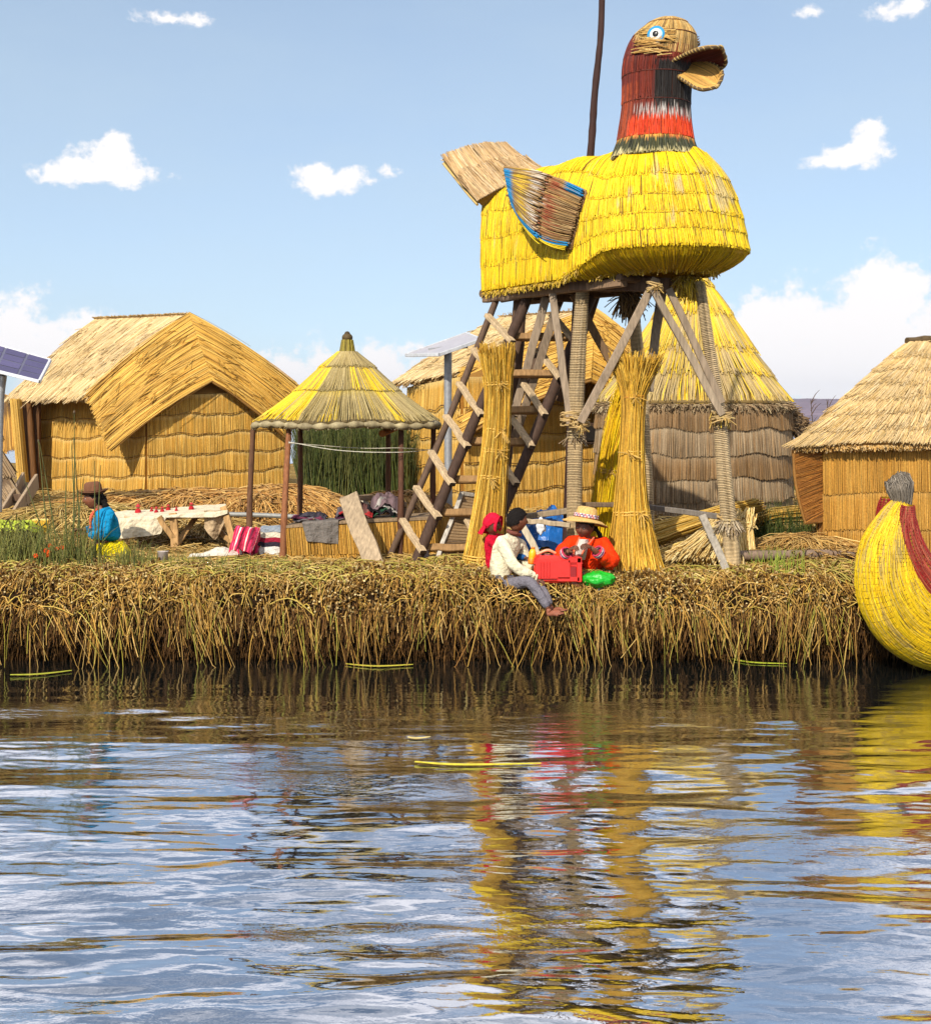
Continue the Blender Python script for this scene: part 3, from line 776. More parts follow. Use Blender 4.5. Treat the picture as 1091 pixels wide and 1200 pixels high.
# ---- round house
def round_hut():
    Y0 = 22.4; c = P(812, 604, Y0); c[2] = GZ - .02; cx, cy = c[0], c[1]
    t = thing('reed_house', 'round grey reed house under a tall yellow cone roof, right of the bird tower', 'reed house', c, 'reed houses')
    pm = Y0 / F
    zof = lambda py: H - (py - HOR) / F * Y0
    wallR = 111 * pm
    zt, zb = zof(476), GZ - .02
    def Sw(u, v):
        a = np.asarray(u) * 2 * PI; v = np.asarray(v)
        r = wallR * (1 - .03 * (v - .5) ** 2)
        return np.stack([cx + r * np.sin(a), cy - r * np.cos(a), zt + (zb - zt) * v + 0 * a], -1)
    wv = lambda u, i: .016 * np.sin(u * 38 + i) + .01 * np.sin(u * 90 + 2 * i)
    mb = MB(); backing(mb, Sw, 48, 3, C(116, 94, 68), th=.05)
    vl = [0, .2, .42, .62, .82, 1.0]
    def wc(u, v, tt, i):
        n = u.shape[0]; c0 = pal([BROWN, GREY, BROWN, GREY, GREY][i % 5] + [C(160, 118, 66)], n, .12)
        c = np.repeat(c0[:, None], u.shape[1], 1); k = np.clip(1 - tt / .35, 0, 1)[..., None] * .45
        return c * (1 - k) + C(196, 180, 152) * k
    thatch(mb, Sw, -1 if surf_n(Sw, np.array([0.0]), np.array([.5]), 1)[0][1] > 0 else 1, vl, 1700, .0062, wc, lift=.03, over=.008, jit=.004, wave=wv, K=5, base=.03, hook=1.2, ujit=.0002)
    mb.build('wall', M_reed(), t)
    prof = np.array([(315, 3), (330, 14), (347, 27), (383, 50), (420, 73), (445, 90), (474, 112)], float)
    pz = zof(prof[:, 0]); pr = prof[:, 1] * pm
    def Sr(u, v):
        a = np.asarray(u) * 2 * PI; v = np.asarray(v) * (len(pz) - 1)
        r = np.interp(v, np.arange(len(pz)), pr); z = np.interp(v, np.arange(len(pz)), pz)
        return np.stack([cx + r * np.sin(a), cy - r * np.cos(a), z], -1)
    sg = 1 if surf_n(Sr, np.array([0.0]), np.array([.5]), 1)[0][1] < 0 else -1
    def rc(u, v, tt, i):
        n = u.shape[0]; a = u[:, :1]; low = i >= 3
        k = wob(a * 30, np.full_like(a, i * 1.7), 1.1, 3) + rng.normal(size=(n, 1)) * .45
        th = -.9 if i < 2 else (-.45 if i == 2 else (.15 if i == 3 else .2))
        yel = (k > th)[..., None]
        g_ = pal(GREY + [C(190, 170, 120)], n, .12); y_ = pal(YEL, n, .1); f_ = R(0, .75, (n, 1)) ** 1.3
        return np.repeat(np.where(yel[:, 0], y_ * (1 - f_) + g_ * f_, g_ * .85 + y_ * .15)[:, None], u.shape[1], 1)
    mb = MB(); backing(mb, Sr, 48, 12, C(110, 88, 44), th=.05)
    thatch(mb, Sr, sg, [0, .2, .40, .60, .78, 1.0], 1000, .010, rc, lift=.03, over=.03, jit=.02, spread=.003, K=5, base=.03, hook=1.2, ujit=.0003)
    mb.build('roof', M_paint(), t)
    mb = MB(); ring = Sr(np.linspace(0, 1, 80), np.full(80, 1.0))
    n = 2600; k = rng.uniform(0, 2 * PI, n); out = np.stack([np.sin(k), -np.cos(k), 0 * k], -1)
    p = np.array([cx, cy, pz[-1]]) + out * pr[-1] * .99
    d = nz(out * .35 + [0, 0, -.8] + rng.normal(size=(n, 3)) * .4); tt = np.linspace(-.3, 1, 4)
    strands(mb, p[:, None] + d[:, None] * (R(.06, .17, n)[:, None] * tt)[:, :, None], R(.006, .012, n), pal(BROWN + [C(92, 74, 54), C(206, 190, 150)], n), 3)
    mb.build('eave_fringe', M_reed(), t)
    # ragged hood on the right
    mb = MB()
    S = quadS(P(905, 470, 21.8), P(930, 478, 22.6), P(950, 502, 22.8), P(934, 512, 22.0))
    backing(mb, S, 3, 3, C(96, 76, 54), th=.08)
    n = 700; q = S(R(0, 1, n), R(0, 1, n)); d = nz(np.array([.35, -.4, -.55]) + rng.normal(size=(n, 3)) * .4); tt = np.linspace(0, 1, 4)
    strands(mb, q[:, None] + d[:, None] * (R(.08, .2, n)[:, None] * tt)[:, :, None], R(.006, .011, n), pal(BROWN + [C(84, 66, 48)], n), 3)
    mb.build('door_hood', M_reed(), t)
    mb = MB(); S = quadS(P(684, 494, 22.0), P(706, 492, 21.6), P(706, 520, 21.6), P(684, 522, 22.0))
round_hut()

# ---- right house
def right_hut():
    t = thing('reed_house', 'low straw-coloured reed house at the right, behind the yellow boat prow', 'reed house', P(1090, 652, 16.2) * [1, 1, 0] + [0, 0, GZ], 'reed houses')
    A, B, Cc = P(962, 657, 15.22), P(1290, 655, 16.35), P(985, 640, 18.6)
    A[2] = B[2] = Cc[2] = GZ - .02
    hw = 1.26; up = np.array([0, 0, hw]); D = B + Cc - A
    mb = MB(); wv = lambda u, i: .012 * np.sin(u * 12 + i * 2)
    for (p, q) in ((A, B), (Cc, A), (B, D), (D, Cc)):
        S = quadS(p + up, q + up, q, p); sg = 1 if surf_n(S, np.array([.5]), np.array([.5]), 1)[0] @ ((p + q) / 2 - (A + D) / 2) > 0 else -1
        backing(mb, S, 2, 2, C(136, 92, 40), th=.05)
        n = int(np.linalg.norm(q - p) / .0048)
        thatch(mb, S, sg, [0, .42, .74, 1.0], n, .0058, straw_col(GOLDD + [C(190, 138, 58)], .11, C(216, 180, 112), .3), lift=.014, over=.008, jit=.006, wave=wv, K=5, base=.03)
    mb.build('wall', M_reed(), t)
    fl, fr = P(931, 524, 15.0), P(1320, 516, 16.2)
    rl, rr = P(1066, 402, 17.2), P(1150, 399, 17.6)
    bl, br = P(952, 512, 19.6), P(1260, 512, 20.6)
    mb = MB()
    wvr = lambda u, i: .012 * np.sin(u * 17 + i)
    for (a, b, c, d) in ((rl, rr, fr, fl), (rl, rl + [.02, .05, 0], fl, bl), (rr, rr + [.02, .05, 0], br, fr), (rl, rr, br, bl)):
        S = quadS(a, b, c, d, .01, (0, 0, 1)); sg = 1 if surf_n(S, np.array([.5]), np.array([.5]), 1)[0][2] > 0 else -1
        backing(mb, S, 2, 8, C(130, 98, 52), th=.07)
        n = int(np.linalg.norm(np.asarray(c) - d) / .0045)
        thatch(mb, S, sg, np.linspace(0, 1, 8), n, .0058, straw_col(PALE + [C(214, 176, 104)], .12), lift=.016, over=.025, jit=.022, spread=.010, lean=-.016, K=4, base=.03, wave=wvr)
    edge = np.array([quadS(rl, rr, fr, fl)(np.array(k), np.array(1.0)) for k in np.linspace(0, 1, 30)])
    fringe(mb, edge, 1500, .05, .006, PALE + GOLDD, [-.05, -.35, -.6], .3)
    mb.build('roof', M_reed(), t)
    mb = MB(); tube(mb, [rl + [-.03, 0, .02], (rl + rr) / 2 + [0, 0, .05], rr + [.03, 0, .02]], .045, C(92, 74, 48), 8, n=10, knob=.2)
    fringe(mb, [rl, rr], 300, .08, .007, [C(92, 74, 48), C(70, 54, 36)], [0, -.2, .3], .6)
    mb.build('ridge_roll', M_reed(), t)
    mb = MB(); S = quadS(P(930, 527, 15.0), P(966, 525, 15.24), P(964, 611, 15.2), P(944, 613, 15.05), .035, (-1, 0, 0))
    uu, vv = np.meshgrid(np.linspace(0, 1, 5), np.linspace(0, 1, 9)); sheet(mb, S(uu, vv), .04, C(140, 90, 36))
    sg = 1 if surf_n(S, np.array([.5]), np.array([.5]), 1)[0][1] < 0 else -1
    S2 = lambda u, v: S(v, u)
    thatch(mb, S2, -sg, [0, 1], 300, .006, straw_col([C(176, 112, 44), C(150, 92, 34), C(196, 136, 62), C(120, 74, 28)], .14), lean=-.1, spread=.02, K=4, over=.01, lift=.01)
    k = np.linspace(0, 1, 14); tube(mb, S(np.zeros(14), k), .018, C(150, 106, 52), 6, n=14, knob=.2); tube(mb, S(k, np.ones(14)), .018, C(150, 106, 52), 6, n=14, knob=.2)
    mb.build('gable_hood', M_reed(), t)
right_hut()

# ---- grey shelter at the left edge
def left_shelter():
    c = P(-40, 598, 23.5); t = thing('reed_shelter', 'small grey-brown reed shelter cut off by the left edge', 'reed shelter', c * [1, 1, 0] + [0, 0, GZ])
    rl, rr, fl, fr = P(-190, 430, 25), P(-40, 452, 25), P(-200, 606, 22.8), P(24, 596, 23.2)
    bl, br = P(-190, 590, 27.5), P(20, 585, 27)
    mb = MB()
    for (a, b, c_, d) in ((rl, P(-24, 470, 24.2), fr, fl), (rl, P(-24, 470, 24.2), br, bl)):
        S = quadS(a, b, c_, d); sg = 1 if surf_n(S, np.array([.5]), np.array([.5]), 1)[0][2] > 0 else -1
        backing(mb, S, 2, 3, C(96, 76, 54), th=.06)
        thatch(mb, S, sg, [0, .35, .7, 1], 380, .011, straw_col(BROWN + GREY[:2], .14), lift=.05, over=.03, jit=.02, lean=.05, K=4)
    mb.build('roof', M_reed(), t)
    mb = MB()
    g = np.array([[P(-24, 470, 24.2), P(-24, 470, 24.2)], [fr, br]]); sheet(mb, g, .05, C(110, 90, 66))
    S = quadS(P(-24, 470, 24.2), P(-23, 471, 24.25), br, fr)
    thatch(mb, S, 1, [0, 1], 200, .011, straw_col(BROWN, .14), K=4)
    mb.build('wall', M_reed(), t)
left_shelter()
# ================================================================== bird tower
ZB = 3.83                                 # underside of the bird
CC = np.array([2.05, 14.4])               # chest centre (plan)
TT = np.array([0.40, 16.48])              # tail end (plan)
AX = nz(np.append(CC - TT, 0))[:2]; NL = np.array([AX[1], -AX[0]])   # NL points to the camera side
if NL[1] > 0: NL = -NL

def tower():
    base = np.array([1.35, 15.2, GZ])
    t = thing('lookout_tower', 'timber lookout tower of wrapped posts and grey braces under the yellow reed bird', 'tower', base)
    WD = C(152, 134, 114); WDK = C(98, 76, 60); PALEW = C(196, 172, 132)
    def post(px, rad, col, wrap=True, knots=()):
        mb = MB(); p = PP(px); p[-1, 2] = min(p[-1, 2], GZ - .05) if p[-1, 2] < 1.3 else p[-1, 2]
        tube(mb, p, rad, col, 12, n=24, knob=.05)
        if wrap:
            helix(mb, p, np.array(rad) + .002, .0155, .0075, PALEW)
            L_ = 26
            for k in range(4):
                a = 2 * PI * k / 4
        for (f, n, ln, sp, cl) in knots:
            q = smooth_path(p, 50); c = q[int(f * 49)]; rr = np.interp(f, np.linspace(0, 1, len(rad)), rad)
            k = R(0, 2 * PI, n); o = np.stack([np.cos(k), np.sin(k), 0 * k], -1)
            pp = c + o * rr * 1.05 + np.stack([0 * k, 0 * k, R(-.04, .04, n)], -1)
            d = nz(o * sp + [0, 0, -1] + rng.normal(size=(n, 3)) * .25); tt = np.linspace(0, 1, 4)
            strands(mb, pp[:, None] + d[:, None] * (R(.4, 1.2, n)[:, None] * ln * tt)[:, :, None], .006, pal(cl, n), 3)
            for dz in (-.03, 0, .03):
                strands(mb, ringpath(c + [0, 0, dz], [1, 0, 0], [0, 1, 0], rr * 1.12, rr * 1.12)[None], .010, C(186, 166, 126), 5)
        mb.build('post', M_wood() if not wrap else M_reed(), t)
    post([(683, 335, 14.95), (677, 430, 15.0), (674, 520, 15.05), (673, 610, 15.1), (674, 668, 15.1)], [.062, .078, .074, .074, .076], C(150, 132, 108), True, [(.48, 60, .10, .35, GREY)])
    post([(820, 330, 14.3), (830, 400, 14.3), (843, 490, 14.3), (850, 570, 14.35), (857, 640, 14.4), (859, 680, 14.4)], [.046, .055, .062, .070, .076, .078], C(150, 132, 108), True, [(.40, 50, .14, .2, STRAW + YEL[:1]), (.72, 150, .11, .6, GREY + [C(210, 196, 168)])])
    post([(610, 338, 16.0), (606, 400, 16.0), (598, 480, 16.0), (588, 570, 16.0), (584, 650, 16.0)], [.07, .085, .08, .085, .085], WDK, False)
    post([(738, 336, 15.6), (746, 400, 15.6), (752, 470, 15.6), (757, 560, 15.6), (760, 648, 15.6)], [.056, .062, .064, .066, .066], C(146, 126, 98), True)
    def br(a, b, w, h, col, name='brace', up=(0, 1, 0)):
        mb = MB(); beam(mb, P(*a), P(*b), w, h, col, up=up); mb.build(name, M_wood(), t)
    br((647, 344, 15.15), (669, 500, 14.98), .075, .05, WD)
    br((640, 348, 15.5), (602, 486, 15.75), .09, .05, WD)
    br((653, 358, 15.4), (604, 512, 15.8), .09, .05, C(140, 122, 102))
    br((672, 345, 15.3), (742, 470, 15.45), .085, .06, C(124, 98, 72))
    br((770, 326, 14.2), (681, 494, 14.72), .085, .05, C(164, 144, 122))
    br((764, 336, 14.05), (846, 486, 14.12), .072, .05, C(156, 138, 116))
    br((784, 338, 14.22), (846, 472, 14.24), .07, .05, C(146, 128, 108))
    br((776, 340, 15.0), (760, 458, 15.3), .095, .05, C(150, 136, 120))
    br((700, 345, 16.0), (655, 470, 16.2), .08, .05, WDK)
    # platform
    zt = lambda x, y: np.array([x, y, 0])
    def pl(a, b, z, w, h, col, name='platform_beam'):
        mb = MB(); beam(mb, np.append(a, z), np.append(b, z), w, h, col); mb.build(name, M_wood(), t)
    e = .42
    pl(TT + AX * .10 + NL * .30, CC - AX * .25 + NL * .40, ZB - .07, .09, .09, C(140, 114, 90))
    pl(TT + AX * .10 - NL * .30, CC + AX * .05 - NL * .40, ZB - .07, .09, .09, C(120, 96, 76))
    for f in (.04, .2, .38, .56, .74, .9):
        m = TT + (CC - TT) * f; w = .24 + .10 * min(f, 1)
        mb = MB(); tube(mb, [np.append(m + NL * (w + .12), ZB - .02), np.append(m - NL * (w + .1), ZB - .03)], .045, C(110, 88, 68) * R(.8, 1.15), 8, n=6, knob=.08)
        mb.build('platform_joist', M_wood(), t)
    mb = MB(); tube(mb, PP([(588, 350, 15.95), (630, 342, 15.5), (676, 329, 14.95)]), .042, C(132, 112, 96), 9, n=9, knob=.08); mb.build('platform_pole', M_wood(), t)
    br((668, 332, 14.85), (785, 334, 14.35), .14, .05, C(112, 88, 70), 'platform_plank', (0, 1, 0))
    br((598, 345, 16.15), (680, 348, 15.9), .12, .06, C(118, 96, 76), 'platform_plank', (0, 1, 0))
    # straw-rope lashings where braces meet posts
    for (px, py, Y, r_) in ((679, 497, 14.86, .105), (846, 489, 14.22, .10), (767, 336, 14.1, .075), (668, 490, 14.95, .10), (852, 607, 14.42, .10), (598, 492, 15.85, .10)):
        mb = MB(); c = P(px, py, Y)
        for k in range(5):
            strands(mb, (ringpath(c + [0, 0, (k - 2) * .019], nz([1, 0, R(-.4, .4)]), nz([0, 1, R(-.3, .3)]), r_, r_, 20) + rng.normal(size=(21, 3)) * .003)[None], .009, C(190, 160, 108) * R(.8, 1.1), 5)
        fringe(mb, [c + [0, -r_, 0], c + [.02, -r_, 0]], 10, .10, .005, STRAW, [.2, -.3, -.8], .5)
        mb.build('lashing', M_reed(), t)
    # low rails round the foot
    br((584, 611, 15.6), (672, 597, 15.22), .06, .10, C(150, 132, 108), 'rail')
    br((612, 610, 15.0), (668, 615, 14.9), .05, .085, C(178, 160, 132), 'rail')
    br((612, 616, 14.96), (640, 668, 14.9), .07, .045, C(196, 184, 160), 'rail')
    br((678, 592, 15.2), (762, 590, 15.5), .05, .09, C(120, 100, 80), 'rail')
    br((757, 594, 15.45), (846, 606, 14.55), .055, .10, C(120, 112, 104), 'rail')
    br((823, 604, 14.6), (851, 668, 14.25), .075, .045, C(150, 142, 130), 'rail')
    # tangles of straw hanging under the platform
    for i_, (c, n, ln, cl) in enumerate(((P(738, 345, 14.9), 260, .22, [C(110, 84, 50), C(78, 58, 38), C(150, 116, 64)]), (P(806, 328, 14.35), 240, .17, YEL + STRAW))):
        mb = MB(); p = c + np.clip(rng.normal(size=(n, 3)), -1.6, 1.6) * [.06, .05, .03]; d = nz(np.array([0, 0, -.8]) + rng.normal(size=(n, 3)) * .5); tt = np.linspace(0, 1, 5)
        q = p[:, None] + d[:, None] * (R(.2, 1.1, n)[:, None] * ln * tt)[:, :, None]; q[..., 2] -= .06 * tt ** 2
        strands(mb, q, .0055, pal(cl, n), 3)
        if i_ == 0:
            for k in range(14):
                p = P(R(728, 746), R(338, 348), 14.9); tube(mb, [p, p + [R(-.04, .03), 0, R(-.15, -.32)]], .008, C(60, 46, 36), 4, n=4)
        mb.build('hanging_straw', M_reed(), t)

def bird():
    t = thing('reed_bird', 'giant yellow reed duck sculpture with red neck and open beak on top of the tower', 'sculpture', np.append((CC + TT) / 2, ZB - .03))
    Ln = np.linalg.norm(CC - TT)
    sx = np.array([0, .25, .5, .75, .9, 1.0])
    Wd = lambda s: np.interp(s, sx, [.36, .46, .56, .64, .71, .77])
    Zt = lambda s: np.interp(s, sx, [5.12, 5.11, 5.13, 5.15, 5.12, 5.07])
    Wn = lambda s: np.interp(s, sx, [.02, .02, .02, .05, .24, .46])
    roll = lambda s: np.clip((s - .62) / .3, 0, 1)
    Lt = .36; Lc = PI * .77; tot = 2 * Lt + 2 * Ln + Lc
    u1 = Lt / tot; u2 = (Lt + Ln) / tot; u3 = (Lt + Ln + Lc) / tot; u4 = (Lt + 2 * Ln + Lc) / tot
    def S(u, v):
        u = np.asarray(u, float) % 1.0; v = np.asarray(v, float); u, v = np.broadcast_arrays(u, v)
        s = np.interp(u, [0, u1, u2, u3, u4, 1], [0, 0, 1, 1, 0, 0])
        ang = np.interp(u, [0, u1, u2, u3, u4, 1], [-PI, -PI / 2, -PI / 2, PI / 2, PI / 2, PI])   # 0 = forward along the body
        ph = np.clip(v, 0, 1) * PI / 2
        rl = roll(s)
        g = (1 - rl) * np.sin(ph) ** .55 + rl * np.interp(v, [0, .14, .28, .48, .68, 1.0], [0, .36, .62, .81, .93, 1.0])
        w = Wn(s) + (Wd(s) - Wn(s)) * g
        zb = np.interp(roll(s), [0, 1], [ZB, 4.06])
        z = zb + (Zt(s) - zb) * ((1 - rl) * np.cos(ph) ** 1.05 + rl * (1 - np.clip(v, 0, 1)))
        ov = np.clip((v - 1) / .2, 0, 1.3)
        w = w - roll(s) * .30 * ov ** 1.25; z = z - ov * (zb - ZB + .0) * (1 - .25 * ov)
        fx = np.cos(ang); fy = np.sin(ang)
        # the tail end is squarer than a half circle
        tail = (np.abs(ang) > PI / 2)
        fx = np.where(tail, fx * .35, fx)
        c = TT + (CC - TT) * s[..., None] + AX * (-.165 * rl * (1 - np.clip(v, 0, 1)) + .16 * np.clip(v, 0, 1) * np.clip(1 - 2.2 * s, 0, 1))[..., None]
        p = c + (AX * fx[..., None] - NL * fy[..., None] * 1.0) * w[..., None]
        p3 = np.concatenate([p, z[..., None]], -1)
        p3[..., 2] += .012 * np.sin(u * 90 + v * 4) * np.clip(1 - v, 0, 1)
        return p3
    mid = S(np.array([(u1 + u2) / 2]), np.array([.6])); sg = 1
    if surf_n(S, np.array([(u1 + u2) / 2]), np.array([.6]), 1)[0] @ np.append(NL, .2) < 0: sg = -1
    if S(np.array([(u1 + u2) / 2]), np.array([.9]))[0, 1] > S(np.array([(u3 + u4) / 2]), np.array([.9]))[0, 1]:
        pass
    mb = MB()
    uu, vv = np.meshgrid(np.linspace(0, .9999, 160), np.linspace(.0, 1.22, 26)); sheet(mb, S(uu, vv), .03, C(196, 156, 12))
    def yc(u, v, tt, i):
        n = u.shape[0]; ym = pal(YEL, n, .09)
        c = np.repeat(ym[:, None], u.shape[1], 1)
        w = wob(u * 70, v * 9, 1.0, 2, 3) + .5 * wob(u * 300, v * 3, 1.0, 6, 2) + rng.normal(size=(n, 1)) * .3
        ctr = np.exp(-((u - .50) / .07) ** 2 - ((v - .42) / .3) ** 2)
        worn = np.clip((w + 1.5 * ctr - 1.0) * 1.8, 0, .8)[..., None]
        wcol = np.repeat(pal([C(196, 176, 120), C(170, 150, 110), C(206, 190, 150)], n)[:, None], u.shape[1], 1)
        c = c * (1 - worn) + wcol * worn
        dk = (rng.random((n, 1)) < .07)[..., None]
        return np.where(dk, C(130, 100, 30), c)
    thatch(mb, S, sg, [0.01, .30, .50, .68, .84, 1.0], 1700, .0062, yc, lift=.008, over=.005, jit=.012, spread=.0010, K=5, base=.014, ujit=.0003)
    thatch(mb, S, sg, [1.0, 1.2], 1300, .0062, lambda u, v, tt, i: np.repeat(pal(YEL + [C(180, 140, 40), C(150, 116, 40)], u.shape[0], .1)[:, None], u.shape[1], 1), lift=.02, over=.02, jit=.03, K=4, base=.016)
    for k, v in enumerate([.30, .50, .68, .84]):
        u = np.linspace(0, 1, 240); vv = v + .012 + .008 * np.sin(u * 60 + k)
        strands(mb, (S(u, vv) + surf_n(S, u, vv, sg) * .021)[None], np.full((1, 240), .0042), C(140, 112, 20), 4)
    n = 700; u = np.where(rng.random(n) < .5, R(u1, u2, n), R(0, 1, n)); p = S(u, np.full(n, 1.0 + .2 * 0) + np.where(roll(np.interp(u, [0, u1, u2, u3, u4, 1], [0, 0, 1, 1, 0, 0])) > .5, .2, 0))
    d = nz(np.array([0, 0, -1]) + rng.normal(size=(n, 3)) * .45); tq = np.linspace(0, 1, 3)
    strands(mb, p[:, None] + d[:, None] * (R(.03, .10, n)[:, None] * tq)[:, :, None], .005, pal(YEL + STRAW, n), 3)
    mb.build('body', M_paint(), t)

    # ---- tail
    mb = MB()
    r1, r2 = P(562, 238, 16.15), P(646, 207, 15.75)
    t1, t2 = P(521, 189, 16.95), P(594, 175, 17.1)
    def St(u, v):
        u = np.asarray(u, float)[..., None]; v = np.asarray(v, float)[..., None]
        p = (r1 * (1 - u) + r2 * u) * (1 - v) + (t1 * (1 - u) + t2 * u) * v
        return p + np.array([0, 0, 1.0]) * (.09 * np.sin(v * PI) * (-.2) + .05 * np.sin(u * PI))
    uu, vv = np.meshgrid(np.linspace(0, 1, 10), np.linspace(0, 1, 10)); sheet(mb, St(uu, vv), .10, C(150, 120, 70))
    sgt = 1 if surf_n(St, np.array([.5]), np.array([.5]), 1)[0][1] < 0 else -1
    Sr_ = lambda u, v: St(u, 1 - v)
    sgr = 1 if surf_n(Sr_, np.array([.5]), np.array([.5]), 1)[0][1] < 0 else -1
    tc_ = [C(214, 184, 138), C(196, 160, 104), C(226, 202, 164), C(168, 130, 84), C(120, 90, 56)]
    thatch(mb, St, sgt, [0, .5, 1.0], 300, .008, straw_col(tc_, .14), lift=.02, over=.06, jit=.04, spread=.03, K=5, base=.055, ujit=.004)
    mb2 = MB()
    e = St(np.linspace(0, 1, 14) * 0, np.linspace(0, 1, 14)); nn = np.array([-.5, -.3, -.75]); nn /= np.linalg.norm(nn)
    low = PP([(556, 232, 16.3), (550, 222, 16.6), (540, 204, 16.85), (524, 190, 17.0)])
    lw = smooth_path(low, 14); g = np.stack([e, (e + lw) / 2 + nn * .02, lw + [.02, 0, -.02]], 0)
    sheet(mb2, g, .03, C(126, 110, 60))
    for k, cl in ((0.15, C(206, 176, 110)), (.4, C(60, 130, 130)), (.65, C(150, 140, 60)), (.9, C(206, 180, 60))):
        tube(mb2, e * (1 - k) + lw * k + nn * .03, .016, cl, 6, n=14)
    fringe(mb, St(np.linspace(0, 1, 20), np.full(20, 1.0)), 180, .07, .007, tc_, [-.5, .5, .35], .3)
    mb.build('tail', M_reed(), t); mb2.build('tail_edge', M_paint(), t)

    # ---- wings
    def wing(side):
        mb = MB(); out = np.append(NL * side, .0)
        def on(px, py, off):
            # point of the photo outline put on a plane just off the body's side
            pl0 = np.append(TT + (CC - TT) * .35 + NL * (.56 + off), 4.6); n3 = np.append(NL, .12)
            d = np.array([(px - 545.5) / F, 1.0, -(py - HOR) / F]); o = np.array([0, 0, H])
            return o + d * ((pl0 - o) @ n3) / (d @ n3)
        tl, tr, br_, bl = on(594, 196, .26), on(687, 224, .02), on(668, 292, .04), on(604, 244, .22)
        if side < 0:
            def mir(p):
                q = p.copy(); k = (p[:2] - CC) @ NL; q[:2] = p[:2] - 2 * k * NL; return q
            tl, tr, br_, bl = map(mir, (tl, tr, br_, bl))
        def Sw(u, v):
            u = np.asarray(u, float)[..., None]; v = np.asarray(v, float)[..., None]
            p = (tl * (1 - u) + tr * u) * (1 - v) + (bl * (1 - u) + br_ * u) * v
            dn = nz(br_ - tr)
            return p + out * .05 * np.sin(u * PI) * np.sin(v * PI) + dn * .10 * np.sin(u * PI) * (v - .0) - dn * .035 * np.sin(u * PI) * (1 - v)
        uu, vv = np.meshgrid(np.linspace(0, 1, 12), np.linspace(0, 1, 12)); sheet(mb, Sw(uu, vv), .08, C(110, 84, 48))
        S2 = lambda u, v: Sw(v, u)
        s2 = 1 if surf_n(S2, np.array([.5]), np.array([.5]), 1)[0] @ out > 0 else -1
        def wc(u, v, tt, i):
            n = u.shape[0]; row = u
            c = np.repeat(pal([C(176, 144, 90), C(150, 112, 64), C(116, 78, 46), C(196, 170, 122), C(90, 62, 40)], n, .12)[:, None], u.shape[1], 1)
            def band(c, lo, hi, cl, k):
                m = np.clip(1 - np.abs(v + .05 * rng.normal(size=(n, 1)) - (lo + hi) / 2) / ((hi - lo) / 2), 0, 1)[..., None]
                m = np.clip(m * 2, 0, 1) * k * (rng.random((n, 1, 1)) < .75)
                return c * (1 - m) + cl * m
            c = band(c, .16, .38, C(226, 190, 40), .75); c = band(c, .34, .52, C(214, 206, 196), .7); c = band(c, .58, .74, C(140, 54, 34), .8)
            edge = ((u > .90) | ((v < .10) & (u > .05)) | ((v > .80) & (u < .13)))[..., None]
            e2 = (u > .965)[..., None]
            c = np.where(edge & (rng.random((n, 1, 1)) < .85), C(40, 132, 186), c)
            return np.where(e2, C(224, 196, 40), c)
        thatch(mb, S2, s2, [0, .52, 1.0], 150, .0085, wc, lift=.03, over=.03, jit=.03, spread=.02, K=9, base=.045)
        k = np.linspace(0, 1, 14)
        tube(mb, Sw(np.full(14, 1.0), k), .035, C(116, 86, 52), 7, n=20, knob=.25)
        tube(mb, Sw(k, np.zeros(14)), .022, C(150, 120, 74), 6, n=14, knob=.2)
        fringe(mb, Sw(np.zeros(10), np.linspace(0, 1, 10)), 120, .06, .006, STRAW, nz(tl - tr), .3)
        mb.build('wing', M_paint(), t)
    wing(1); wing(-1)

    # ---- neck and head
    Yc = 14.4; pm = Yc / F; zf = lambda py: H - (py - HOR) / F * Yc
    pr = np.array([(184, 768, 46), (166, 768, 42.5), (148, 768, 40), (134, 768.5, 38.5), (118, 769, 37.5), (104, 769.5, 38), (90, 770, 38.5), (76, 771.5, 39.5), (62, 774, 39), (50, 776.5, 37), (42, 778.5, 33), (35, 780.5, 27.5), (28.5, 782, 20), (24, 783, 11.5), (22, 784, 2.5)], float)
    pr = smooth_path(pr, 14 * 8)
    FD = nz(np.array([.74, -.67, 0])); RD = np.array([-FD[1], FD[0], 0])
    def Sn(u, v, lo=0, hi=13):
        a = np.asarray(u, float) * 2 * PI; k = lo + np.asarray(v, float) * (hi - lo); i = np.linspace(0, 13, len(pr))
        cx = (np.interp(k, i, pr[:, 1]) - 545.5) * pm; r = np.interp(k, i, pr[:, 2]) * pm; z = zf(np.interp(k, i, pr[:, 0]))
        bul = 1 + .08 * np.clip((k - 6) / 4, 0, 1) * np.clip(np.cos(a), 0, 1) * np.clip((13 - k) / 4, 0, 1)
        return np.stack([cx, np.full_like(cx, Yc), z], -1) + (np.cos(a) * r * bul)[..., None] * FD + (np.sin(a) * r)[..., None] * RD
    RED = [C(122, 40, 24), C(100, 32, 22), C(146, 56, 30), C(84, 30, 22)]
    def part(name, lo, hi, rows, cf, n=430, lift=.006):
        f = lambda u, v: Sn(u, 1 - np.asarray(v), lo, hi)      # v runs downwards
        sg_ = 1 if surf_n(f, np.array([0.0]), np.array([.5]), 1)[0] @ FD > 0 else -1
        mb = MB(); uu, vv = np.meshgrid(np.linspace(0, 1, 40), np.linspace(0, 1, 20)); sheet(mb, f(uu, vv), .02, C(96, 44, 26))
        def col(u, v, tt, i):
            k = hi - v * (hi - lo); py = np.interp(k, np.linspace(0, 13, len(pr)), pr[:, 0]) - 9; a = (u + .5) % 1 - .5
            return cf(py, a * 360, u.shape[0], u.shape[1])
        thatch(mb, f, sg_, rows, n, .0056, col, lift=lift, over=.008, jit=.01, K=10, base=.012, ujit=.0008)
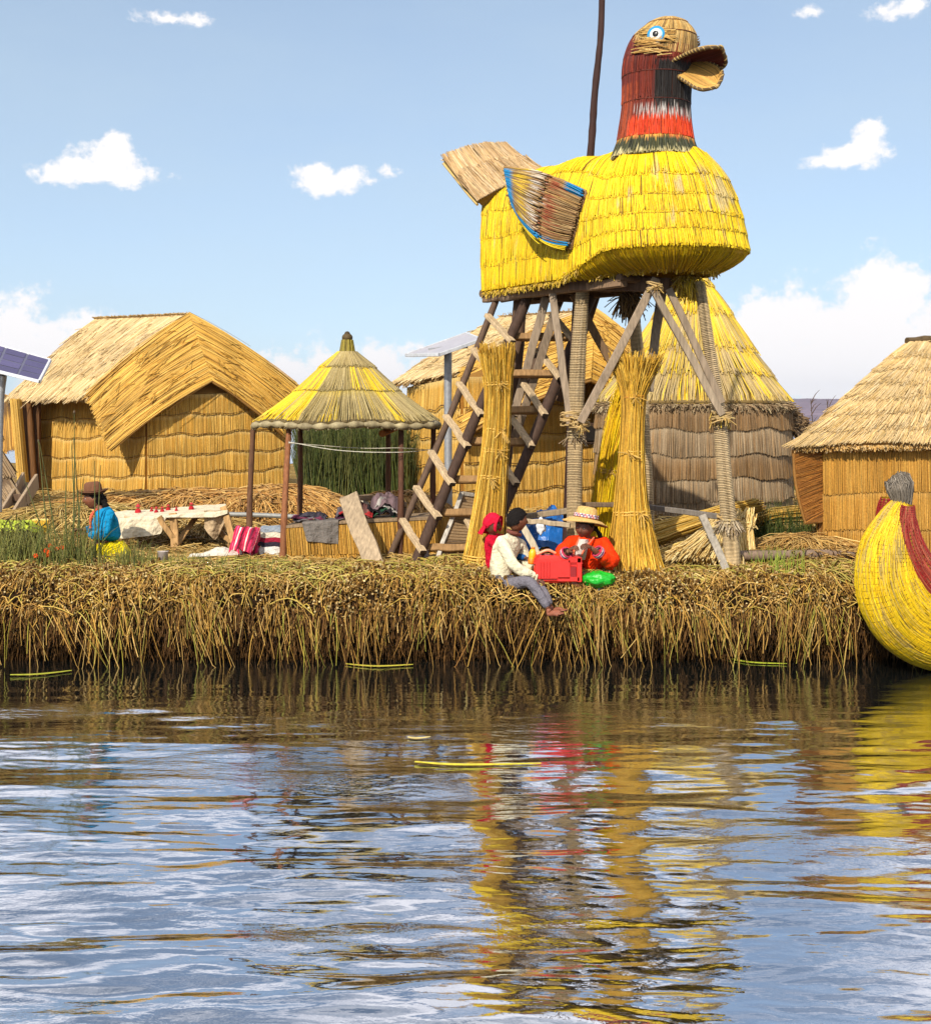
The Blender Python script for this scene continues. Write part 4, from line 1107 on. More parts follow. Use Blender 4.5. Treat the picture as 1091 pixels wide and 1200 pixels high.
        for r_ in rows[1:-1]:
            u = np.linspace(0, 1, 60); v = np.full(60, r_ + .01); strands(mb, (f(u, v) + surf_n(f, u, v, sg_) * .022)[None], np.full((1, 60), .005), C(90, 40, 26), 4)
        return mb
    rep = lambda c, m: np.repeat(c[:, None], m, 1)
    def c_collar(py, a, n, m):
        c = rep(pal([C(58, 62, 38), C(40, 44, 30), C(84, 82, 46)], n), m)
        j = rng.normal(size=(n, 1)) * 2.0
        c = np.where((py + j > 183)[..., None], rep(pal([C(206, 196, 150), C(190, 176, 120)], n), m), c)
        c = np.where((py + j < 168)[..., None], rep(pal([C(200, 160, 70), C(210, 110, 50)], n), m), c)
        return c
    mbc = MB()
    cp = np.array([(163, 42.0), (169, 43.5), (175, 45.5), (181, 47.5), (187, 49.5)], float)
    def Sc(u, v):
        a = np.asarray(u, float) * 2 * PI; k = np.asarray(v, float) * 4
        r = np.interp(k, np.arange(5), cp[:, 1]) * pm; z = zf(np.interp(k, np.arange(5), cp[:, 0]))
        return np.stack([np.full_like(r, (768 - 545.5) * pm), np.full_like(r, Yc), z], -1) + (np.cos(a) * r)[..., None] * FD + (np.sin(a) * r)[..., None] * RD
    sgc = 1 if surf_n(Sc, np.array([0.0]), np.array([.5]), 1)[0] @ FD > 0 else -1
    uu, vv = np.meshgrid(np.linspace(0, 1, 40), np.linspace(0, 1, 6)); sheet(mbc, Sc(uu, vv), .02, C(70, 60, 30))
    thatch(mbc, Sc, sgc, [0, 1.0], 420, .0075, lambda u, v, tt, i: c_collar(np.interp(v * 4, np.arange(5), cp[:, 0]), u, u.shape[0], u.shape[1]), lift=.012, over=.02, jit=.03, K=7, base=.012, ujit=.001)
    mbc.build('collar', M_paint(), t)
    def c_neck(py, a, n, m):
        aa = np.abs(a)
        c = rep(pal(RED, n, .14), m)
        c = np.where((py > 96)[..., None] & (a > 55)[..., None] * 0 > 0, c, c)
        j = rng.normal(size=(n, 1)) * 2.5
        jr = rng.normal(size=(n, 1)) * 9
        org = rep(pal([C(226, 66, 22), C(236, 88, 26), C(206, 46, 20)], n), m)
        back = rep(pal([C(150, 62, 30), C(176, 76, 36), C(122, 50, 30)], n), m)
        c = np.where(((py > 94) & (aa + jr > 95))[..., None], back, c)
        c = np.where(((py + j > 134) & (aa + jr < 100))[..., None], org, c)
        wht = rep(pal([C(196, 186, 180), C(150, 130, 128), C(210, 204, 198)], n), m)
        c = np.where(((py + j > 121) & (py + j < 133) & (aa + jr < 85))[..., None] & (rng.random((n, 1, 1)) < .8), wht, c)
        blk = rep(pal([C(30, 24, 22), C(44, 34, 28), C(20, 18, 18)], n), m)
        c = np.where(((py + j <= 124) & (py > 70) & (a + jr * .6 < 62) & (a + jr * .6 > -56))[..., None], blk, c)
        return c
    mbn = part('neck', 1, 7.6, [0, .30, .62, 1.0], c_neck)
    mbn.build('neck', M_paint(), t)
    def c_head(py, a, n, m):
        c = rep(pal(RED, n, .14), m); aa = np.abs(a)
        jr = rng.normal(size=(n, 1)) * 7; j = rng.normal(size=(n, 1)) * 1.5
        st = rep(pal([C(206, 168, 96), C(190, 148, 76), C(222, 190, 124), C(60, 44, 30), C(176, 132, 66)], n, .1), m)
        lim = np.interp(py, [22, 38, 60, 84], [180, 118, 66, 46])
        return np.where((aa + jr < lim)[..., None], st, c)
    mbh = part('head', 6.9, 13, [0, .34, .66, 1.0], c_head, 430)
    # loose straw wisps sweeping back over the cheek
    for s_ in (1, -1):
        n = 46; k0 = R(6.6, 9.4, n); a0 = s_ * R(34, 62, n) / 360; a1 = a0 + s_ * R(20, 52, n) / 360; tt = np.linspace(0, 1, 5)
        ua = a0[:, None] + (a1 - a0)[:, None] * tt; ka = k0[:, None] + R(-.2, .7, n)[:, None] * tt
        q = Sn(ua, ka / 13.0); ax = np.stack([(np.interp(ka, np.linspace(0, 13, len(pr)), pr[:, 1]) - 545.5) * pm, np.full_like(ka, Yc), q[..., 2]], -1)
        strands(mbh, q + nz(q - ax) * .045, .006, pal([C(196, 156, 84), C(206, 176, 110), C(170, 124, 60)], n), 3)
    head = mbh.build('head', M_paint(), t)

    # ---- eyes: one on each side, painted wooden discs
    for s_ in (1, -1):
        a = s_ * math.radians(-66); py = 51 if s_ > 0 else 52
        k = np.interp(-py, -pr[:, 0], np.linspace(0, 13, len(pr))); c = Sn(np.array(a / 2 / PI), np.array(k / 13.0))
        o = nz(c - np.array([(779 - 545.5) * pm, Yc, c[2] - .06]))
        c = c + o * .03
        mb = MB()
        lathe(mb, [(.001, .028), (.030, .028), (.031, .022)], c, C(22, 20, 22), 24, o)
        lathe(mb, [(.030, .020), (.058, .020), (.060, .014)], c, C(226, 222, 216), 24, o)
        lathe(mb, [(.056, .012), (.088, .012), (.090, -.02), (.001, -.02)], c, C(40, 140, 190), 24, o)
        ball(mb, c + o * .028 + np.array([.008, 0, .008]), .006, C(230, 230, 230), 6)
        mb.build('eye', mat('gloss_paint', .35, .5, 8, .12), t)

    # ---- beak
    def beak(name, c0, dirv, upv, L_, W_, top, bot, cup):
        mb = MB(); dirv = nz(dirv); side = nz(np.cross(dirv, upv)); upv = np.cross(side, dirv)
        s = np.linspace(0, 1, 18); tq = np.linspace(-1, 1, 15)
        hw = W_ * np.interp(s, [0, .2, .5, .75, .9, .97, 1], [.86, .84, .95, 1.0, .82, .5, .12])
        G = c0 + (s * L_)[:, None, None] * dirv + (hw[:, None] * tq)[..., None] * side + (cup * (tq ** 2)[None, :] * (hw[:, None] / W_) + .02 * np.sin(s * PI)[:, None])[..., None] * upv
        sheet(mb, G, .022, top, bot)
        # reeds laid along the beak, both faces
        nn = normals(G)
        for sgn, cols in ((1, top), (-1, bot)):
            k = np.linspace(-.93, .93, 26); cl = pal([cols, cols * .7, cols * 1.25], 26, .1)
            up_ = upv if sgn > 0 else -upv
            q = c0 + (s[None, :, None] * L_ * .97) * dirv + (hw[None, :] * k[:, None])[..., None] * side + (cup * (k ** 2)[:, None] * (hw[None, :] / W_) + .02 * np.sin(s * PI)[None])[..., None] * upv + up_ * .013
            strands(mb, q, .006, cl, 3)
        rim = np.concatenate([G[:, 0], G[-1, 1:-1], G[::-1, -1]])
        tube(mb, rim, .018, C(96, 74, 46), 6, n=60)
        helix(mb, rim[::2], [.017, .017], .034, .006, C(196, 164, 100), 8)
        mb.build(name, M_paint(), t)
    hc = np.array([(774 - 545.5) * pm, Yc, 0])
    c1 = hc + FD * .23 + [0, 0, zf(77)]; c2 = hc + FD * .20 + [0, 0, zf(80)]
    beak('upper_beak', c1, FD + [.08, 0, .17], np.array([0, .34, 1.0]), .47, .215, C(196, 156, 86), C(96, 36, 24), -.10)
    beak('lower_beak', c2, np.array([.80, -.54, -.60]), np.array([-.22, -.80, .75]), .50, .19, C(206, 160, 84), C(176, 136, 72), .03)
tower(); bird()

# mast beside the bird
mb = MB(); pp = PP([(676, 345, 15.35), (692, 182, 15.3), (697, 110, 15.3), (704, 40, 15.3), (706, -30, 15.3), (708, -90, 15.3)])
pp = np.concatenate([[[pp[0, 0] - .12, 15.4, GZ - .05]], pp]); tube(mb, pp, [.045, .042, .040, .036, .034, .03], C(62, 42, 38), 9, n=40, knob=.08)
mb.build('mast', M_wood(), label='thin dark crooked wooden mast rising behind the reed bird past the top edge', cat='mast')

# ================================================================== stairway up to the bird
def stair():
    t = thing('stairway', 'dark pole stairway with pale cross boards leaning against the left of the tower', 'stairway', P(520, 672, 14.9) * [1, 1, 0] + [0, 0, GZ])
    D1, D2 = C(72, 54, 44), C(96, 76, 62)
    def pole(a, b, r, col):
        mb = MB(); p = PP([a, b]); m = (p[0] + p[1]) / 2 + rng.normal(size=3) * .015
        tube(mb, [p[0], m, p[1]], r, col, 9, n=14, knob=.06); mb.build('rail', M_wood(), t)
    L1 = lambda py: 450 + (668 - py) / (668 - 350) * 132     # thin left
    LA = lambda py: 482 + (672 - py) / (672 - 345) * 138     # thick left
    L2 = lambda py: 558 + (672 - py) / (672 - 345) * 136     # thick right
    L3 = lambda py: 526 + (668 - py) / (668 - 350) * 132     # thin right
    YA = lambda py: 14.75 + (672 - py) / 327 * 1.0
    pole((L1(672), 672, 15.25), (L1(346), 346, 16.1), .038, D2)
    pole((LA(674), 674, YA(674)), (LA(346), 346, YA(346)), .058, D1)
    pole((L2(674), 674, YA(674)), (L2(348), 348, YA(348)), .056, D1)
    pole((L3(672), 672, 15.3), (L3(350), 350, 16.1), .036, D2)
    rows = [(612, 645), (574, 604), (532, 565), (490, 521), (452, 484), (412, 441), (372, 398)]
    for (a, b) in rows:
        Yb = YA(b) - .04; Ya = Yb + .42
        for (x0, x1) in ((L1(a) + 1, LA(b) - 1), (L3(a) + 1, L2(b) - 1)):
            mb = MB(); beam(mb, P(x0 - 3, a - 3, Ya - .12), P(x1 + 4, b + 3, Yb - .08), .078, .045, C(188, 164, 130), up=(.55, -.75, .35), endcol=C(70, 56, 46)); mb.build('cleat', M_wood(), t)
        y = b - 3
        mb = MB(); beam(mb, P(LA(y) + 2, y, Yb + .13), P(L2(y) + 2, y, Yb + .13), .09, .075, C(150, 116, 76), up=(0, .3, 1)); mb.build('tread', M_wood(), t)
stair()

# ================================================================== standing reed sheaves
def sheaf(pts, wid, ties, n, cols, label, dep=.8, top=.22, name='reed_sheaf', r=.0066, group='standing reed sheaves'):
    p = PP(pts); p[0, 2] = max(p[0, 2], GZ - .02) if p[0, 2] < 1.2 else p[0, 2]
    t = thing(name, label, 'reed sheaf', [p[0, 0], p[0, 1], GZ], group)
    K = 12; ctr = smooth_path(p, K); w = np.interp(np.linspace(0, 1, K), np.linspace(0, 1, len(wid)), np.array(wid)) * p[:, 1].mean() / F
    a = R(0, 2 * PI, n); q = np.sqrt(R(0, 1, n)); q = np.where(rng.random(n) < .5, .8 + .2 * q, q)
    a2 = a + rng.normal(size=n) * .5
    tt = np.linspace(0, 1, K)
    aa = a[:, None] * (1 - tt) + a2[:, None] * tt
    V = ctr[None] + np.stack([np.cos(aa) * q[:, None] * w, np.sin(aa) * q[:, None] * w * dep, np.zeros((n, K))], -1)
    V += rng.normal(size=(n, 1, 3)) * .011 + rng.normal(size=(n, K, 3)) * .003
    ext = R(-1.0, 1, n) * top
    V[:, -1] += nz(V[:, -1] - V[:, -2]) * ext[:, None]
    V[:, 0, 2] = np.maximum(GZ - .03, V[:, 0, 2] - R(0, .06, n)) if p[0, 2] < 1.3 else V[:, 0, 2]
    col = np.repeat(pal(cols, n, .15)[:, None], K, 1)
    mb = MB(); strands(mb, V, R(.7, 1.2, n)[:, None] * r * np.linspace(1, .7, K), col, 3)
    core = np.clip(w * .72, .02, 9); strands(mb, ctr[None, :-1], core[None, :-1], C(150, 108, 34), 10, cap=True)
    mb.build('reeds', M_reed(), t)
    for (f, cl) in ties:
        k = f * (K - 1); c = interp(np.arange(K), ctr, np.array([k]))[0]; ww = np.interp(k, np.arange(K), w) * 1.06
        mb = MB(); ax = nz(ctr[min(int(k) + 1, K - 1)] - ctr[int(k)])
        for dz in (-.014, .012):
            strands(mb, (ringpath(c + ax * dz, nz(np.cross(ax, [0, 1, 0])), nz(np.cross(ax, np.cross(ax, [0, 1, 0]))), ww, ww * dep, 30) + rng.normal(size=(31, 3)) * .003)[None], .0095, cl, 5)
        kn = c + np.array([R(-.5, .5) * ww, -ww * dep, 0])
        fringe(mb, [kn, kn + [.02, 0, 0]], 14, .10, .005, [C(214, 176, 96), C(190, 150, 70)], [.4, -.4, -.4], .6)
        mb.build('tie', M_reed(), t)
YS = [C(218, 172, 56), C(198, 146, 38), C(230, 194, 92), C(160, 112, 32)]
TIE = C(214, 172, 84)
sheaf([(566, 678, 14.5), (570, 625, 14.52), (577, 560, 14.58), (582, 505, 14.62), (584, 460, 14.65), (583, 426, 14.65)], [24, 19, 14.5, 13, 13, 18], [(.06, TIE), (.40, TIE), (.51, TIE), (.60, TIE), (.86, TIE)], 1300, YS, 'tall golden reed sheaf tied in rings, standing left of the seated children')
sheaf([(742, 684, 14.35), (741, 640, 14.38), (739, 580, 14.42), (740, 520, 14.5), (742, 465, 14.55), (744, 436, 14.6)], [36, 27, 16, 11.5, 11.5, 24], [(.33, TIE), (.56, TIE), (.80, C(190, 130, 50))], 1500, YS, 'tall golden reed sheaf flaring at both ends, behind the woman in orange')
sheaf([(702, 655, 15.6), (708, 600, 15.6), (716, 540, 15.55), (726, 490, 15.5), (732, 470, 15.5)], [14, 15, 14, 13, 14], [(.45, TIE)], 420, YEL + YS[:2], 'slim yellow reed sheaf leaning beside the wrapped tower post')

# ---- cut bundles lying on the ground at the right
def bundle(pts, wid, n, cols, label, ties=()):
    p = PP(pts); K = 10; ctr = smooth_path(p, K); w = np.interp(np.linspace(0, 1, K), np.linspace(0, 1, len(wid)), wid) * p[:, 1].mean() / F
    d = nz(p[-1] - p[0]); s = nz(np.cross(d, [0, 0, 1]) + 1e-6); u = np.cross(s, d)
    if abs(d[2]) > .7: s = np.array([1.0, 0, 0]); u = np.array([0, 1.0, 0])
    a = R(0, 2 * PI, n); q = np.sqrt(R(0, 1, n)); q = np.where(rng.random(n) < .6, .8 + .2 * q, q)
    V = ctr[None] + (np.cos(a) * q)[:, None, None] * w[None, :, None] * s + (np.sin(a) * q * .6)[:, None, None] * w[None, :, None] * u
    V += rng.normal(size=(n, 1, 3)) * .014 + rng.normal(size=(n, K, 3)) * .004; V[:, -1] += d * R(-.1, .12, n)[:, None]; V[:, 0] -= d * R(-.1, .1, n)[:, None]
    V[..., 2] = np.maximum(V[..., 2], GZ + .01)
    mb = MB(); strands(mb, V, R(.006, .010, n), pal(cols, n, .14), 3)
    core = np.clip(w * .55, .02, 9); strands(mb, ctr[None], core[None], C(130, 96, 40), 8, cap=True)
    b = mb.build('reed_bundle', M_reed(), label=label, cat='reed bundle', group='cut reed bundles lying about')
    for f in ties:
        c = interp(np.arange(K), ctr, np.array([f * (K - 1)]))[0]; ww = np.interp(f * (K - 1), np.arange(K), w) * 1.08
        mt = MB()
        for dz in (-.02, .02): strands(mt, ringpath(c + d * dz, s, u, ww, ww * .68)[None], .010, C(226, 196, 130), 5)
        mt.build('tie', M_reed(), b)
    return b
LY = [C(216, 178, 84), C(196, 152, 56), C(228, 200, 124), C(170, 124, 44)]
LP = [C(234, 206, 140), C(216, 180, 104), C(240, 220, 166), C(196, 156, 84)]
bundle([(760, 630, 15.7), (800, 616, 15.8), (850, 602, 16.1), (880, 594, 16.3)], [17, 13, 11, 10], 420, LY, 'golden reed bundle lying flat behind the low grey tower rail')
bundle([(766, 662, 15.2), (800, 645, 15.4), (846, 630, 15.8)], [14, 12, 10], 340, LY, 'golden tied reed bundle lying lowest, beside the flared sheaf', (.35,))
bundle([(820, 674, 14.6), (832, 650, 14.85), (842, 627, 15.1), (847, 613, 15.3)], [56, 37, 20, 12], 1200, LP, 'pale reed bundle fanned out across the ground left of the right tower post')
bundle([(872, 674, 14.75), (871, 648, 14.85), (870, 622, 14.95), (872, 609, 15.0)], [15, 12, 9, 13], 300, LP, 'pale reed bundle propped upright just right of the right tower post', (.85,))
bundle([(862, 618, 16.4), (900, 606, 16.7), (945, 602, 17.0)], [9, 10, 12], 300, LY, 'golden reed bundle lying under the round house wall near the rushes')
mb = MB(); pp = PP([(832, 655, 14.55), (890, 655, 14.62), (950, 654, 14.72), (1000, 653, 14.8)]) + [0, 0, .035]; tube(mb, pp, [.055, .05, .05, .045], C(128, 108, 92), 12, n=16, knob=.05)
mb.build('log', M_wood(), label='weathered grey log lying past the right tower post', cat='log')
# ================================================================== gazebo
def gazebo():
    Y0 = 16.2; pm = Y0 / F; cx = (407 - 545.5) * pm; zf = lambda py: H - (py - HOR) / F * Y0
    t = thing('gazebo', 'open reed gazebo with grey and yellow thatched cone roof on thin red-brown poles', 'gazebo', [cx, Y0, GZ])
    rad = [(389, 2), (394, 5), (402, 7), (413, 8), (431, 29), (460, 60), (478, 84), (496, 110)]
    pr = np.array(rad[3:], float); pz = zf(pr[:, 0]); rr = pr[:, 1] * pm
    def S(u, v):
        a = np.asarray(u) * 2 * PI + .25; k = np.asarray(v) * (len(pz) - 1); i = np.arange(len(pz))
        hexa = 1 / np.cos((a % (PI / 3)) - PI / 6); f = np.interp(k, i, [0, .2, .5, .8, 1.0])
        r = np.interp(k, i, rr) * (1 + (hexa / 1.06 - 1) * f * .55)
        z = np.interp(k, i, pz) + .012 * np.sin(a * 6) * f
        return np.stack([cx + r * np.sin(a), Y0 - r * np.cos(a), z], -1)
    sg = 1 if surf_n(S, np.array([0.0]), np.array([.5]), 1)[0][1] < 0 else -1
    GR = [C(160, 146, 112), C(138, 124, 94), C(182, 168, 130), C(112, 98, 72)]
    def rc(u, v, tt, i):
        n = u.shape[0]; a = ((u[:, 0] * 360 + 14) + 180) % 360 - 180       # 0 towards the camera, - = left
        w = wob(a * .09, a * 0 + i, 1.0, 3) + rng.normal(size=n) * .55
        th = np.where((a < -28) & (a > -120), -1.2, 1.15)
        if i == 1: th = np.where((a > 8) & (a < 60), .05, th)
        if i >= 2: th = np.where((a > -10) & (a < 45), .75, th)
        if i == 0: th = np.where(a < -40, -.6, 1.6)
        yel = (w > th)[:, None]
        g_ = pal(GR, n, .13); y_ = pal(YEL, n, .1); f_ = R(0, .7, (n, 1)) ** 1.4; c = np.where(yel, y_ * (1 - f_) + g_ * f_, g_ * .88 + y_ * .12)
        c = np.repeat(c[:, None], u.shape[1], 1)
        if i >= 2:
            k = (np.clip(1 - np.abs(tt - .06) / .12, 0, 1) * ((a > -28) & (a < 60))[:, None])[..., None] * .6
            c = c * (1 - k) + C(206, 180, 40) * k
        return c
    mb = MB(); uu, vv = np.meshgrid(np.linspace(0, 1, 49), np.linspace(0, 1, 12)); sheet(mb, S(uu, vv), .03, C(96, 80, 46))
    thatch(mb, S, sg, [0.02, .25, .5, 1.0], 950, .0062, rc, lift=.012, over=.012, jit=.01, K=5, base=.022, spread=.002, ujit=.0004)
    for v in (.25, .5):
        u = np.linspace(0, 1, 90); strands(mb, (S(u, np.full(90, v + .012)) + surf_n(S, u, np.full(90, v), sg) * .034)[None], np.full((1, 90), .007), C(120, 104, 56), 4)
    mb.build('roof', M_paint(), t)
    mb = MB(); u = np.linspace(0, 1, 181); p = S(u, np.full(181, 1.0)) + [0, 0, -.02]
    r = .022 + .020 * np.abs(np.sin(u * PI * 36)); strands(mb, p[None], r[None], pal(GR, 181, .1)[None], 8)
    fringe(mb, p, 600, .035, .005, GR, [0, -.1, -1], .5)
    mb.build('eave_roll', M_reed(), t)
    mb = MB()
    lathe(mb, [((b * pm), zf(a)) for a, b in [(416, 9), (412, 8.5), (404, 7), (399, 6)]], [cx, Y0, 0], C(126, 108, 46), 16)
    n = 60; k = R(0, 2 * PI, n); tt = np.linspace(0, 1, 4); o = np.stack([np.sin(k), np.cos(k), 0 * k], -1)
    q = np.array([cx, Y0, 0]) + o[:, None] * (np.interp(tt, [0, 1], [9.3, 6.2]) * pm)[None, :, None]; q[..., 2] = zf(416) + (zf(398) - zf(416)) * tt
    strands(mb, q, .008, pal([C(140, 124, 60), C(110, 96, 50), C(176, 160, 60)], n), 3)
    ball(mb, [cx, Y0, zf(395.5)], 6.4 * pm, C(84, 68, 40), 10, (1, 1, .85)); ball(mb, [cx, Y0, zf(391)], 3.4 * pm, C(66, 52, 34), 8, (1, 1, .9))
    mb.build('finial', M_reed(), t)
    RB = C(108, 74, 52)
    for (a, b, Ya, Yb, cl) in (((297, 500), (292, 664), 16.0, 15.75, C(98, 68, 48)), ((339, 500), (331, 672), 15.3, 15.1, C(136, 88, 58)), ((470, 500), (469, 662), 15.4, 15.4, C(88, 58, 42)), ((508, 500), (509, 640), 16.3, 16.4, C(108, 72, 52)), ((352, 500), (350, 640), 17.0, 17.0, RB), ((455, 500), (456, 640), 17.1, 17.1, RB)):
        mb = MB(); q = PP([(a[0], a[1] - 2, Ya + (.22 if Ya < 15.7 else 0)), ((a[0] + b[0]) / 2 + R(-1.5, 1.5), (a[1] + b[1]) / 2, (Ya + Yb) / 2), (b[0], b[1], Yb)]); q[-1, 2] = GZ - .06
        tube(mb, q, [.030, .033, .037], cl, 9, n=16, knob=.09); mb.build('post', M_wood(), t)
    mb = MB(); tube(mb, PP([(448, 508, 15.6), (470, 498, 16.6)]), .04, C(170, 104, 50), 8); mb.build('rafter', M_wood(), t)
    mb = MB()
    tube(mb, PP([(338, 518, 15.3), (400, 528, 15.35), (469, 530, 15.4), (509, 526, 16.3)]), .005, C(206, 200, 184), 5, n=30)
    tube(mb, PP([(338, 519, 15.3), (420, 525, 15.4), (470, 525, 15.4), (509, 528, 16.3)]), .004, C(196, 188, 168), 5, n=30)
    mb.build('washing_line', M_cloth(), t)
gazebo()

# ================================================================== table of trinkets
def cloth_drape(fn, nu, nv, th, col, name, m=None, **k):
    uu, vv = np.meshgrid(np.linspace(0, 1, nu), np.linspace(0, 1, nv)); G = fn(uu, vv)
    mb = MB(); sheet(mb, G, th, col); return mb.build(name, m or M_cloth(), **k)

def table():
    t = thing('market_table', 'low rough wooden trestle table on the reed island behind the woman in blue', 'table', P(200, 648, 16.1) * [1, 1, 0] + [0, 0, GZ])
    WDL = C(178, 140, 92); z = 1.25
    def pt(px, Y): return np.array([(px - 545.5) / F * Y, Y, z])
    a, b, c, d = pt(132, 16.0), pt(266, 16.25), pt(262, 17.0), pt(136, 16.8)
    a[2] -= .03; b[2] += .05; c[2] += .05
    mb = MB()
    for f in (.1, .37, .64, .9):
        beam(mb, a + (d - a) * f, b + (c - b) * f, .17, .022, WDL * R(.85, 1.1))
    mb.build('tabletop', M_wood(), t)
    def leg(p, q, w=.07):
        mb = MB(); beam(mb, p, q, w, .05, WDL * R(.85, 1.1), up=(0, 1, 0)); mb.build('leg', M_wood(), t)
    leg(P(203, 602, 16.15), P(206, 650, 16.0), .085); leg(P(262, 594, 16.3), P(280, 652, 16.1), .075)
    leg(P(150, 606, 16.1), P(143, 655, 16.0)); leg(P(258, 596, 16.9), P(262, 640, 17.1)); leg(P(146, 604, 16.8), P(140, 640, 17.0))
    def br(p, q):
        mb = MB(); beam(mb, p, q, .06, .035, WDL * .9, up=(0, 1, 0)); mb.build('brace', M_wood(), t)
    br(P(205, 640, 16.02), P(232, 604, 16.6)); br(P(204, 632, 16.05), P(186, 606, 16.05)); br(P(256, 622, 16.5), P(276, 640, 16.15)); br(P(268, 640, 16.15), P(290, 628, 16.6))
    Lx = b - a; Dy = d - a
    def drape(u, v):
        u = np.asarray(u); v = np.asarray(v)
        # v<0.35 hangs over the front edge, the rest lies on the boards
        drop = np.interp(u, [0, .12, .35, .43, .47, .56, .75, .9, 1], [.20, .22, .21, .20, .02, .03, .05, .06, .03])
        hang = np.clip((.35 - v) / .35, 0, 1); lie = np.clip((v - .35) / .65, 0, 1)
        p = a + (u * 1.02 - .01)[..., None] * Lx + lie[..., None] * Dy * .98
        p[..., 2] += .05 + .05 * u * 0 + .012 * wob(u * 9, v * 5, 1, 2) * lie - hang * drop
        p[..., 1] += -.03 - hang * .03 + .025 * np.sin(u * 34) * hang
        return p
    cloth_drape(drape, 70, 24, .008, C(212, 198, 170), 'tablecloth', label='cream cloth laid over the low trestle table', cat='tablecloth', origin=a)
    mb = MB(); 
    def tail(u, v):
        p = P(240, 598, 16.25) + (np.asarray(u)[..., None]) * (P(266, 594, 16.3) - P(240, 598, 16.25)); p[..., 2] = b[2] + .055 - np.asarray(v) * np.interp(u, [0, .5, 1], [.20, .34, .12]); p[..., 1] += -.05 + .03 * np.sin(u * 9 + v * 2)
        return p
    cloth_drape(tail, 16, 12, .008, C(178, 154, 122), 'sack', label='brown sacking hanging off the right end of the low trestle table', cat='sack', origin=P(255, 600, 16.25))
    # trinkets in a row: little red dolls
    xs = [160, 176, 182, 189, 196, 206, 224]
    first = None
    for i, px in enumerate(xs):
        f = (px - 132) / 134.0; p = a + Lx * f + Dy * (.55 + .15 * math.sin(i * 2)); p[2] += .03 + .03 * f
        if first is None:
            mb = MB(); lathe(mb, [(.001, 0), (.036, 0), (.040, .015), (.030, .055), (.014, .07), (.001, .072)], p, C(170, 40, 46), 14)
            first = mb.build('trinket', M_knit(), origin=p, label='small red woollen trinkets set out on the cream tablecloth', cat='trinket', group='red trinkets on the tablecloth')
            mb = MB(); ball(mb, p + [0, 0, .085], .02, C(150, 96, 70), 8); mb.build('head', M_skin(), first)
            mb = MB(); lathe(mb, [(.001, .045), (.012, .03), (.03, .012), (.031, .006), (.001, .004)], p + [0, 0, .085], C(184, 60, 66), 12); mb.build('hat', M_knit(), first)
        else:
            o = copy_tree(first); o.location = p; s = R(.45, .8); o.scale = (s * R(.8, 1.2), s, s * R(.7, 1.05)); o.rotation_euler = (0, 0, R(0, 6))
table()

def ground_cloth():
    c = P(252, 652, 15.35); c[2] = GZ
    def f(u, v):
        x = (u - .5) * .52; y = (v - .5) * .34
        return np.stack([c[0] + x, c[1] + y, c[2] + .03 + .085 * np.exp(-((x - .06) / .17) ** 2 - (y / .12) ** 2) + .012 * wob(u * 9, v * 8, 1, 3)], -1)
    cloth_drape(f, 30, 20, .01, C(206, 198, 184), 'ground_cloth', label='crumpled off-white cloth lying on the reeds in front of the trestle table', cat='cloth')
ground_cloth()
mb = MB(); c = P(191, 664, 14.6); c[2] = GZ + .01
lathe(mb, [(.001, 0), (.045, 0), (.055, .13), (.06, .135), (.05, .13), (.042, .02), (.001, .015)], c, C(176, 164, 158), 18); mb.build('cup', M_plastic(), label='small grey cup standing at the island edge below the trestle table', cat='cup')
mb = MB(); pp = PP([(236, 602, 19.0), (300, 603.5, 18.8), (352, 606, 18.6)]); tube(mb, pp, .032, C(140, 140, 136), 12, n=6); mb.build('pipe', M_metal(), label='pale grey pipe lying level behind the gazebo poles', cat='pipe')

# ================================================================== dry reed heaps
def heap(label, ctr, rx, ry, hgt, n, cols, lean=(0, 0), r=.008, ln=(.3, .9), name='reed_heap', dropy=1.0):
    cx, cy = ctr; mb = MB()
    th = np.linspace(0, 2 * PI, 40, endpoint=False); rr = np.linspace(1, 0.02, 12)
    h = lambda x, y: GZ + hgt * np.clip(1 - (x / rx) ** 2 - (y / ry) ** 2, 0, 1) ** .75 * (1 + .12 * wob(x * 2, y * 2, 1, 2))
    X = cx + np.cos(th)[None] * rr[:, None] * rx; Yy = cy + np.sin(th)[None] * rr[:, None] * ry
    grid(mb, np.stack([X, Yy, h(X - cx, Yy - cy) - .03], -1), C(92, 66, 32), closed=True)
    q = np.sqrt(R(0, 1, n)); a = R(0, 2 * PI, n); x = np.cos(a) * q * rx; y = np.sin(a) * q * ry
    L_ = R(ln[0], ln[1], n); d = np.stack([x / rx * .8 + lean[0], y / ry * .9 * dropy - .25 + lean[1]], -1) + rng.normal(size=(n, 2)) * .5
    d /= np.linalg.norm(d, axis=1, keepdims=True); tt = np.linspace(-.4, .6, 5)
    xx = x[:, None] + d[:, :1] * L_[:, None] * tt; yy = y[:, None] + d[:, 1:] * L_[:, None] * tt
    zz = h(xx, yy) + .01 + R(0, .13, n)[:, None] * (1 - tt ** 2) + R(-.12, .16, n)[:, None] * tt
    strands(mb, np.stack([cx + xx, cy + yy, zz], -1), R(.7, 1.3, n) * r, pal(cols, n, .16), 3)
    return mb.build(name, M_reed(), label=label, cat='reed heap', group='heaps of dry reeds')
HC = [C(192, 146, 76), C(166, 116, 56), C(210, 174, 108), C(132, 90, 42)]
heap('long heap of dry reeds below the left reed house, behind the trestle table', ((235 - 545.5) / F * 22.5, 22.6), 2.3, 1.3, .24, 5200, HC, r=.011)
heap('high heap of dry reeds behind the gazebo poles, sloping down to the right', ((325 - 545.5) / F * 20.5, 20.8), 1.2, 1.2, .40, 3600, HC, lean=(.3, 0), r=.010)
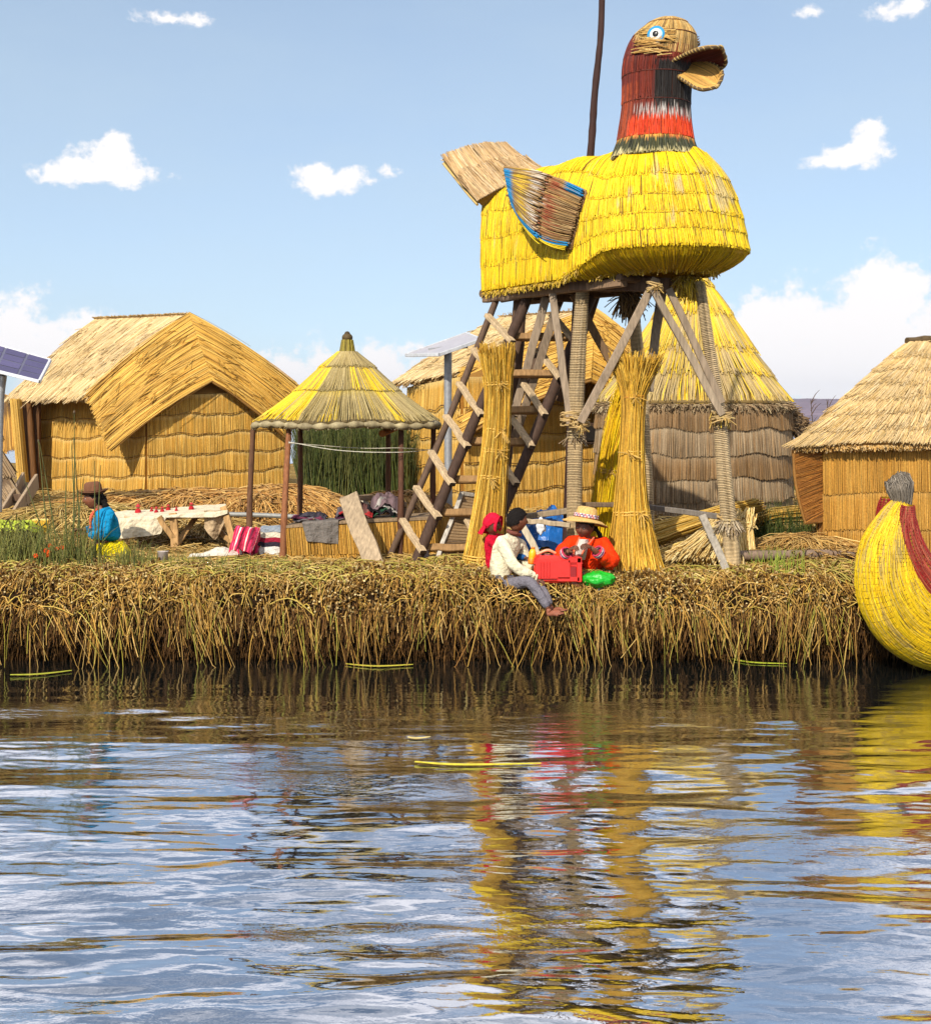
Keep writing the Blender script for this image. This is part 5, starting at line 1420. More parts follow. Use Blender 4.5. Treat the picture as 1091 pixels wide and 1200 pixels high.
heap('low straw heap under the trestle table', ((215 - 545.5) / F * 17.4, 17.6), 1.0, .6, .16, 1600, STRAW, r=.007)
heap('brownish straw heap behind the foot of the stairway', ((468 - 545.5) / F * 18.0, 18.2), .85, .8, .46, 2600, HC, r=.008)
heap('loose straw heap between the log and the right reed house', ((950 - 545.5) / F * 15.0, 15.3), .55, .5, .14, 1300, STRAW + HC, r=.006)
heap('tangled straw heap among the rushes under the round house', ((925 - 545.5) / F * 17.6, 17.9), .8, .6, .22, 1500, STRAW + GREEN[:1], r=.007)
heap('grassy straw heap left of the woman in blue', ((85 - 545.5) / F * 17.8, 18.2), 1.2, .9, .30, 1900, STRAW + [C(140, 130, 60)], r=.007)

# ================================================================== green plants
def blades(mb, base, hgt, r, cols, lean=.25, droop=.25, K=6):
    n = len(base); d = rng.normal(size=(n, 2)) * lean; t = np.linspace(0, 1, K)[None]
    x = base[:, 0:1] + d[:, 0:1] * hgt[:, None] * (t + droop * t ** 3); y = base[:, 1:2] + d[:, 1:2] * hgt[:, None] * t
    z = base[:, 2:3] + hgt[:, None] * (t - droop * np.abs(d[:, 0:1]) * t ** 3)
    strands(mb, np.stack([x, y, z], -1), (rng.uniform(.7, 1.3, n) * r)[:, None] * np.linspace(1, .25, K), pal(cols, n, .15), 3)
def clump(px, Y, w, n, h, label, cols=GREEN, name='reed_clump', lean=.16, r=.006, dp=.35, group='green reed clumps', droop=.3):
    cx = (px - 545.5) / F * Y; b = np.stack([cx + np.clip(rng.normal(size=n), -1.7, 1.7) * w, Y + np.clip(rng.normal(size=n), -1.5, 1.5) * dp * .6, np.full(n, GZ - .02)], -1)
    mb = MB(); blades(mb, b, h * R(.35, 1.0, n), r, cols, lean, droop); return mb.build(name, M_green(), origin=[cx, Y, GZ], label=label, cat='reeds', group=group, kind='stuff' if h < .35 else None)
GY = [C(104, 110, 48), C(80, 92, 40), C(142, 138, 66), C(58, 72, 32), C(164, 150, 84)]
clump(20, 14.7, .16, 260, .55, 'bushy green grass at the far left island edge', GY)
clump(70, 14.6, .15, 170, .48, 'green grass clump around the orange flowers', GY)
clump(92, 14.6, .10, 90, .55, 'dense green reeds growing right in front of the woman in blue', GY)
clump(150, 14.6, .15, 130, .30, 'short green grass beside the yellow skirt', GY)
clump(215, 14.5, .25, 120, .20, 'low yellow-green grass along the edge below the trestle table', GY)
clump(300, 14.4, .30, 130, .15, 'low yellow-green grass in front of the striped blanket', GY)
clump(905, 16.6, .22, 420, .62, 'dark green rushes between the upright bundle and the right reed house', GREEN)
clump(952, 16.2, .12, 160, .35, 'small dark rush tuft under the hanging mat of the right house', GREEN)
clump(910, 14.35, .12, 90, .26, 'small bright green sprouts on the edge near the boat prow', [C(150, 160, 60), C(120, 140, 50)])
mb = MB()
tall = [(61, 655, 45, 515, 14.7), (80, 655, 78, 540, 14.6), (84, 655, 87, 483, 14.7), (86, 655, 84, 520, 14.65), (96, 655, 86, 512, 14.7), (70, 655, 46, 517, 14.75), (112, 655, 111, 540, 14.7), (117, 655, 118, 545, 14.7), (90, 655, 98, 560, 14.6), (60, 655, 28, 560, 14.7), (76, 655, 92, 575, 14.6)]
for (x0, y0, x1, y1, Y) in tall:
    a = P(x0, y0, Y); a[2] = GZ; b = P(x1, y1, Y - .1); tube(mb, [a, (a + b) / 2 + [R(-.02, .02), 0, 0], b], [.008, .007, .003], C(88, 92, 46), 5, n=8)
for (x, y, Y) in ((45, 517, 14.75), (87, 483, 14.6)): ball(mb, P(x, y, Y - .1), .012, C(80, 64, 40), 6, (1, 1, 1.8))
mb.build('tall_reeds', M_green(), label='few tall thin reed stalks rising in front of the left reed house wall', cat='reeds', group='green reed clumps')

# tall green reed bed behind the gazebo
def bed():
    mb = MB(); n = 5200
    x0, x1 = (315 - 545.5) / F * 25, (486 - 545.5) / F * 25
    Yb = R(24.0, 28.0, n); b = np.stack([(R(354, 482, n) - 545.5) / F * Yb, Yb, np.full(n, GZ)], -1)
    h = R(.9, 1.75, n) * (1 + .08 * wob(b[:, 0] * 3, b[:, 1], 1, 2))
    blades(mb, b, h, .010, [C(70, 84, 34), C(50, 64, 26), C(96, 104, 46), C(40, 52, 24), C(120, 116, 64)], .10, .2)
    mb.build('reed_bed', M_green(), label='tall dark green reed bed behind the gazebo', cat='reeds', kind='stuff', origin=[(x0 + x1) / 2, 25, GZ])
    mb = MB(); n = 2600
    b = np.stack([R(4.4, 7.2, n), R(28.0, 33.0, n), np.full(n, GZ)], -1)
    blades(mb, b, R(.5, 1.0, n), .011, [C(84, 92, 40), C(60, 74, 32), C(120, 112, 60)], .12, .2)
    mb.build('far_reed_bed', M_green(), label='green reed bed behind the round and right reed houses', cat='reeds', kind='stuff', origin=[5.8, 30, GZ])
bed()
# thin bare shrubs on the skyline by the right house
def twigs(px, py, Y, s, label):
    base = P(px, py, Y); base[2] = GZ; top = P(px - 3, 468, Y); t = thing('bare_shrub', label, 'shrub', base, 'bare twigs by the right house')
    mb = MB(); tube(mb, [base, (base + top) / 2 + [.05, 0, 0], top], [.02, .012, .005], C(84, 72, 64), 5, n=10)
    for k in range(6):
        p = base + (top - base) * R(.72, .98); q = p + np.array([R(-.18, .18) * s, 0, R(.05, .28) * s]); tube(mb, [p, (p + q) / 2 + [0, 0, .03], q], [.008, .006, .002], C(96, 80, 72), 4, n=5)
    mb.build('branches', M_wood(), t)
twigs(953, 540, 20.5, 1.0, 'bare twiggy shrub standing behind the left slope of the right house')
twigs(972, 540, 19.8, .8, 'bare twiggy shrub nearest the roof of the right house')

# orange flowers and yellow box at the left
def flowers(px, py, Y, n, label):
    t = thing('flowering_plant', label, 'flowers', P(px, 668, Y) * [1, 1, 0] + [0, 0, GZ], 'orange flowers in the grass')
    st = MB()
    for i in range(n):
        fl = MB()
        a = P(px + R(-4, 4), 664, Y); a[2] = GZ; b = P(px + R(-10, 10), py + R(-9, 9), Y - R(0, .1)); tube(st, [a, (a + b) / 2 + [R(-.02, .02), 0, 0], b], .004, C(84, 96, 40), 4, n=6)
        for k in range(6):
            an = k * PI / 3; d = np.array([math.cos(an) * .024, -.012, math.sin(an) * .024]); tube(fl, [b, b + d * .6 + [0, -.01, 0], b + d], [.004, .014, .003], C(210, 82, 34) * R(.8, 1.15), 5, n=5)
        ball(fl, b + [0, -.012, 0], .010, C(196, 140, 40), 6); fl.build('flower_head', M_cloth(), t)
    st.build('stem', M_green(), t)
flowers(50, 652, 14.45, 4, 'orange flowers low in the grass at the left island edge')
flowers(66, 636, 14.6, 3, 'few red-orange flowers higher in the reeds left of the woman in blue')
mb = MB(); box(mb, P(48, 618, 15.6), (.16, .10, .15), C(222, 174, 50), rz=.3, bev=.012, jit=.003)
b0 = mb.build('box', M_plastic(), label='small yellow box beside the tall reeds at the left', cat='box')
mb = MB(); box(mb, P(47, 609.5, 15.6), (.175, .115, .025), C(232, 196, 96), rz=.3, bev=.006); mb.build('lid', M_plastic(), b0)

def green_stack():
    t = thing('covered_stack', 'dark stack under a lime green cloth at the left edge', 'stack', P(8, 660, 15.4) * [1, 1, 0] + [0, 0, GZ])
    mb = MB(); c = P(8, 640, 15.5); c[2] = GZ
    n = 900; x = R(-.42, .34, n); y = R(-.3, .3, n); z = R(0, .34, n)
    d = nz(np.array([.2, -1, .1]) + rng.normal(size=(n, 3)) * .4); tt = np.linspace(0, 1, 3)
    p = c + np.stack([x, y - .05, z], -1)
    strands(mb, p[:, None] + d[:, None] * (R(.1, .25, n)[:, None] * tt)[:, :, None], .009, pal([C(84, 70, 44), C(60, 54, 34), C(106, 92, 56), C(70, 74, 38)], n), 3)
    box(mb, c + [-.03, .03, .17], (.74, .55, .32), C(52, 42, 28), bev=.06)
    mb.build('reeds', M_reed(), t)
    mb = MB(); uu, vv = np.meshgrid(np.linspace(0, 1, 26), np.linspace(0, 1, 18))
    X = (uu - .5) * .86; Yv = (vv - .5) * .66; e = np.clip(np.maximum(np.abs(X) - .34, np.abs(Yv) - .26), 0, 1)
    sheet(mb, c + np.stack([X * .95 - .03, Yv * .95, .37 - e * 1.0 + .02 * wob(uu * 9, vv * 9, 1, 4)], -1), .01, C(176, 190, 62))
    mb.build('cover', M_cloth(), t)
green_stack()
def ramp():
    t = thing('wooden_trough', 'weathered wooden trough of two boards leaning against the left reed house', 'trough', P(14, 604, 23.3) * [1, 1, 0] + [0, 0, GZ])
    for (a, b) in (((2, 606, 22.6), (28, 562, 24.0)), ((17, 606, 22.5), (43, 564, 23.9))):
        mb = MB(); beam(mb, P(*a), P(*b), .05, .26, C(160, 138, 112), up=(0, -.2, 1)); mb.build('side_board', M_wood(), t)
    mb = MB(); S = quadS(P(27, 566, 24.05), P(42, 567, 23.95), P(16, 608, 22.6), P(2, 608, 22.7)); backing(mb, S, 3, 4, C(120, 100, 80), th=.04); mb.build('bottom_board', M_wood(), t)
    mb = MB(); beam(mb, P(14, 583, 23.2), P(30, 584, 23.1), .05, .12, C(96, 76, 60)); mb.build('cross_bar', M_wood(), t)
ramp()

# ================================================================== solar panels
def solar(corners, pole, label, back):
    t = thing('solar_panel', label, 'solar panel', pole[-1] * [1, 1, 0] + [0, 0, GZ], 'solar panels on poles')
    a, b, c, d = corners; nn = nz(np.cross(b - a, d - a)); 
    S = quadS(a, b, c, d)
    mb = MB(); uu, vv = np.meshgrid(np.linspace(0, 1, 3), np.linspace(0, 1, 3)); sheet(mb, S(uu, vv), .02, C(168, 164, 170) if back else C(150, 148, 164), C(90, 90, 110))
    pan = mb.build('panel', M_plastic(), t)
    if not back:
        mb = MB(); nm = nn if nn[1] < 0 else -nn
        for i in range(7):
            for j in range(4):
                e = .008; q = quadS(S(np.array(i / 7 + e), np.array(j / 4 + e * 2)), S(np.array((i + 1) / 7 - e), np.array(j / 4 + e * 2)), S(np.array((i + 1) / 7 - e), np.array((j + 1) / 4 - e * 2)), S(np.array(i / 7 + e), np.array((j + 1) / 4 - e * 2)))
                g = q(uu, vv) + nm * .0135; grid(mb, g, C(80, 74, 108) * R(.85, 1.15))
        mb.build('cells', mat('solar_glass', .15, .6, 5, .1, coat=.6), pan)
    mb = MB(); e = [a, b, c, d, a]
    for i in range(4): beam(mb, e[i], e[i + 1], .035, .045, C(206, 208, 212), warp=.0005)
    mb.build('frame', M_metal(), t)
    mb = MB(); tube(mb, pole, .05, C(150, 152, 156), 12, n=6); beam(mb, pole[0] + [-.25, 0, 0], pole[0] + [.25, 0, .05], .05, .05, C(140, 142, 146)); mb.build('pole', M_metal(), t)
solar([P(-120, 372, 20.4), P(59, 422, 20.0), P(46, 447, 19.5), P(-130, 404, 19.9)], PP([(4, 440, 19.95), (0, 480, 20.0), (-2, 600, 20.0)]), 'dark blue solar panel facing the lake at the left edge', False)
solar([P(476, 416, 18.3), P(515, 415.5, 17.7), P(564, 398, 18.0), P(546, 391, 18.8)], PP([(525, 410, 18.2), (525, 500, 18.2), (526, 622, 18.2)]), 'pale-backed solar panel on a grey pole behind the stairway', True)

# ================================================================== goods round the gazebo
def counter():
    t = thing('reed_counter', 'low reed-matted counter behind the leaning plank', 'counter', P(410, 665, 15.4) * [1, 1, 0] + [0, 0, GZ])
    a, b = P(333, 668, 15.15), P(508, 664, 15.5); a[2] = b[2] = GZ - .02; dy = np.array([.12, .75, 0]); ha, hb = np.array([0, 0, .36]), np.array([0, 0, .42])
    mb = MB()
    for (p, q, hp, hq) in ((a, b, ha, hb), (b, b + dy, hb, hb), (a + dy, a, ha, ha), (b + dy, a + dy, hb, ha)):
        S = quadS(p + hp, q + hq, q, p); sg = 1 if surf_n(S, np.array([.5]), np.array([.5]), 1)[0] @ ((p + q) / 2 - (a + b + dy) / 2 * [1, 1, 0]) > 0 else -1
        backing(mb, S, 2, 2, DK, th=.04); thatch(mb, S, sg, [0, .8, 1.0], int(np.linalg.norm(q - p) / .0075), .007, straw_col(GOLDD + GOLD[:1], .16), lift=.012, over=.01, jit=.01, K=3, base=.022, lean=.015)
    mb.build('mat_front', M_reed(), t)
    mb = MB()
    for f in np.linspace(.06, .94, 5): beam(mb, a + ha + [0, 0, .02] + dy * f, b + hb + [0, 0, .02] + dy * f, .15, .03, C(140, 118, 92) * R(.85, 1.1))
    mb.build('top', M_wood(), t)
    top = lambda f, g: a + (b - a) * f + dy * g + ha + (hb - ha) * f + [0, 0, .04]
    # grey checked cloth over the front
    def f(u, v):
        x = .12 + .24 * u; hang = np.clip((.5 - v) / .5, 0, 1); lie = np.clip((v - .5) / .5, 0, 1)
        p = np.stack([top(xx, 0.0) for xx in x.ravel()]).reshape(x.shape + (3,)) + lie[..., None] * dy * .6
        p[..., 1] += -.045 - .01 * np.sin(u * 12) * hang; p[..., 2] += .012 - hang * (.20 + .05 * u) + .01 * wob(u * 8, v * 8, 1, 3) * lie; p[..., 0] += hang * .05 * (1 - u)
        return p
    uu, vv = np.meshgrid(np.linspace(0, 1, 40), np.linspace(0, 1, 40)); ck = ((np.floor(uu * 14) % 2 == 0).astype(float) + (np.floor(vv * 16) % 2 == 0)) / 2
    mb = MB(); sheet(mb, f(uu, vv), .008, C(120, 112, 106) * (1 - .45 * ck[..., None]) + C(150, 146, 140) * .2 * ck[..., None]); mb.build('checked_cloth', M_cloth(), label='grey checked cloth hanging over the front of the reed counter', cat='cloth')
    def pile(f_, g, w, d, h, cols, label, nm='textile_pile'):
        mb = MB(); c = top(f_, g); k = len(cols)
        for i, cl in enumerate(cols):
            uu, vv = np.meshgrid(np.linspace(0, 1, 18), np.linspace(0, 1, 14)); X = (uu - .5) * w * R(.7, 1.05); Yv = (vv - .5) * d * R(.7, 1.0); ox = R(-.05, .05) * w * 3
            e = np.clip(np.hypot((uu - .5) * 2, (vv - .5) * 2) - .55, 0, 1)
            Z = .015 + h * (i + 1) / k * (1 - e ** 1.2) + .03 * wob(uu * 6 + i, vv * 6, 1, i) * h / .1
            st = np.floor(uu * 12 + i) % 3 == 0
            sheet(mb, c + np.stack([X + ox, Yv, np.maximum(Z, .008 + .004 * i)], -1), .012, np.where(st[..., None], np.asarray(cl) * .55, cl))
        return mb.build(nm, M_cloth(), label=label, cat='textiles', group='textiles on the reed counter')
    pile(.12, .45, .34, .4, .07, [C(110, 106, 110), C(120, 60, 84), C(70, 66, 76)], 'flat pile of grey and plum textiles on the left end of the reed counter')
    pile(.40, .5, .36, .4, .15, [C(84, 44, 70), C(176, 52, 54), C(100, 92, 96), C(140, 96, 90)], 'mixed red and purple textiles left of the leaning plank')
    pile(.60, .5, .34, .4, .22, [C(50, 88, 66), C(40, 36, 40), C(176, 170, 164), C(120, 100, 104)], 'green, black and pale textiles heaped right of the leaning plank')
counter()

def blankets():
    # striped blanket hung over a low bar, folded blankets beside it
    c = P(288, 660, 15.2); c[2] = GZ
    uu, vv = np.meshgrid(np.linspace(0, 1, 44), np.linspace(0, 1, 26))
    x = (uu - .5) * .25; k = np.abs(vv - .45) / .55
    G = c + np.stack([x + .03 * (1 - k) - .05 * k * (vv < .45), (vv - .5) * .26 + .035 * np.sin(uu * 13 + vv * 2) + .02 * wob(uu * 9, vv * 6, 1, 6), .34 - .31 * k ** 1.3 + .03 * wob(uu * 6, vv * 7, 1, 3) + .015 * np.sin(uu * 19) * k], -1)
    st = np.floor(uu * 15); cols = np.array([C(214, 52, 92), C(226, 92, 130), C(196, 36, 60), C(226, 214, 206), C(206, 44, 78), C(110, 40, 60)])
    mb = MB(); sheet(mb, G, .014, cols[(st % 6).astype(int)]); mb.build('striped_blanket', M_cloth(), label='pink and red striped blanket humped behind the two left gazebo poles', cat='blanket')
    z = GZ + .02; c2 = P(319, 660, 15.45)
    defs = [(C(226, 222, 216), .11, 'white folded blanket at the bottom of the stack by the gazebo pole'), (C(52, 46, 58), .05, 'dark folded blanket second from the bottom of the stack by the gazebo pole'), (C(150, 36, 58), .05, 'crimson folded blanket in the middle of the stack by the gazebo pole'), (C(214, 206, 186), .06, 'cream folded blanket second from the top of the stack by the gazebo pole'), (C(150, 160, 172), .05, 'blue-grey folded blanket on top of the stack by the gazebo pole')]
    for (cl, h, lb) in defs:
        mb = MB(); n = 26; a = np.linspace(0, 2 * PI, 40, endpoint=False)
        sec = np.stack([np.sign(np.cos(a)) * np.abs(np.cos(a)) ** .45, np.sign(np.sin(a)) * np.abs(np.sin(a)) ** .7], -1) * [.13, h / 2]
        yy = np.linspace(-.15, .15, 10); G = np.stack([np.stack([c2[0] + R(-.01, .01) + sec[:, 0] * R(.95, 1.05), np.full(40, c2[1] + y), z + h / 2 + sec[:, 1] * (1 + .1 * np.sin(y * 20)) + .006 * np.sin(sec[:, 0] * 40)], -1) for y in yy])
        grid(mb, G, cl, closed=True)
        for e in (0, -1): mb.add(np.concatenate([G[e], G[e].mean(0, keepdims=True)]), t=[(j, (j + 1) % 40, 40) for j in range(40)], col=cl * .9)
        mb.build('folded_blanket', M_cloth(), label=lb, cat='blanket', group='folded blankets by the gazebo pole'); z += h * .97
blankets()

def trestle():
    t = thing('plank_trestle', 'weathered grey plank leaning on a timber bar in front of the reed counter', 'trestle', P(440, 676, 14.7) * [1, 1, 0] + [0, 0, GZ])
    mb = MB(); beam(mb, P(407, 582, 15.1), P(447, 680, 14.6), .205, .05, C(160, 140, 114), up=(0, 1, .1), warp=.006); mb.build('plank', M_wood(), t)
    mb = MB(); beam(mb, P(402, 585, 15.1), P(434, 583, 16.0), .07, .06, C(150, 128, 104)); beam(mb, P(434, 583, 16.0), P(474, 592, 16.6), .07, .06, C(146, 122, 98)); mb.build('bar', M_wood(), t)
    mb = MB(); beam(mb, P(424, 583, 15.9), P(432, 596, 15.8), .06, .04, C(206, 190, 166), up=(0, 1, 0)); mb.build('strut', M_wood(), t); mb = MB(); beam(mb, P(437, 586, 16.0), P(430, 614, 15.9), .05, .04, C(150, 128, 106), up=(0, 1, 0)); mb.build('strut', M_wood(), t); mb = MB(); beam(mb, P(473, 590, 16.6), P(476, 660, 16.6), .06, .05, C(140, 118, 96), up=(0, 1, 0)); mb.build('strut', M_wood(), t)
trestle()

def screen():
    t = thing('framed_panel', 'old framed mat panel leaning between the stairway and the left standing sheaf', 'panel', P(520, 674, 14.8) * [1, 1, 0] + [0, 0, GZ])
    tl, tr, br_, bl = P(541, 578, 15.25), P(566, 582, 15.4), P(546, 676, 14.95), P(504, 675, 14.8)
    S = quadS(tl, tr, br_, bl); uu, vv = np.meshgrid(np.linspace(0, 1, 16), np.linspace(0, 1, 40))
    stn = wob(uu * 6, vv * 14, 1, 3); cc = C(150, 124, 92) * (1 - .12 * (vv[..., None] > .62)) * (1 + .18 * stn[..., None]); cc = np.where((np.abs(vv - .6) < .03)[..., None], C(92, 74, 58), cc)
    mb = MB(); sheet(mb, S(uu, vv), .03, cc)
    for v in np.linspace(.06, .95, 26): tube(mb, [S(np.array(.02), np.array(v)) + [0, -.018, 0], S(np.array(.98), np.array(v)) + [0, -.018, 0]], .006, C(140, 112, 78) * R(.75, 1.1), 4, n=3)
    mb.build('mat', M_reed(), t)
    for (a, b, w) in ((tl, bl, .045), (tl, tr, .04), (tr, br_, .04), (bl, br_, .04)):
        mb = MB(); beam(mb, a + [0, -.02, 0], b + [0, -.02, 0], w, .05, C(186, 178, 166), up=(0, 1, 0)); mb.build('frame_bar', M_wood(), t)
screen()
def flask():
    c = P(497, 668, 14.9); c[2] = GZ
    t = thing('flask', 'grey flask with a red cap standing at the foot of the stairway', 'flask', c)
    mb = MB(); lathe(mb, [(.001, 0), (.05, 0), (.055, .02), (.052, .13), (.03, .16), (.001, .16)], c, C(120, 112, 116), 16); mb.build('bottle', M_plastic(), t)
    mb = MB(); lathe(mb, [(.001, .155), (.034, .155), (.034, .21), (.026, .22), (.001, .22)], c, C(206, 40, 66), 16); mb.build('cap', M_plastic(), t)
flask()
def tarp():
    c = P(634, 655, 15.75); c[2] = GZ
    nu, nv = 70, 60; uu, vv = np.meshgrid(np.linspace(-1, 1, nu), np.linspace(-1, 1, nv))
    r2 = np.clip(1 - uu ** 2 * .8 - vv ** 2 * .9, 0, 1) ** .55
    rid = np.abs(wob(uu * 3 + .5 * vv, vv * 2.2, 1.0, 5, 4)); Z = r2 * (.40 + .18 * np.exp(-((uu - .45) / .35) ** 2)) * (1 + .35 * (rid - .4))
    mb = MB(); sheet(mb, c + np.stack([uu * .36 + .03 * wob(uu * 4, vv * 4, 1, 2), vv * .42, np.maximum(Z, .01)], -1), .012, C(26, 98, 176)); mb.build('tarpaulin', M_tarp(), label='crumpled blue tarpaulin heaped behind the woman in orange', cat='tarpaulin')
    c = P(634, 617, 14.95)
    n = 24; th = np.linspace(.01, PI - .01, 14); a = np.linspace(0, 2 * PI, n, endpoint=False)
    G = np.stack([np.sin(th)[:, None] * np.cos(a), np.sin(th)[:, None] * np.sin(a), np.cos(th)[:, None] * np.ones(n)], -1)
    G = G * (1 + .5 * wob(G[..., 0] * 4 + G[..., 2] * 3, G[..., 1] * 4, 1, 3))[..., None] * np.array([.045, .03, .075]) + c
    mb = MB(); grid(mb, G, C(220, 222, 226), closed=True); mb.build('plastic_bag', M_tarp(), label='white plastic bag hanging on the pale low rail beside the tarpaulin', cat='bag')
tarp()

def red_case():
    c = P(653, 683, 14.0); c[2] = GZ - .10
    t = thing('plastic_case', 'red moulded plastic case between the boy and the woman in orange', 'case', c)
    RC = C(216, 44, 36); w, d, h = .46, .26, .265
    mb = MB(); box(mb, c + [0, 0, h / 2], (w, d, h), RC, bev=.028)
    for k in range(4): box(mb, c + [-.17 + k * .028, -d / 2 - .018, h * .52], (.010, .02, .15), RC * .9, bev=.004)
    box(mb, c + [-.05, -d / 2 - .004, h * .52], (.34, .03, .19), RC * .96, bev=.012)
    box(mb, c + [.16, -d / 2 - .004, h * .86], (.13, .03, .06), RC, bev=.01); box(mb, c + [.10, -d / 2 - .004, h * .16], (.22, .03, .05), RC, bev=.01)
    box(mb, c + [.205, -d / 2 - .004, h * .5], (.05, .03, .24), RC, bev=.01)
    mb.build('body', M_plastic(), t)
    mb = MB(); box(mb, c + [0, 0, h * .74], (w + .016, d + .02, .016), RC * .92, bev=.005); mb.build('rim', M_plastic(), t)
    mb = MB(); box(mb, c + [.125, -d / 2 - .006, h * .42], (.105, .02, .11), C(140, 22, 22), bev=.006); mb.build('recess', M_plastic(), t)
    for x in (-.10, .10):
        mb = MB(); q = c + np.array([x, -.02, h]); tube(mb, [q + [-.045, 0, 0], q + [-.03, 0, .04], q + [.03, 0, .045], q + [.045, 0, 0]], .016, C(52, 30, 28), 8, n=14); mb.build('handle', M_plastic(), t)
    mb = MB(); tube(mb, [c + [-.2, -.05, h + .01], c + [-.1, -.06, h + .05], c + [-.02, -.04, h + .02]], .014, C(226, 150, 110), 8, n=10); mb.build('strap', M_plastic(), t)
red_case()
def green_cloth():
    c = P(701, 679, 13.92)  # green cloth at her knees, shaped as a rounded bag
    th = np.linspace(.01, PI - .01, 26); a = np.linspace(0, 2 * PI, 44, endpoint=False)
    G = np.stack([np.sin(th)[:, None] * np.cos(a), np.sin(th)[:, None] * np.sin(a), np.cos(th)[:, None] * np.ones(44)], -1)
    k = 1 + .16 * wob(G[..., 0] * 5 + G[..., 2] * 3, G[..., 1] * 5, 1, 3) + .10 * np.abs(wob(G[..., 0] * 11, G[..., 2] * 11 + G[..., 1] * 4, 1, 6))
    mb = MB(); grid(mb, c + G * k[..., None] * np.array([.155, .11, .075]), C(24, 170, 40), closed=True)
    mb.build('green_cloth', M_tarp(), label='bright green cloth bunched at the knees of the woman in orange', cat='bag')
green_cloth()

# ================================================================== reed boat prow
def boat():
    Y0 = 13.42; t = thing('reed_boat', 'yellow reed boat prow with grey tip and red gunwale roll at the right edge', 'boat', P(1150, 770, Y0) * [1, 1, 0])
    pm = Y0 / F
    ctr = np.array([(1057, 588, 9, 0), (1047, 612, 19, 0), (1039, 645, 31, .02), (1043, 688, 39, .03), (1066, 724, 44, .06), (1110, 742, 46, .1), (1190, 744, 48, .15), (1330, 736, 50, .2), (1500, 732, 50, .25)], float)
    K = 200; tt = np.linspace(0, 1, K); xs = np.linspace(0, 1, len(ctr))
    pth = smooth_path(np.array([P(a, b, Y0 + e) for a, b, r, e in ctr]), K); rad = np.interp(tt, xs, ctr[:, 2] * pm)
    def hull(pth, rad, yscale, cf, nst, nm, ringcol, rstep):
        d = nz(np.gradient(pth, axis=0)); s = np.array([0, 1.0, 0]); a = nz(np.cross(d, s)); s2 = np.cross(a, d)
        def S(u, v):
            th = np.asarray(u) * 2 * PI; k = np.asarray(v) * (K - 1); ii = np.arange(K)
            p = interp(ii, pth, k.ravel()).reshape(k.shape + (3,)); r = np.interp(k, ii, rad)
            aa = interp(ii, a, k.ravel()).reshape(k.shape + (3,)); bb = interp(ii, s2, k.ravel()).reshape(k.shape + (3,))
            return p + (np.cos(th) * r)[..., None] * aa + (np.sin(th) * r * yscale)[..., None] * bb
        uu, vv = np.meshgrid(np.linspace(0, 1, 40), np.linspace(0, 1, K))
        mb = MB(); grid(mb, S(uu, vv), C(150, 120, 20))
        n = int(nst * 1.7); u = R(0, 1, n); L_ = R(.06, .16, n); v0 = R(-.02, 1, n); t6 = np.linspace(0, 1, 5)
        V = np.clip(v0[:, None] + L_[:, None] * t6, 0, 1); U = u[:, None] + .006 * rng.normal(size=(n, 1)) * t6
        p = S(U, V); c_ = interp(np.arange(K), pth, (V * (K - 1)).ravel()).reshape(V.shape + (3,)); p = p + nz(p - c_) * R(.002, .012, n)[:, None, None]
        strands(mb, p, .0046, cf(U, V, n), 3)
        for k in range(2, K - 2, rstep * 1):
            th = np.linspace(0, 1, 41); q = S(th, np.full(41, k / (K - 1))); q = q + nz(q - pth[k]) * .010
            strands(mb, q[None], np.full((1, 41), .0034), ringcol * R(.75, 1.25), 3)
        return mb
    def cf(U, V, n):
        y = pal([C(238, 200, 16), C(224, 184, 14), C(246, 214, 40), C(200, 160, 24)], n, .09); w = wob(U[:, 0] * 22 + V[:, 0] * 9, V[:, 0] * 16 - U[:, 0] * 5, 1.0, 4, 3) + rng.normal(size=n) * .35
        k = np.clip((w - .22) * 2.0, 0, .8)[:, None]; return y * (1 - k) + pal([C(176, 154, 100), C(150, 130, 88)], n) * k
    mb = hull(pth, rad, .95, cf, 4200, 'hull', C(150, 118, 26), 3); mb.build('hull', M_paint(), t)
    # red roll on the inner side
    c2 = np.array([(1064, 592, 6), (1063, 612, 10), (1068, 640, 14), (1082, 668, 17), (1106, 692, 18), (1160, 702, 19), (1300, 695, 20), (1460, 690, 20)], float)
    p2 = smooth_path(np.array([P(a, b, Y0 - .12 + .12 * i / 7) for i, (a, b, r) in enumerate(c2)]), K); r2 = np.interp(tt, np.linspace(0, 1, len(c2)), c2[:, 2] * pm)
    mb = hull(p2, r2, 1, lambda U, V, n: pal([C(150, 24, 30), C(126, 18, 26), C(172, 44, 44), C(176, 120, 84)], n, .12), 1500, 'roll', C(140, 60, 50), 4); mb.build('gunwale_roll', M_paint(), t)
    p3 = p2 + np.array([.02, .75, .03]); mb = hull(p3, r2, 1, lambda U, V, n: pal([C(150, 24, 30), C(126, 18, 26), C(172, 44, 44)], n, .12), 900, 'roll', C(140, 60, 50), 5); mb.build('gunwale_roll', M_paint(), t)
    mb = MB(); n = 700; q = np.sqrt(R(0, 1, n)); a = R(0, 2 * PI, n); b0 = P(1058, 594, Y0); tip = P(1052, 556, Y0)
    o = np.stack([np.cos(a) * q, np.sin(a) * q, 0 * a], -1); k5 = np.linspace(0, 1, 5); wv = np.interp(k5, [0, .4, .8, 1], [8, 14, 17, 13]) * pm
    V = (b0 + (tip - b0) * k5[:, None])[None] + o[:, None] * wv[None, :, None]; V[:, -1, 2] -= R(0, .06, n) - .02 - (o[:, 0] * .05) + .06 * q ** 2; V += rng.normal(size=(n, 5, 3)) * .006
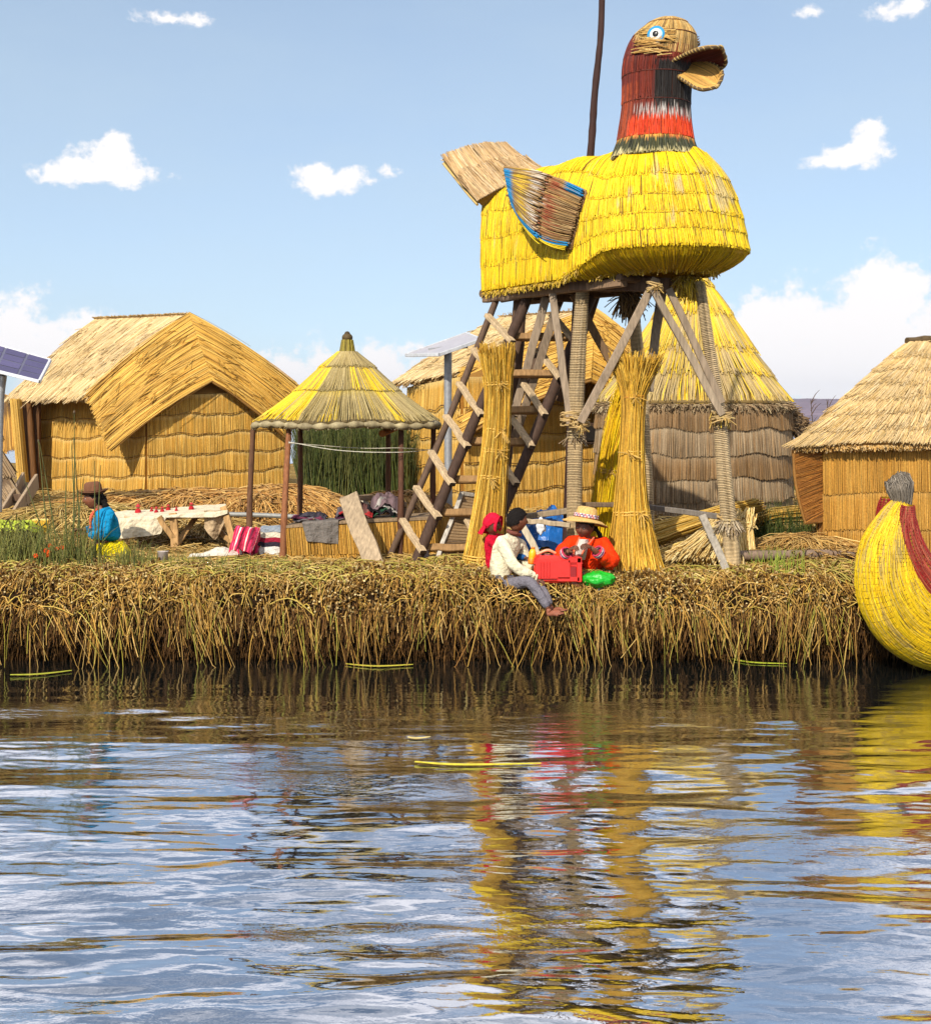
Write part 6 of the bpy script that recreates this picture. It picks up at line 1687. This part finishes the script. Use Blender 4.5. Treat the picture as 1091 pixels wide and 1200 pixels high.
    strands(mb, V, .006, pal([C(126, 116, 104), C(100, 92, 84), C(152, 142, 128)], n), 3)
    lathe(mb, [(.07, .0), (.075, .02), (.07, .04)], b0 + [.02, 0, -.03], C(176, 160, 130), 20)
    mb.build('tip', M_reed(), t)
boat()
# ================================================================== people
SK = C(124, 78, 54); SKD = C(104, 64, 46)
HAIR = C(22, 17, 15)

def head_mesh(mb, c, r, f, up, col=SK):
    """face-forward f; r = half head height"""
    f = nz(f); up = nz(np.asarray(up) - f * (np.asarray(up) @ f)); s = np.cross(f, up)
    th = np.linspace(0.001, PI - 0.001, 30); a = np.linspace(0, 2 * PI, 44, endpoint=False)
    z = np.cos(th)[:, None] * np.ones(44); x = np.sin(th)[:, None] * np.sin(a); y = np.sin(th)[:, None] * np.cos(a)
    w = 0.74 * np.where(z < 0, 1 - .30 * z ** 2, 1 - .04 * z); d = .86 * np.where(z < 0, 1 - .10 * z ** 2, 1.0)
    X, Yy, Z = x * w, y * d, z * 1.0
    front = y > 0
    g = lambda x0, z0, sx, sz: np.exp(-((X - x0) / sx) ** 2 - ((Z - z0) / sz) ** 2) * front
    Yy = Yy + .20 * g(0, -.18, .10, .13) + .10 * g(0, .0, .07, .16) - .08 * (g(.27, .06, .13, .09) + g(-.27, .06, .13, .09)) + .05 * g(0, .22, .4, .07) + .06 * g(0, -.48, .2, .08) + .07 * g(0, -.82, .22, .12) + .05 * (g(.42, -.2, .16, .16) + g(-.42, -.2, .16, .16))
    for sgn in (1, -1):
        e = np.exp(-((Yy + .02) / .13) ** 2 - ((Z + .08) / .20) ** 2) * (np.sign(X) == sgn); X = X + sgn * .11 * e
    c0 = np.broadcast_to(col, X.shape + (3,)).copy()
    def paint(m, cl):
        nonlocal c0; m = np.clip(m, 0, 1)[..., None]; c0 = c0 * (1 - m) + np.asarray(cl) * m
    paint(1.3 * g(0, -.49, .20, .055), C(118, 54, 48)); paint(1.1 * (g(.28, .24, .16, .035) + g(-.28, .24, .16, .035)), HAIR); paint(.35 * (g(.42, -.22, .18, .14) + g(-.42, -.22, .18, .14)), C(150, 76, 60))
    G = np.asarray(c) + r * (X[..., None] * s + Yy[..., None] * f + Z[..., None] * up)
    grid(mb, G, c0, closed=True)
    return f, up, s

def eyes(c, r, f, up, s, parent):
    for k in (1, -1):
        mb = MB(); p = c + r * (.27 * k * s + .74 * f + .06 * up)
        ball(mb, p, r * .085, C(150, 138, 128), 10); ball(mb, p + f * r * .04, r * .058, C(24, 16, 12), 8)
        mb.build('eye', mat('eye_gloss', .2, .5, 10, .05), parent)

def hand(mb, w, d, pn, s, curl=.5, col=SKD):
    d = nz(d); pn = nz(np.asarray(pn) - d * (np.asarray(pn) @ d)); side = np.cross(d, pn)
    # palm: flattened box of rings
    t = np.linspace(0, 1, 5); wd = np.array([.016, .024, .030, .032, .028]) * s; tk = np.array([.014, .014, .014, .012, .009]) * s
    a = np.linspace(0, 2 * PI, 12, endpoint=False)
    G = w + (t * .062 * s)[:, None, None] * d + (wd[:, None] * np.cos(a))[..., None] * side + (tk[:, None] * np.sin(a))[..., None] * pn
    grid(mb, G, col, closed=True)
    for i, L_ in enumerate((.046, .054, .050, .040)):
        b = w + d * .056 * s + side * (i - 1.5) * .0145 * s; p = [b - d * .01 * s, b]; dd = d + side * (i - 1.5) * .05
        for j in range(3):
            an = curl * (j + 1) * .75; q = nz(nz(dd) * math.cos(an) + pn * math.sin(an)); p.append(p[-1] + q * L_ * s / 2.6)
        tube(mb, p, np.array([.0075, .0078, .0072, .0066, .005]) * s, col, 7, n=10)
    b = w + d * .016 * s + side * -.022 * s; q1 = nz(d * .7 - side * .75 + pn * .35); q2 = nz(d * .9 - side * .15 + pn * .5)
    tube(mb, [b, b + q1 * .024 * s, b + q1 * .030 * s + q2 * .026 * s], np.array([.010, .0088, .0062]) * s, col, 7, n=9)

def limb_skin(mb, pts, rad, edges, col, lv=2, fold=0.0, root=0, colf=None):
    v, q, t = skin(pts, edges, rad, lv, root)
    if fold:
        n = v * 0; k = wob(v[:, 0] * 30 + v[:, 2] * 26, v[:, 1] * 30 - v[:, 2] * 18, 1.0, 3, 3)
        ctr = v.mean(0); v = v + nz(v - ctr) * (k * fold)[:, None]
    c = np.asarray(col) if colf is None else colf(v)
    mb.add(v, q=q, t=t, col=c)

def skirt(mb, c, top, r0, r1, col, sc=(1, 1), off=(0, 0)):
    """gathered skirt spread over folded legs; c = ground point, top = waist point"""
    t = np.linspace(0, 1, 16); a = np.linspace(0, 2 * PI, 72, endpoint=False)
    fold = np.sin(a * 11 + .6 * np.sin(a * 3)) * .05 + .04 * np.sin(a * 5 + 1)
    r = r0 + (r1 - r0) * np.sin(t * PI / 2) ** 1.1
    ctr = np.asarray(top) * (1 - t[:, None]) + np.asarray(c) * t[:, None]
    rr = r[:, None] * (1 + fold[None] * (t[:, None] ** .6))
    G = np.stack([ctr[:, :1] + np.sin(a) * rr * sc[0], ctr[:, 1:2] - np.cos(a) * rr * sc[1], np.repeat(ctr[:, 2:], 72, 1) + .01 * np.sin(a * 7)[None]], -1)
    grid(mb, G, np.asarray(col) * (1 + .04 * rng.normal(size=(16, 72, 1))), closed=True)
    grid(mb, np.stack([G[0], np.repeat(np.asarray(top)[None], 72, 0)]), col, closed=True)

def boy():
    root = thing('person', 'barefoot boy in a cream jacket and grey trousers sitting on the island edge', 'person', P(592, 690, 14.0), 'people on the reed island')
    s = .92
    pel, sp, ch, nk = P(590, 682, 14.05), P(588, 662, 14.08), P(595, 640, 14.10), P(604, 624, 14.10)
    hc = P(606, 609.5, 14.08); r = .112
    shR, shL = P(589, 634, 13.93), P(610, 635, 14.26)
    elR, wrR = P(602, 664, 13.86), P(629, 678, 13.88)
    elL, wrL = P(616, 660, 14.24), P(626, 668, 14.16)
    hpR, knR, anR, heR, toR = P(592, 686, 13.96), P(621, 681, 13.74), P(643, 714, 13.62), P(644, 720, 13.62), P(664, 719, 13.50)
    hpL, knL, anL, heL, toL = P(597, 685, 14.14), P(628, 680, 13.94), P(645, 711, 13.74), P(648, 717, 13.74), P(662, 715, 13.66)
    V = [pel, sp, ch, nk, hc - [0, 0, .03], shR, elR, wrR, shL, elL, wrL, hpR, knR, anR, hpL, knL, anL]
    E = [(0, 1), (1, 2), (2, 3), (3, 4), (2, 5), (5, 6), (6, 7), (2, 8), (8, 9), (9, 10), (0, 11), (11, 12), (12, 13), (0, 14), (14, 15), (15, 16)]
    Rr = np.array([.065, .065, .062, .036, .045, .028, .026, .02, .028, .026, .02, .05, .036, .026, .05, .036, .026])
    mb = MB(); limb_skin(mb, V, Rr, E, SK)
    f = nz(np.array([.86, .30, -.06])); up = np.array([.06, 0, 1]); head_mesh(mb, hc, r, f, up, SK)
    hand(mb, wrR, P(640, 683, 13.84) - wrR, np.array([0, .3, -1]), .92, .4); hand(mb, wrL, P(633, 672, 14.12) - wrL, np.array([.2, .1, -1]), .92, .5)
    for (an, he, to) in ((anR, heR, toR), (anL, heL, toL)):
        d = nz(to - he); sd = nz(np.cross(d, [0, 0, 1])); u_ = np.cross(sd, d)
        limb_skin(mb, [an + [0, 0, .01], he - d * .012, he + d * .06 + u_ * .012, he + d * .125], [.026, .030, (.034, .026), (.038, .018)], [(0, 1), (1, 2), (2, 3)], C(140, 84, 62))
        for k in range(5):
            b = he + d * .135 + sd * (k - 2) * .0125; tube(mb, [b - d * .02, b + d * .002, b + d * (.011 - .0015 * k) - u_ * .006], [.0125, .0115 - .0008 * k, .008], C(140, 84, 62), 7, n=7)
    body = mb.build('body', M_skin(), root)
    fr = (f, *head_mesh(MB(), hc, r, f, up)[1:]); eyes(hc, r, *fr, root)
    mb = MB(); hair_cap(mb, hc, r, *fr, 1.10, HAIR, -.15); mb.build('hair', M_hair(), root)
    mb = MB(); CR = C(224, 214, 184)
    Vj = [P(589, 686, 14.06), P(585, 664, 14.07), P(594, 641, 14.09), P(601, 628, 14.10), P(588, 635, 13.96), elR, P(628, 676, 13.88), P(611, 637, 14.24), elL, P(624, 667, 14.17)]
    limb_skin(mb, Vj, np.array([(.135, .12), (.128, .118), (.112, .11), (.062, .062), (.066, .066), (.062, .062), (.040, .040), (.066, .066), (.060, .060), (.040, .040)], dtype=object).tolist(), [(0, 1), (1, 2), (2, 3), (2, 4), (4, 5), (5, 6), (2, 7), (7, 8), (8, 9)], CR, 2, .019)
    jk = mb.build('jacket', M_cloth(), root)
    mb = MB(); c = P(602.5, 624.5, 14.1); tube(mb, ringpath(c, nz([1, .2, -.35]), nz([0, 1, 0]), .066, .066, 26), .018, C(120, 70, 60), 8, n=40, cap=False); mb.build('collar', M_knit(), jk)
    mb = MB(); tube(mb, ringpath(P(628.5, 676.5, 13.88), nz([.3, .2, 1]), nz([0, 1, 0]), .037, .037, 18), .012, C(206, 196, 166), 7, n=24, cap=False); mb.build('cuff', M_knit(), jk)
    mb = MB(); GT = C(112, 108, 116)
    limb_skin(mb, [P(590, 686, 14.05), hpR, knR, anR + [0, 0, .012], hpL, knL, anL + [0, 0, .012]], [(.11, .10), .078, .060, .043, .078, .060, .043], [(0, 1), (1, 2), (2, 3), (0, 4), (4, 5), (5, 6)], GT, 2, .006)
    mb.build('trousers', M_knit(), root)

def hair_cap(mb, c, r, f, up, s, k=1.08, col=HAIR, zmin=-.2, front=.42):
    th = np.linspace(0.001, PI * .80, 22); a = np.linspace(0, 2 * PI, 40, endpoint=False)
    x = np.sin(th)[:, None] * np.sin(a); y = np.sin(th)[:, None] * np.cos(a); z = np.cos(th)[:, None] * np.ones(40)
    # hairline: high over the forehead, low at the nape
    lim = np.interp(np.cos(a), [-1, -.2, .25, .6, 1], [zmin - .45, zmin - .15, .10, front, front + .06])
    zz = np.maximum(z, lim[None]); m = np.clip((lim[None] - z) / .3, 0, 1)
    rr = np.where(z < lim[None], .93, 1.0)
    sc_ = np.sqrt(np.clip(1 - zz ** 2, 0, 1)); hx = np.sin(a)[None] * sc_; hy = np.cos(a)[None] * sc_
    w = .74 * np.where(zz < 0, 1 - .2 * zz ** 2, 1); n = 1 + .03 * wob(hx * 9, hy * 9 + zz * 7, 1, 2) + .012 * rng.normal(size=zz.shape if zz.ndim == 2 else z.shape)
    G = np.asarray(c) + r * k * n[..., None] * rr[..., None] * ((hx * w)[..., None] * s + (hy * .88)[..., None] * f + zz[..., None] * up)
    grid(mb, G, col * (1 + .2 * wob(hx * 20, zz * 3, 1, 5))[..., None], closed=True)

def toddler():
    Q = lambda x, y, d: P(x, y, d - .2)
    root = thing('person', 'toddler in a red bonnet and red top sitting half hidden behind the boy', 'person', Q(583, 680, 14.5), 'people on the reed island')
    hc = Q(577, 614, 14.42); r = .094
    pel, ch, nk = Q(580, 672, 14.5), Q(577, 640, 14.5), Q(577, 628, 14.46)
    shR, elR, wrR = Q(572, 631, 14.40), Q(592, 650, 14.40), Q(606, 652, 14.45)
    shL, elL, wrL = Q(588, 631, 14.52), Q(606, 652, 14.46), Q(617, 654, 14.34)
    knR, anR, knL, anL = Q(606, 674, 14.36), Q(616, 684, 14.2), Q(604, 676, 14.6), Q(614, 684, 14.5)
    mb = MB(); limb_skin(mb, [pel, ch, nk, hc - [0, 0, .02], shR, elR, wrR, shL, elL, wrL, knR, anR, knL, anL], [.06, .06, .03, .036, .03, .024, .016, .03, .024, .016, .034, .024, .034, .024], [(0, 1), (1, 2), (2, 3), (1, 4), (4, 5), (5, 6), (1, 7), (7, 8), (8, 9), (0, 10), (10, 11), (0, 12), (12, 13)], SKD)
    f = nz(np.array([.80, -.30, -.16])); up = np.array([.05, 0, 1.0]); fr = head_mesh(mb, hc, r, f, up, SKD)
    hand(mb, wrL, np.array([.55, -.35, .1]), np.array([.3, -.2, -.7]), .72, .9); hand(mb, wrR, np.array([1, -.1, 0]), np.array([0, -.2, -1]), .7, .5)
    for an in (anR, anL): limb_skin(mb, [an, an + [.05, -.06, -.02], an + [.075, -.09, -.02]], [.024, .024, .014], [(0, 1), (1, 2)], SKD)
    mb.build('body', M_skin(), root); eyes(hc, r, *fr, root)
    mb = MB(); RD_ = C(196, 24, 52)
    limb_skin(mb, [Q(582, 674, 14.5), Q(576, 640, 14.5), Q(577, 627, 14.47), shR, elR, shL, Q(597, 645, 14.5)], [.10, .092, .05, .046, .036, .046, .04], [(0, 1), (1, 2), (1, 3), (3, 4), (1, 5), (5, 6)], RD_, 2, .008); mb.build('top', M_cloth(), root)
    mb = MB(); limb_skin(mb, [Q(596, 645, 14.5), elL, Q(616, 653.5, 14.35)], [.044, .042, .028], [(0, 1), (1, 2)], C(34, 84, 140), 2, .004); mb.build('sleeve', M_cloth(), root)
    mb = MB(); limb_skin(mb, [Q(584, 674, 14.5), knR, anR, knL, anL], [.08, .05, .034, .05, .034], [(0, 1), (1, 2), (0, 3), (3, 4)], C(70, 66, 84), 2, .004); mb.build('trousers', M_cloth(), root)
    mb = MB(); hair_cap(mb, hc, r, *fr, 1.20, RD_ * 1.1, -.25, .34)
    # brim round the face and a cape over the nape
    F_, U_, S_ = fr; a = np.linspace(-2.4, 2.4, 30)
    g0 = hc + r * (np.sin(a)[:, None] * .82 * S_ + np.cos(a)[:, None] * .80 * U_ + .48 * F_); g1 = hc + r * (np.sin(a)[:, None] * 1.02 * S_ + np.cos(a)[:, None] * .96 * U_ + .80 * F_) + r * .06 * U_
    sheet(mb, np.stack([g0, (g0 + g1) / 2 + U_ * .005, g1]), .008, RD_ * 1.15)
    a = np.linspace(2.0, 2 * PI - 2.0, 24); h0 = hc + r * (np.sin(a)[:, None] * .86 * S_ + np.cos(a)[:, None] * .95 * F_ - .35 * U_); h1 = hc + r * (np.sin(a)[:, None] * 1.15 * S_ + np.cos(a)[:, None] * 1.35 * F_ - 1.25 * U_)
    sheet(mb, np.stack([h0, (h0 + h1) / 2, h1]), .008, RD_)
    mb.build('bonnet', M_cloth(), root)
    c = Q(622.5, 661, 14.24); t = thing('bottle', 'small yellow drink bottle held up in front of the boy in the cream jacket', 'bottle', c)
    ax = nz(np.array([.12, 0, 1])); mb = MB(); lathe(mb, [(.001, 0), (.032, 0), (.036, .012), (.036, .05), (.031, .06), (.036, .07), (.036, .115), (.022, .145), (.016, .15), (.001, .15)], c, np.array([C(226, 130, 30)] * 4 + [C(236, 180, 30)] * 6), 18, ax); mb.build('flask', M_plastic(), t)
    mb = MB(); lathe(mb, [(.001, .148), (.019, .148), (.019, .168), (.001, .17)], c, C(206, 120, 30), 14, ax); mb.build('cap', M_plastic(), t)

def brim_hat(mb, c, up, r0, hgt, brim, col, droop=.02, fwd=None, wave=0.0, ncol=None):
    up = nz(up); x = nz(np.cross(up, [0.2, 1, 0.1])); y = np.cross(up, x)
    prof = [(brim, -droop), (brim * .85, -droop * .45), ((brim + r0) / 2, -.002), (r0 * 1.04, .004), (r0, .02), (r0 * .97, hgt * .55), (r0 * .88, hgt * .85), (r0 * .62, hgt * .98), (.001, hgt)]
    a = np.linspace(0, 2 * PI, 48, endpoint=False); p = np.array(prof)
    G = c + (p[:, 0][:, None] * np.cos(a))[..., None] * x + (p[:, 0][:, None] * np.sin(a))[..., None] * y * .92 + p[:, 1][:, None, None] * up
    G = G + (wave * np.sin(a * 2 + .6)[None] * np.clip((p[:, 0] - r0) / (brim - r0), 0, 1)[:, None])[..., None] * up
    cc = np.asarray(col) * (1 + .08 * rng.normal(size=(len(prof), 48, 1)))
    grid(mb, G, cc, closed=True)
    Gu = G[:4][::-1] - up * .008; grid(mb, Gu, np.asarray(col) * .95, closed=True)
    tube(mb, np.concatenate([G[0], G[:1, 0]]), .006, np.asarray(col) * .9, 6, n=60, cap=False)

def woman_orange():
    root = thing('person', 'woman in a straw hat and bright orange jacket sitting and working with her hands', 'person', P(692, 690, 14.15), 'people on the reed island')
    hc = P(685, 617, 14.12); r = .118
    pel, sp, ch, nk = P(694, 684, 14.22), P(694, 662, 14.22), P(690, 643, 14.20), P(688, 632, 14.17)
    shR, elR, wrR = P(667, 636, 14.14), P(653, 660, 14.02), P(667, 645, 13.86)
    shL, elL, wrL = P(708, 637, 14.16), P(718, 664, 14.02), P(692, 641, 13.84)
    hpR, knR, anR = P(686, 686, 14.12), P(668, 680, 13.90), P(690, 692, 13.98)
    hpL, knL, anL = P(702, 686, 14.12), P(720, 682, 13.96), P(700, 692, 13.98)
    mb = MB()
    limb_skin(mb, [pel, sp, ch, nk, hc - [0, 0, .03], shR, elR, wrR, shL, elL, wrL, hpR, knR, anR, hpL, knL, anL], [.10, .09, .09, .045, .05, .045, .036, .024, .045, .036, .024, .06, .045, .03, .06, .045, .03], [(0, 1), (1, 2), (2, 3), (3, 4), (2, 5), (5, 6), (6, 7), (2, 8), (8, 9), (9, 10), (0, 11), (11, 12), (12, 13), (0, 14), (14, 15), (15, 16)], SK)
    f = nz(np.array([-.48, -.84, -.20])); up = np.array([.08, -.10, 1]); fr = head_mesh(mb, hc, r, f, up, SKD)
    hand(mb, wrR, P(677, 638, 13.78) - wrR, np.array([.3, .2, -.6]), 1.1, .7, SKD); hand(mb, wrL, P(681, 638, 13.76) - wrL, np.array([-.2, .3, -.6]), 1.1, .7, SKD)
    mb.build('body', M_skin(), root); eyes(hc, r, *fr, root)
    mb = MB(); hair_cap(mb, hc, r, *fr, 1.07, HAIR, -.3, .4)
    for (a, b) in ((P(700, 622, 14.16), P(712, 652, 14.10)),):
        q = smooth_path([hc + r * (.62 * fr[2] * -1 if False else .3 * -fr[0]), a, b], 22); tube(mb, q, .022 + .006 * np.sin(np.arange(22) * 1.6), HAIR, 8, n=22)
    mb.build('hair', M_hair(), root)
    OR = C(236, 58, 14)
    mb = MB()
    limb_skin(mb, [P(696, 672, 14.22), P(694, 656, 14.22), P(690, 642, 14.20), P(688, 634, 14.18), shR, elR, P(663, 649, 13.90), shL, elL, P(702, 648, 13.90)], [(.165, .13), (.16, .13), (.135, .12), .07, .082, .080, .052, .085, .086, .056], [(0, 1), (1, 2), (2, 3), (2, 4), (4, 5), (5, 6), (2, 7), (7, 8), (8, 9)], OR, 2, .022)
    jk = mb.build('jacket', M_cloth(), root)
    for (cpt, d) in ((P(663, 649, 13.90), wrR - elR), (P(701.5, 647.5, 13.90), wrL - elL)):
        ax = nz(d); s1 = nz(np.cross(ax, [0, 0, 1])); s2 = np.cross(ax, s1)
        mb = MB()
        for k, cl in enumerate((C(206, 120, 130), C(70, 60, 120), C(226, 200, 190), C(190, 60, 90))):
            tube(mb, ringpath(cpt + ax * (k * .012 - .012), s1, s2, .054, .054, 18), .010, cl, 6, n=26, cap=False)
        mb.build('cuff', M_knit(), jk)
    mb = MB(); hm = ringpath(P(695.5, 671, 14.22), [1, 0, 0], [0, 1, 0], .175, .142, 36)
    for k, cl in enumerate((C(196, 130, 130), C(120, 130, 160), C(214, 120, 90))): tube(mb, hm + [0, 0, -.014 * k], .011, cl, 6, n=50, cap=False)
    mb.build('hem_band', M_knit(), jk)
    # pale blouse front and lapels
    mb = MB(); uu, vv = np.meshgrid(np.linspace(-1, 1, 16), np.linspace(0, 1, 18)); top, bot = P(684, 632, 14.04), P(677, 656, 14.04)
    ax = bot - top; G = top + vv[..., None] * ax + uu[..., None] * np.array([1, .05, 0]) * (.045 + .025 * vv[..., None]) + np.stack([0 * uu, .05 * uu ** 2 - .045 * np.sin(vv * PI) - .03, 0 * uu], -1)
    sheet(mb, G, .012, C(196, 184, 174)); mb.build('blouse', M_cloth(), root)
    mb = MB()
    for (a, b, c_) in ((P(679, 630, 14.06), P(673, 645, 13.98), P(670, 660, 13.98)), (P(696, 630, 14.06), P(686, 642, 13.96), P(681, 652, 13.95))): tube(mb, [a, b, c_], [.009, .010, .008], C(222, 110, 80), 7, n=14)
    mb.build('trim', M_knit(), jk)
    mb = MB(); skirt(mb, P(696, 690, 14.10), P(696, 668, 14.21), .17, .24, C(206, 200, 192), (1, .8)); mb.build('skirt', M_cloth(), root)
    for (w, d) in ((wrR, wrR - elR),):
        mb = MB(); ax = nz(d); s1 = nz(np.cross(ax, [0, 0, 1])); s2 = np.cross(ax, s1)
        tube(mb, ringpath(w - ax * .02, s1, s2, .033, .033, 16), .007, C(60, 40, 36), 6, n=22, cap=False); mb.build('bracelet', M_knit(), root)
    hu = nz(np.array([.17, .06, 1])); hcn = hc + hu * .075
    hat = MB(); brim_hat(hat, hcn, hu, .108, .125, .222, C(218, 176, 108), .035, wave=-.012); ht = hat.build('straw_hat', M_reed(), root)
    mb = MB(); x = nz(np.cross(hu, [0.2, 1, 0.1])); y = np.cross(hu, x); n = 44
    for k in range(2):
        q = ringpath(hcn + hu * (.022 + .018 * k), x, y, .116, .108, n); cl = np.array([[C(190, 60, 90), C(240, 236, 226), C(90, 70, 140), C(226, 200, 200)][(i + k) % 4] for i in range(n + 1)]); strands(mb, q[None], np.full((1, n + 1), .010), cl[None], 6)
    mb.build('hat_band', M_knit(), ht)

def woman_blue():
    Y = 15.25
    Q = lambda x, y, d: P(x, y - 9, d)
    root = thing('person', 'woman in a brown bowler hat, blue cardigan and yellow skirt facing left behind the reeds', 'person', Q(124, 660, Y), 'people on the reed island')
    hc = Q(110, 593, Y); r = .115
    pel, sp, ch, nk = Q(128, 652, Y), Q(128, 634, Y), Q(123, 616, Y), Q(117, 605, Y)
    shR, elR, wrR = Q(121, 612, Y + .15), Q(108, 632, Y + .14), Q(96, 630, Y + .02)
    shL, elL, wrL = Q(126, 613, Y - .15), Q(122, 636, Y - .20), Q(101, 636, Y - .10)
    mb = MB()
    limb_skin(mb, [pel, sp, ch, nk, hc - [0, 0, .03], shR, elR, wrR, shL, elL, wrL, Q(112, 655, Y - .1), Q(100, 660, Y - .25), Q(112, 654, Y + .1), Q(100, 660, Y + .2)], [.10, .09, .09, .045, .05, .045, .036, .024, .045, .036, .024, .06, .05, .06, .05], [(0, 1), (1, 2), (2, 3), (3, 4), (2, 5), (5, 6), (6, 7), (2, 8), (8, 9), (9, 10), (0, 11), (11, 12), (0, 13), (13, 14)], SK)
    f = nz(np.array([-.93, -.28, -.12])); up = np.array([-.10, 0, 1]); fr = head_mesh(mb, hc, r, f, up, SK)
    hand(mb, wrR, np.array([-1, -.4, .1]), np.array([0, 0, -1]), 1.1, .6); hand(mb, wrL, np.array([-1, .2, .25]), np.array([0, .3, -1]), 1.1, .6)
    mb.build('body', M_skin(), root); eyes(hc, r, *fr, root)
    mb = MB(); hair_cap(mb, hc, r, *fr, 1.08, HAIR, -.35, .38); q = smooth_path([hc - fr[0] * r * .8, Q(123, 600, Y - .02), Q(131, 622, Y - .05)], 24); tube(mb, q, .034 + .007 * np.sin(np.arange(24) * 1.6), HAIR, 9, n=24); mb.build('hair', M_hair(), root)
    BL = C(24, 136, 186)
    mb = MB(); limb_skin(mb, [Q(129, 645, Y), Q(128, 630, Y), Q(123, 615, Y), Q(117, 607, Y), shR, elR, Q(99, 630, Y + .04), shL, elL, Q(104, 636, Y - .11)], [(.15, .13), (.145, .13), (.13, .12), .072, .075, .066, .046, .078, .072, .048], [(0, 1), (1, 2), (2, 3), (2, 4), (4, 5), (5, 6), (2, 7), (7, 8), (8, 9)], BL, 2, .02)
    cd = mb.build('cardigan', M_knit(), root)
    mb = MB(); tube(mb, [Q(113, 606, Y - .06), Q(107, 614, Y - .12), Q(106, 628, Y - .14)], [.016, .018, .012], C(216, 96, 70), 7, n=12); mb.build('trim', M_knit(), cd)
    mb = MB(); c0 = Q(126, 668, Y - .1); c0[2] = GZ - .02; skirt(mb, c0, Q(129, 644, Y), .145, .27, C(232, 206, 20), (1, .9)); mb.build('skirt', M_cloth(), root)
    hu = nz(np.array([-.10, 0, 1])); mb = MB(); brim_hat(mb, hc + hu * .055, hu, .098, .125, .155, C(112, 76, 56), -.022, wave=.01); ht = mb.build('bowler_hat', mat('felt', .9, .1, 30, .12, .2, 80), root)
    mb = MB(); x = nz(np.cross(hu, [0.2, 1, 0.1])); y = np.cross(hu, x); tube(mb, ringpath(hc + hu * .073, x, y, .099, .092, 30), .009, C(70, 46, 36), 6, n=40, cap=False); mb.build('hat_band', M_cloth(), ht)
boy(); toddler(); woman_orange(); woman_blue()

# ================================================================== air
def haze():
    me = bpy.data.meshes.new('haze'); x0, x1, y0, y1, z0, z1 = -7500.0, 7500.0, -200.0, 6200.0, -3.0, 150.0
    v = [(x, y, z) for z in (z0, z1) for y in (y0, y1) for x in (x0, x1)]
    me.from_pydata(v, [], [(0, 2, 3, 1), (4, 5, 7, 6), (0, 1, 5, 4), (2, 6, 7, 3), (0, 4, 6, 2), (1, 3, 7, 5)])
    o = bpy.data.objects.new('haze', me); sc.collection.objects.link(o); o['kind'] = 'stuff'; o['label'] = 'thin blue air in front of the far hills'
    m = bpy.data.materials.new('air'); m.use_nodes = True; nt = m.node_tree
    for n in list(nt.nodes): nt.nodes.remove(n)
    out = nt.nodes.new('ShaderNodeOutputMaterial'); pv = nt.nodes.new('ShaderNodeVolumePrincipled')
    pv.inputs['Density'].default_value = HAZE_D; pv.inputs['Color'].default_value = (.72, .80, .98, 1); pv.inputs['Anisotropy'].default_value = 0.2
    nt.links.new(pv.outputs[0], out.inputs['Volume']); me.materials.append(m)
HAZE_D = 0.00008
haze()
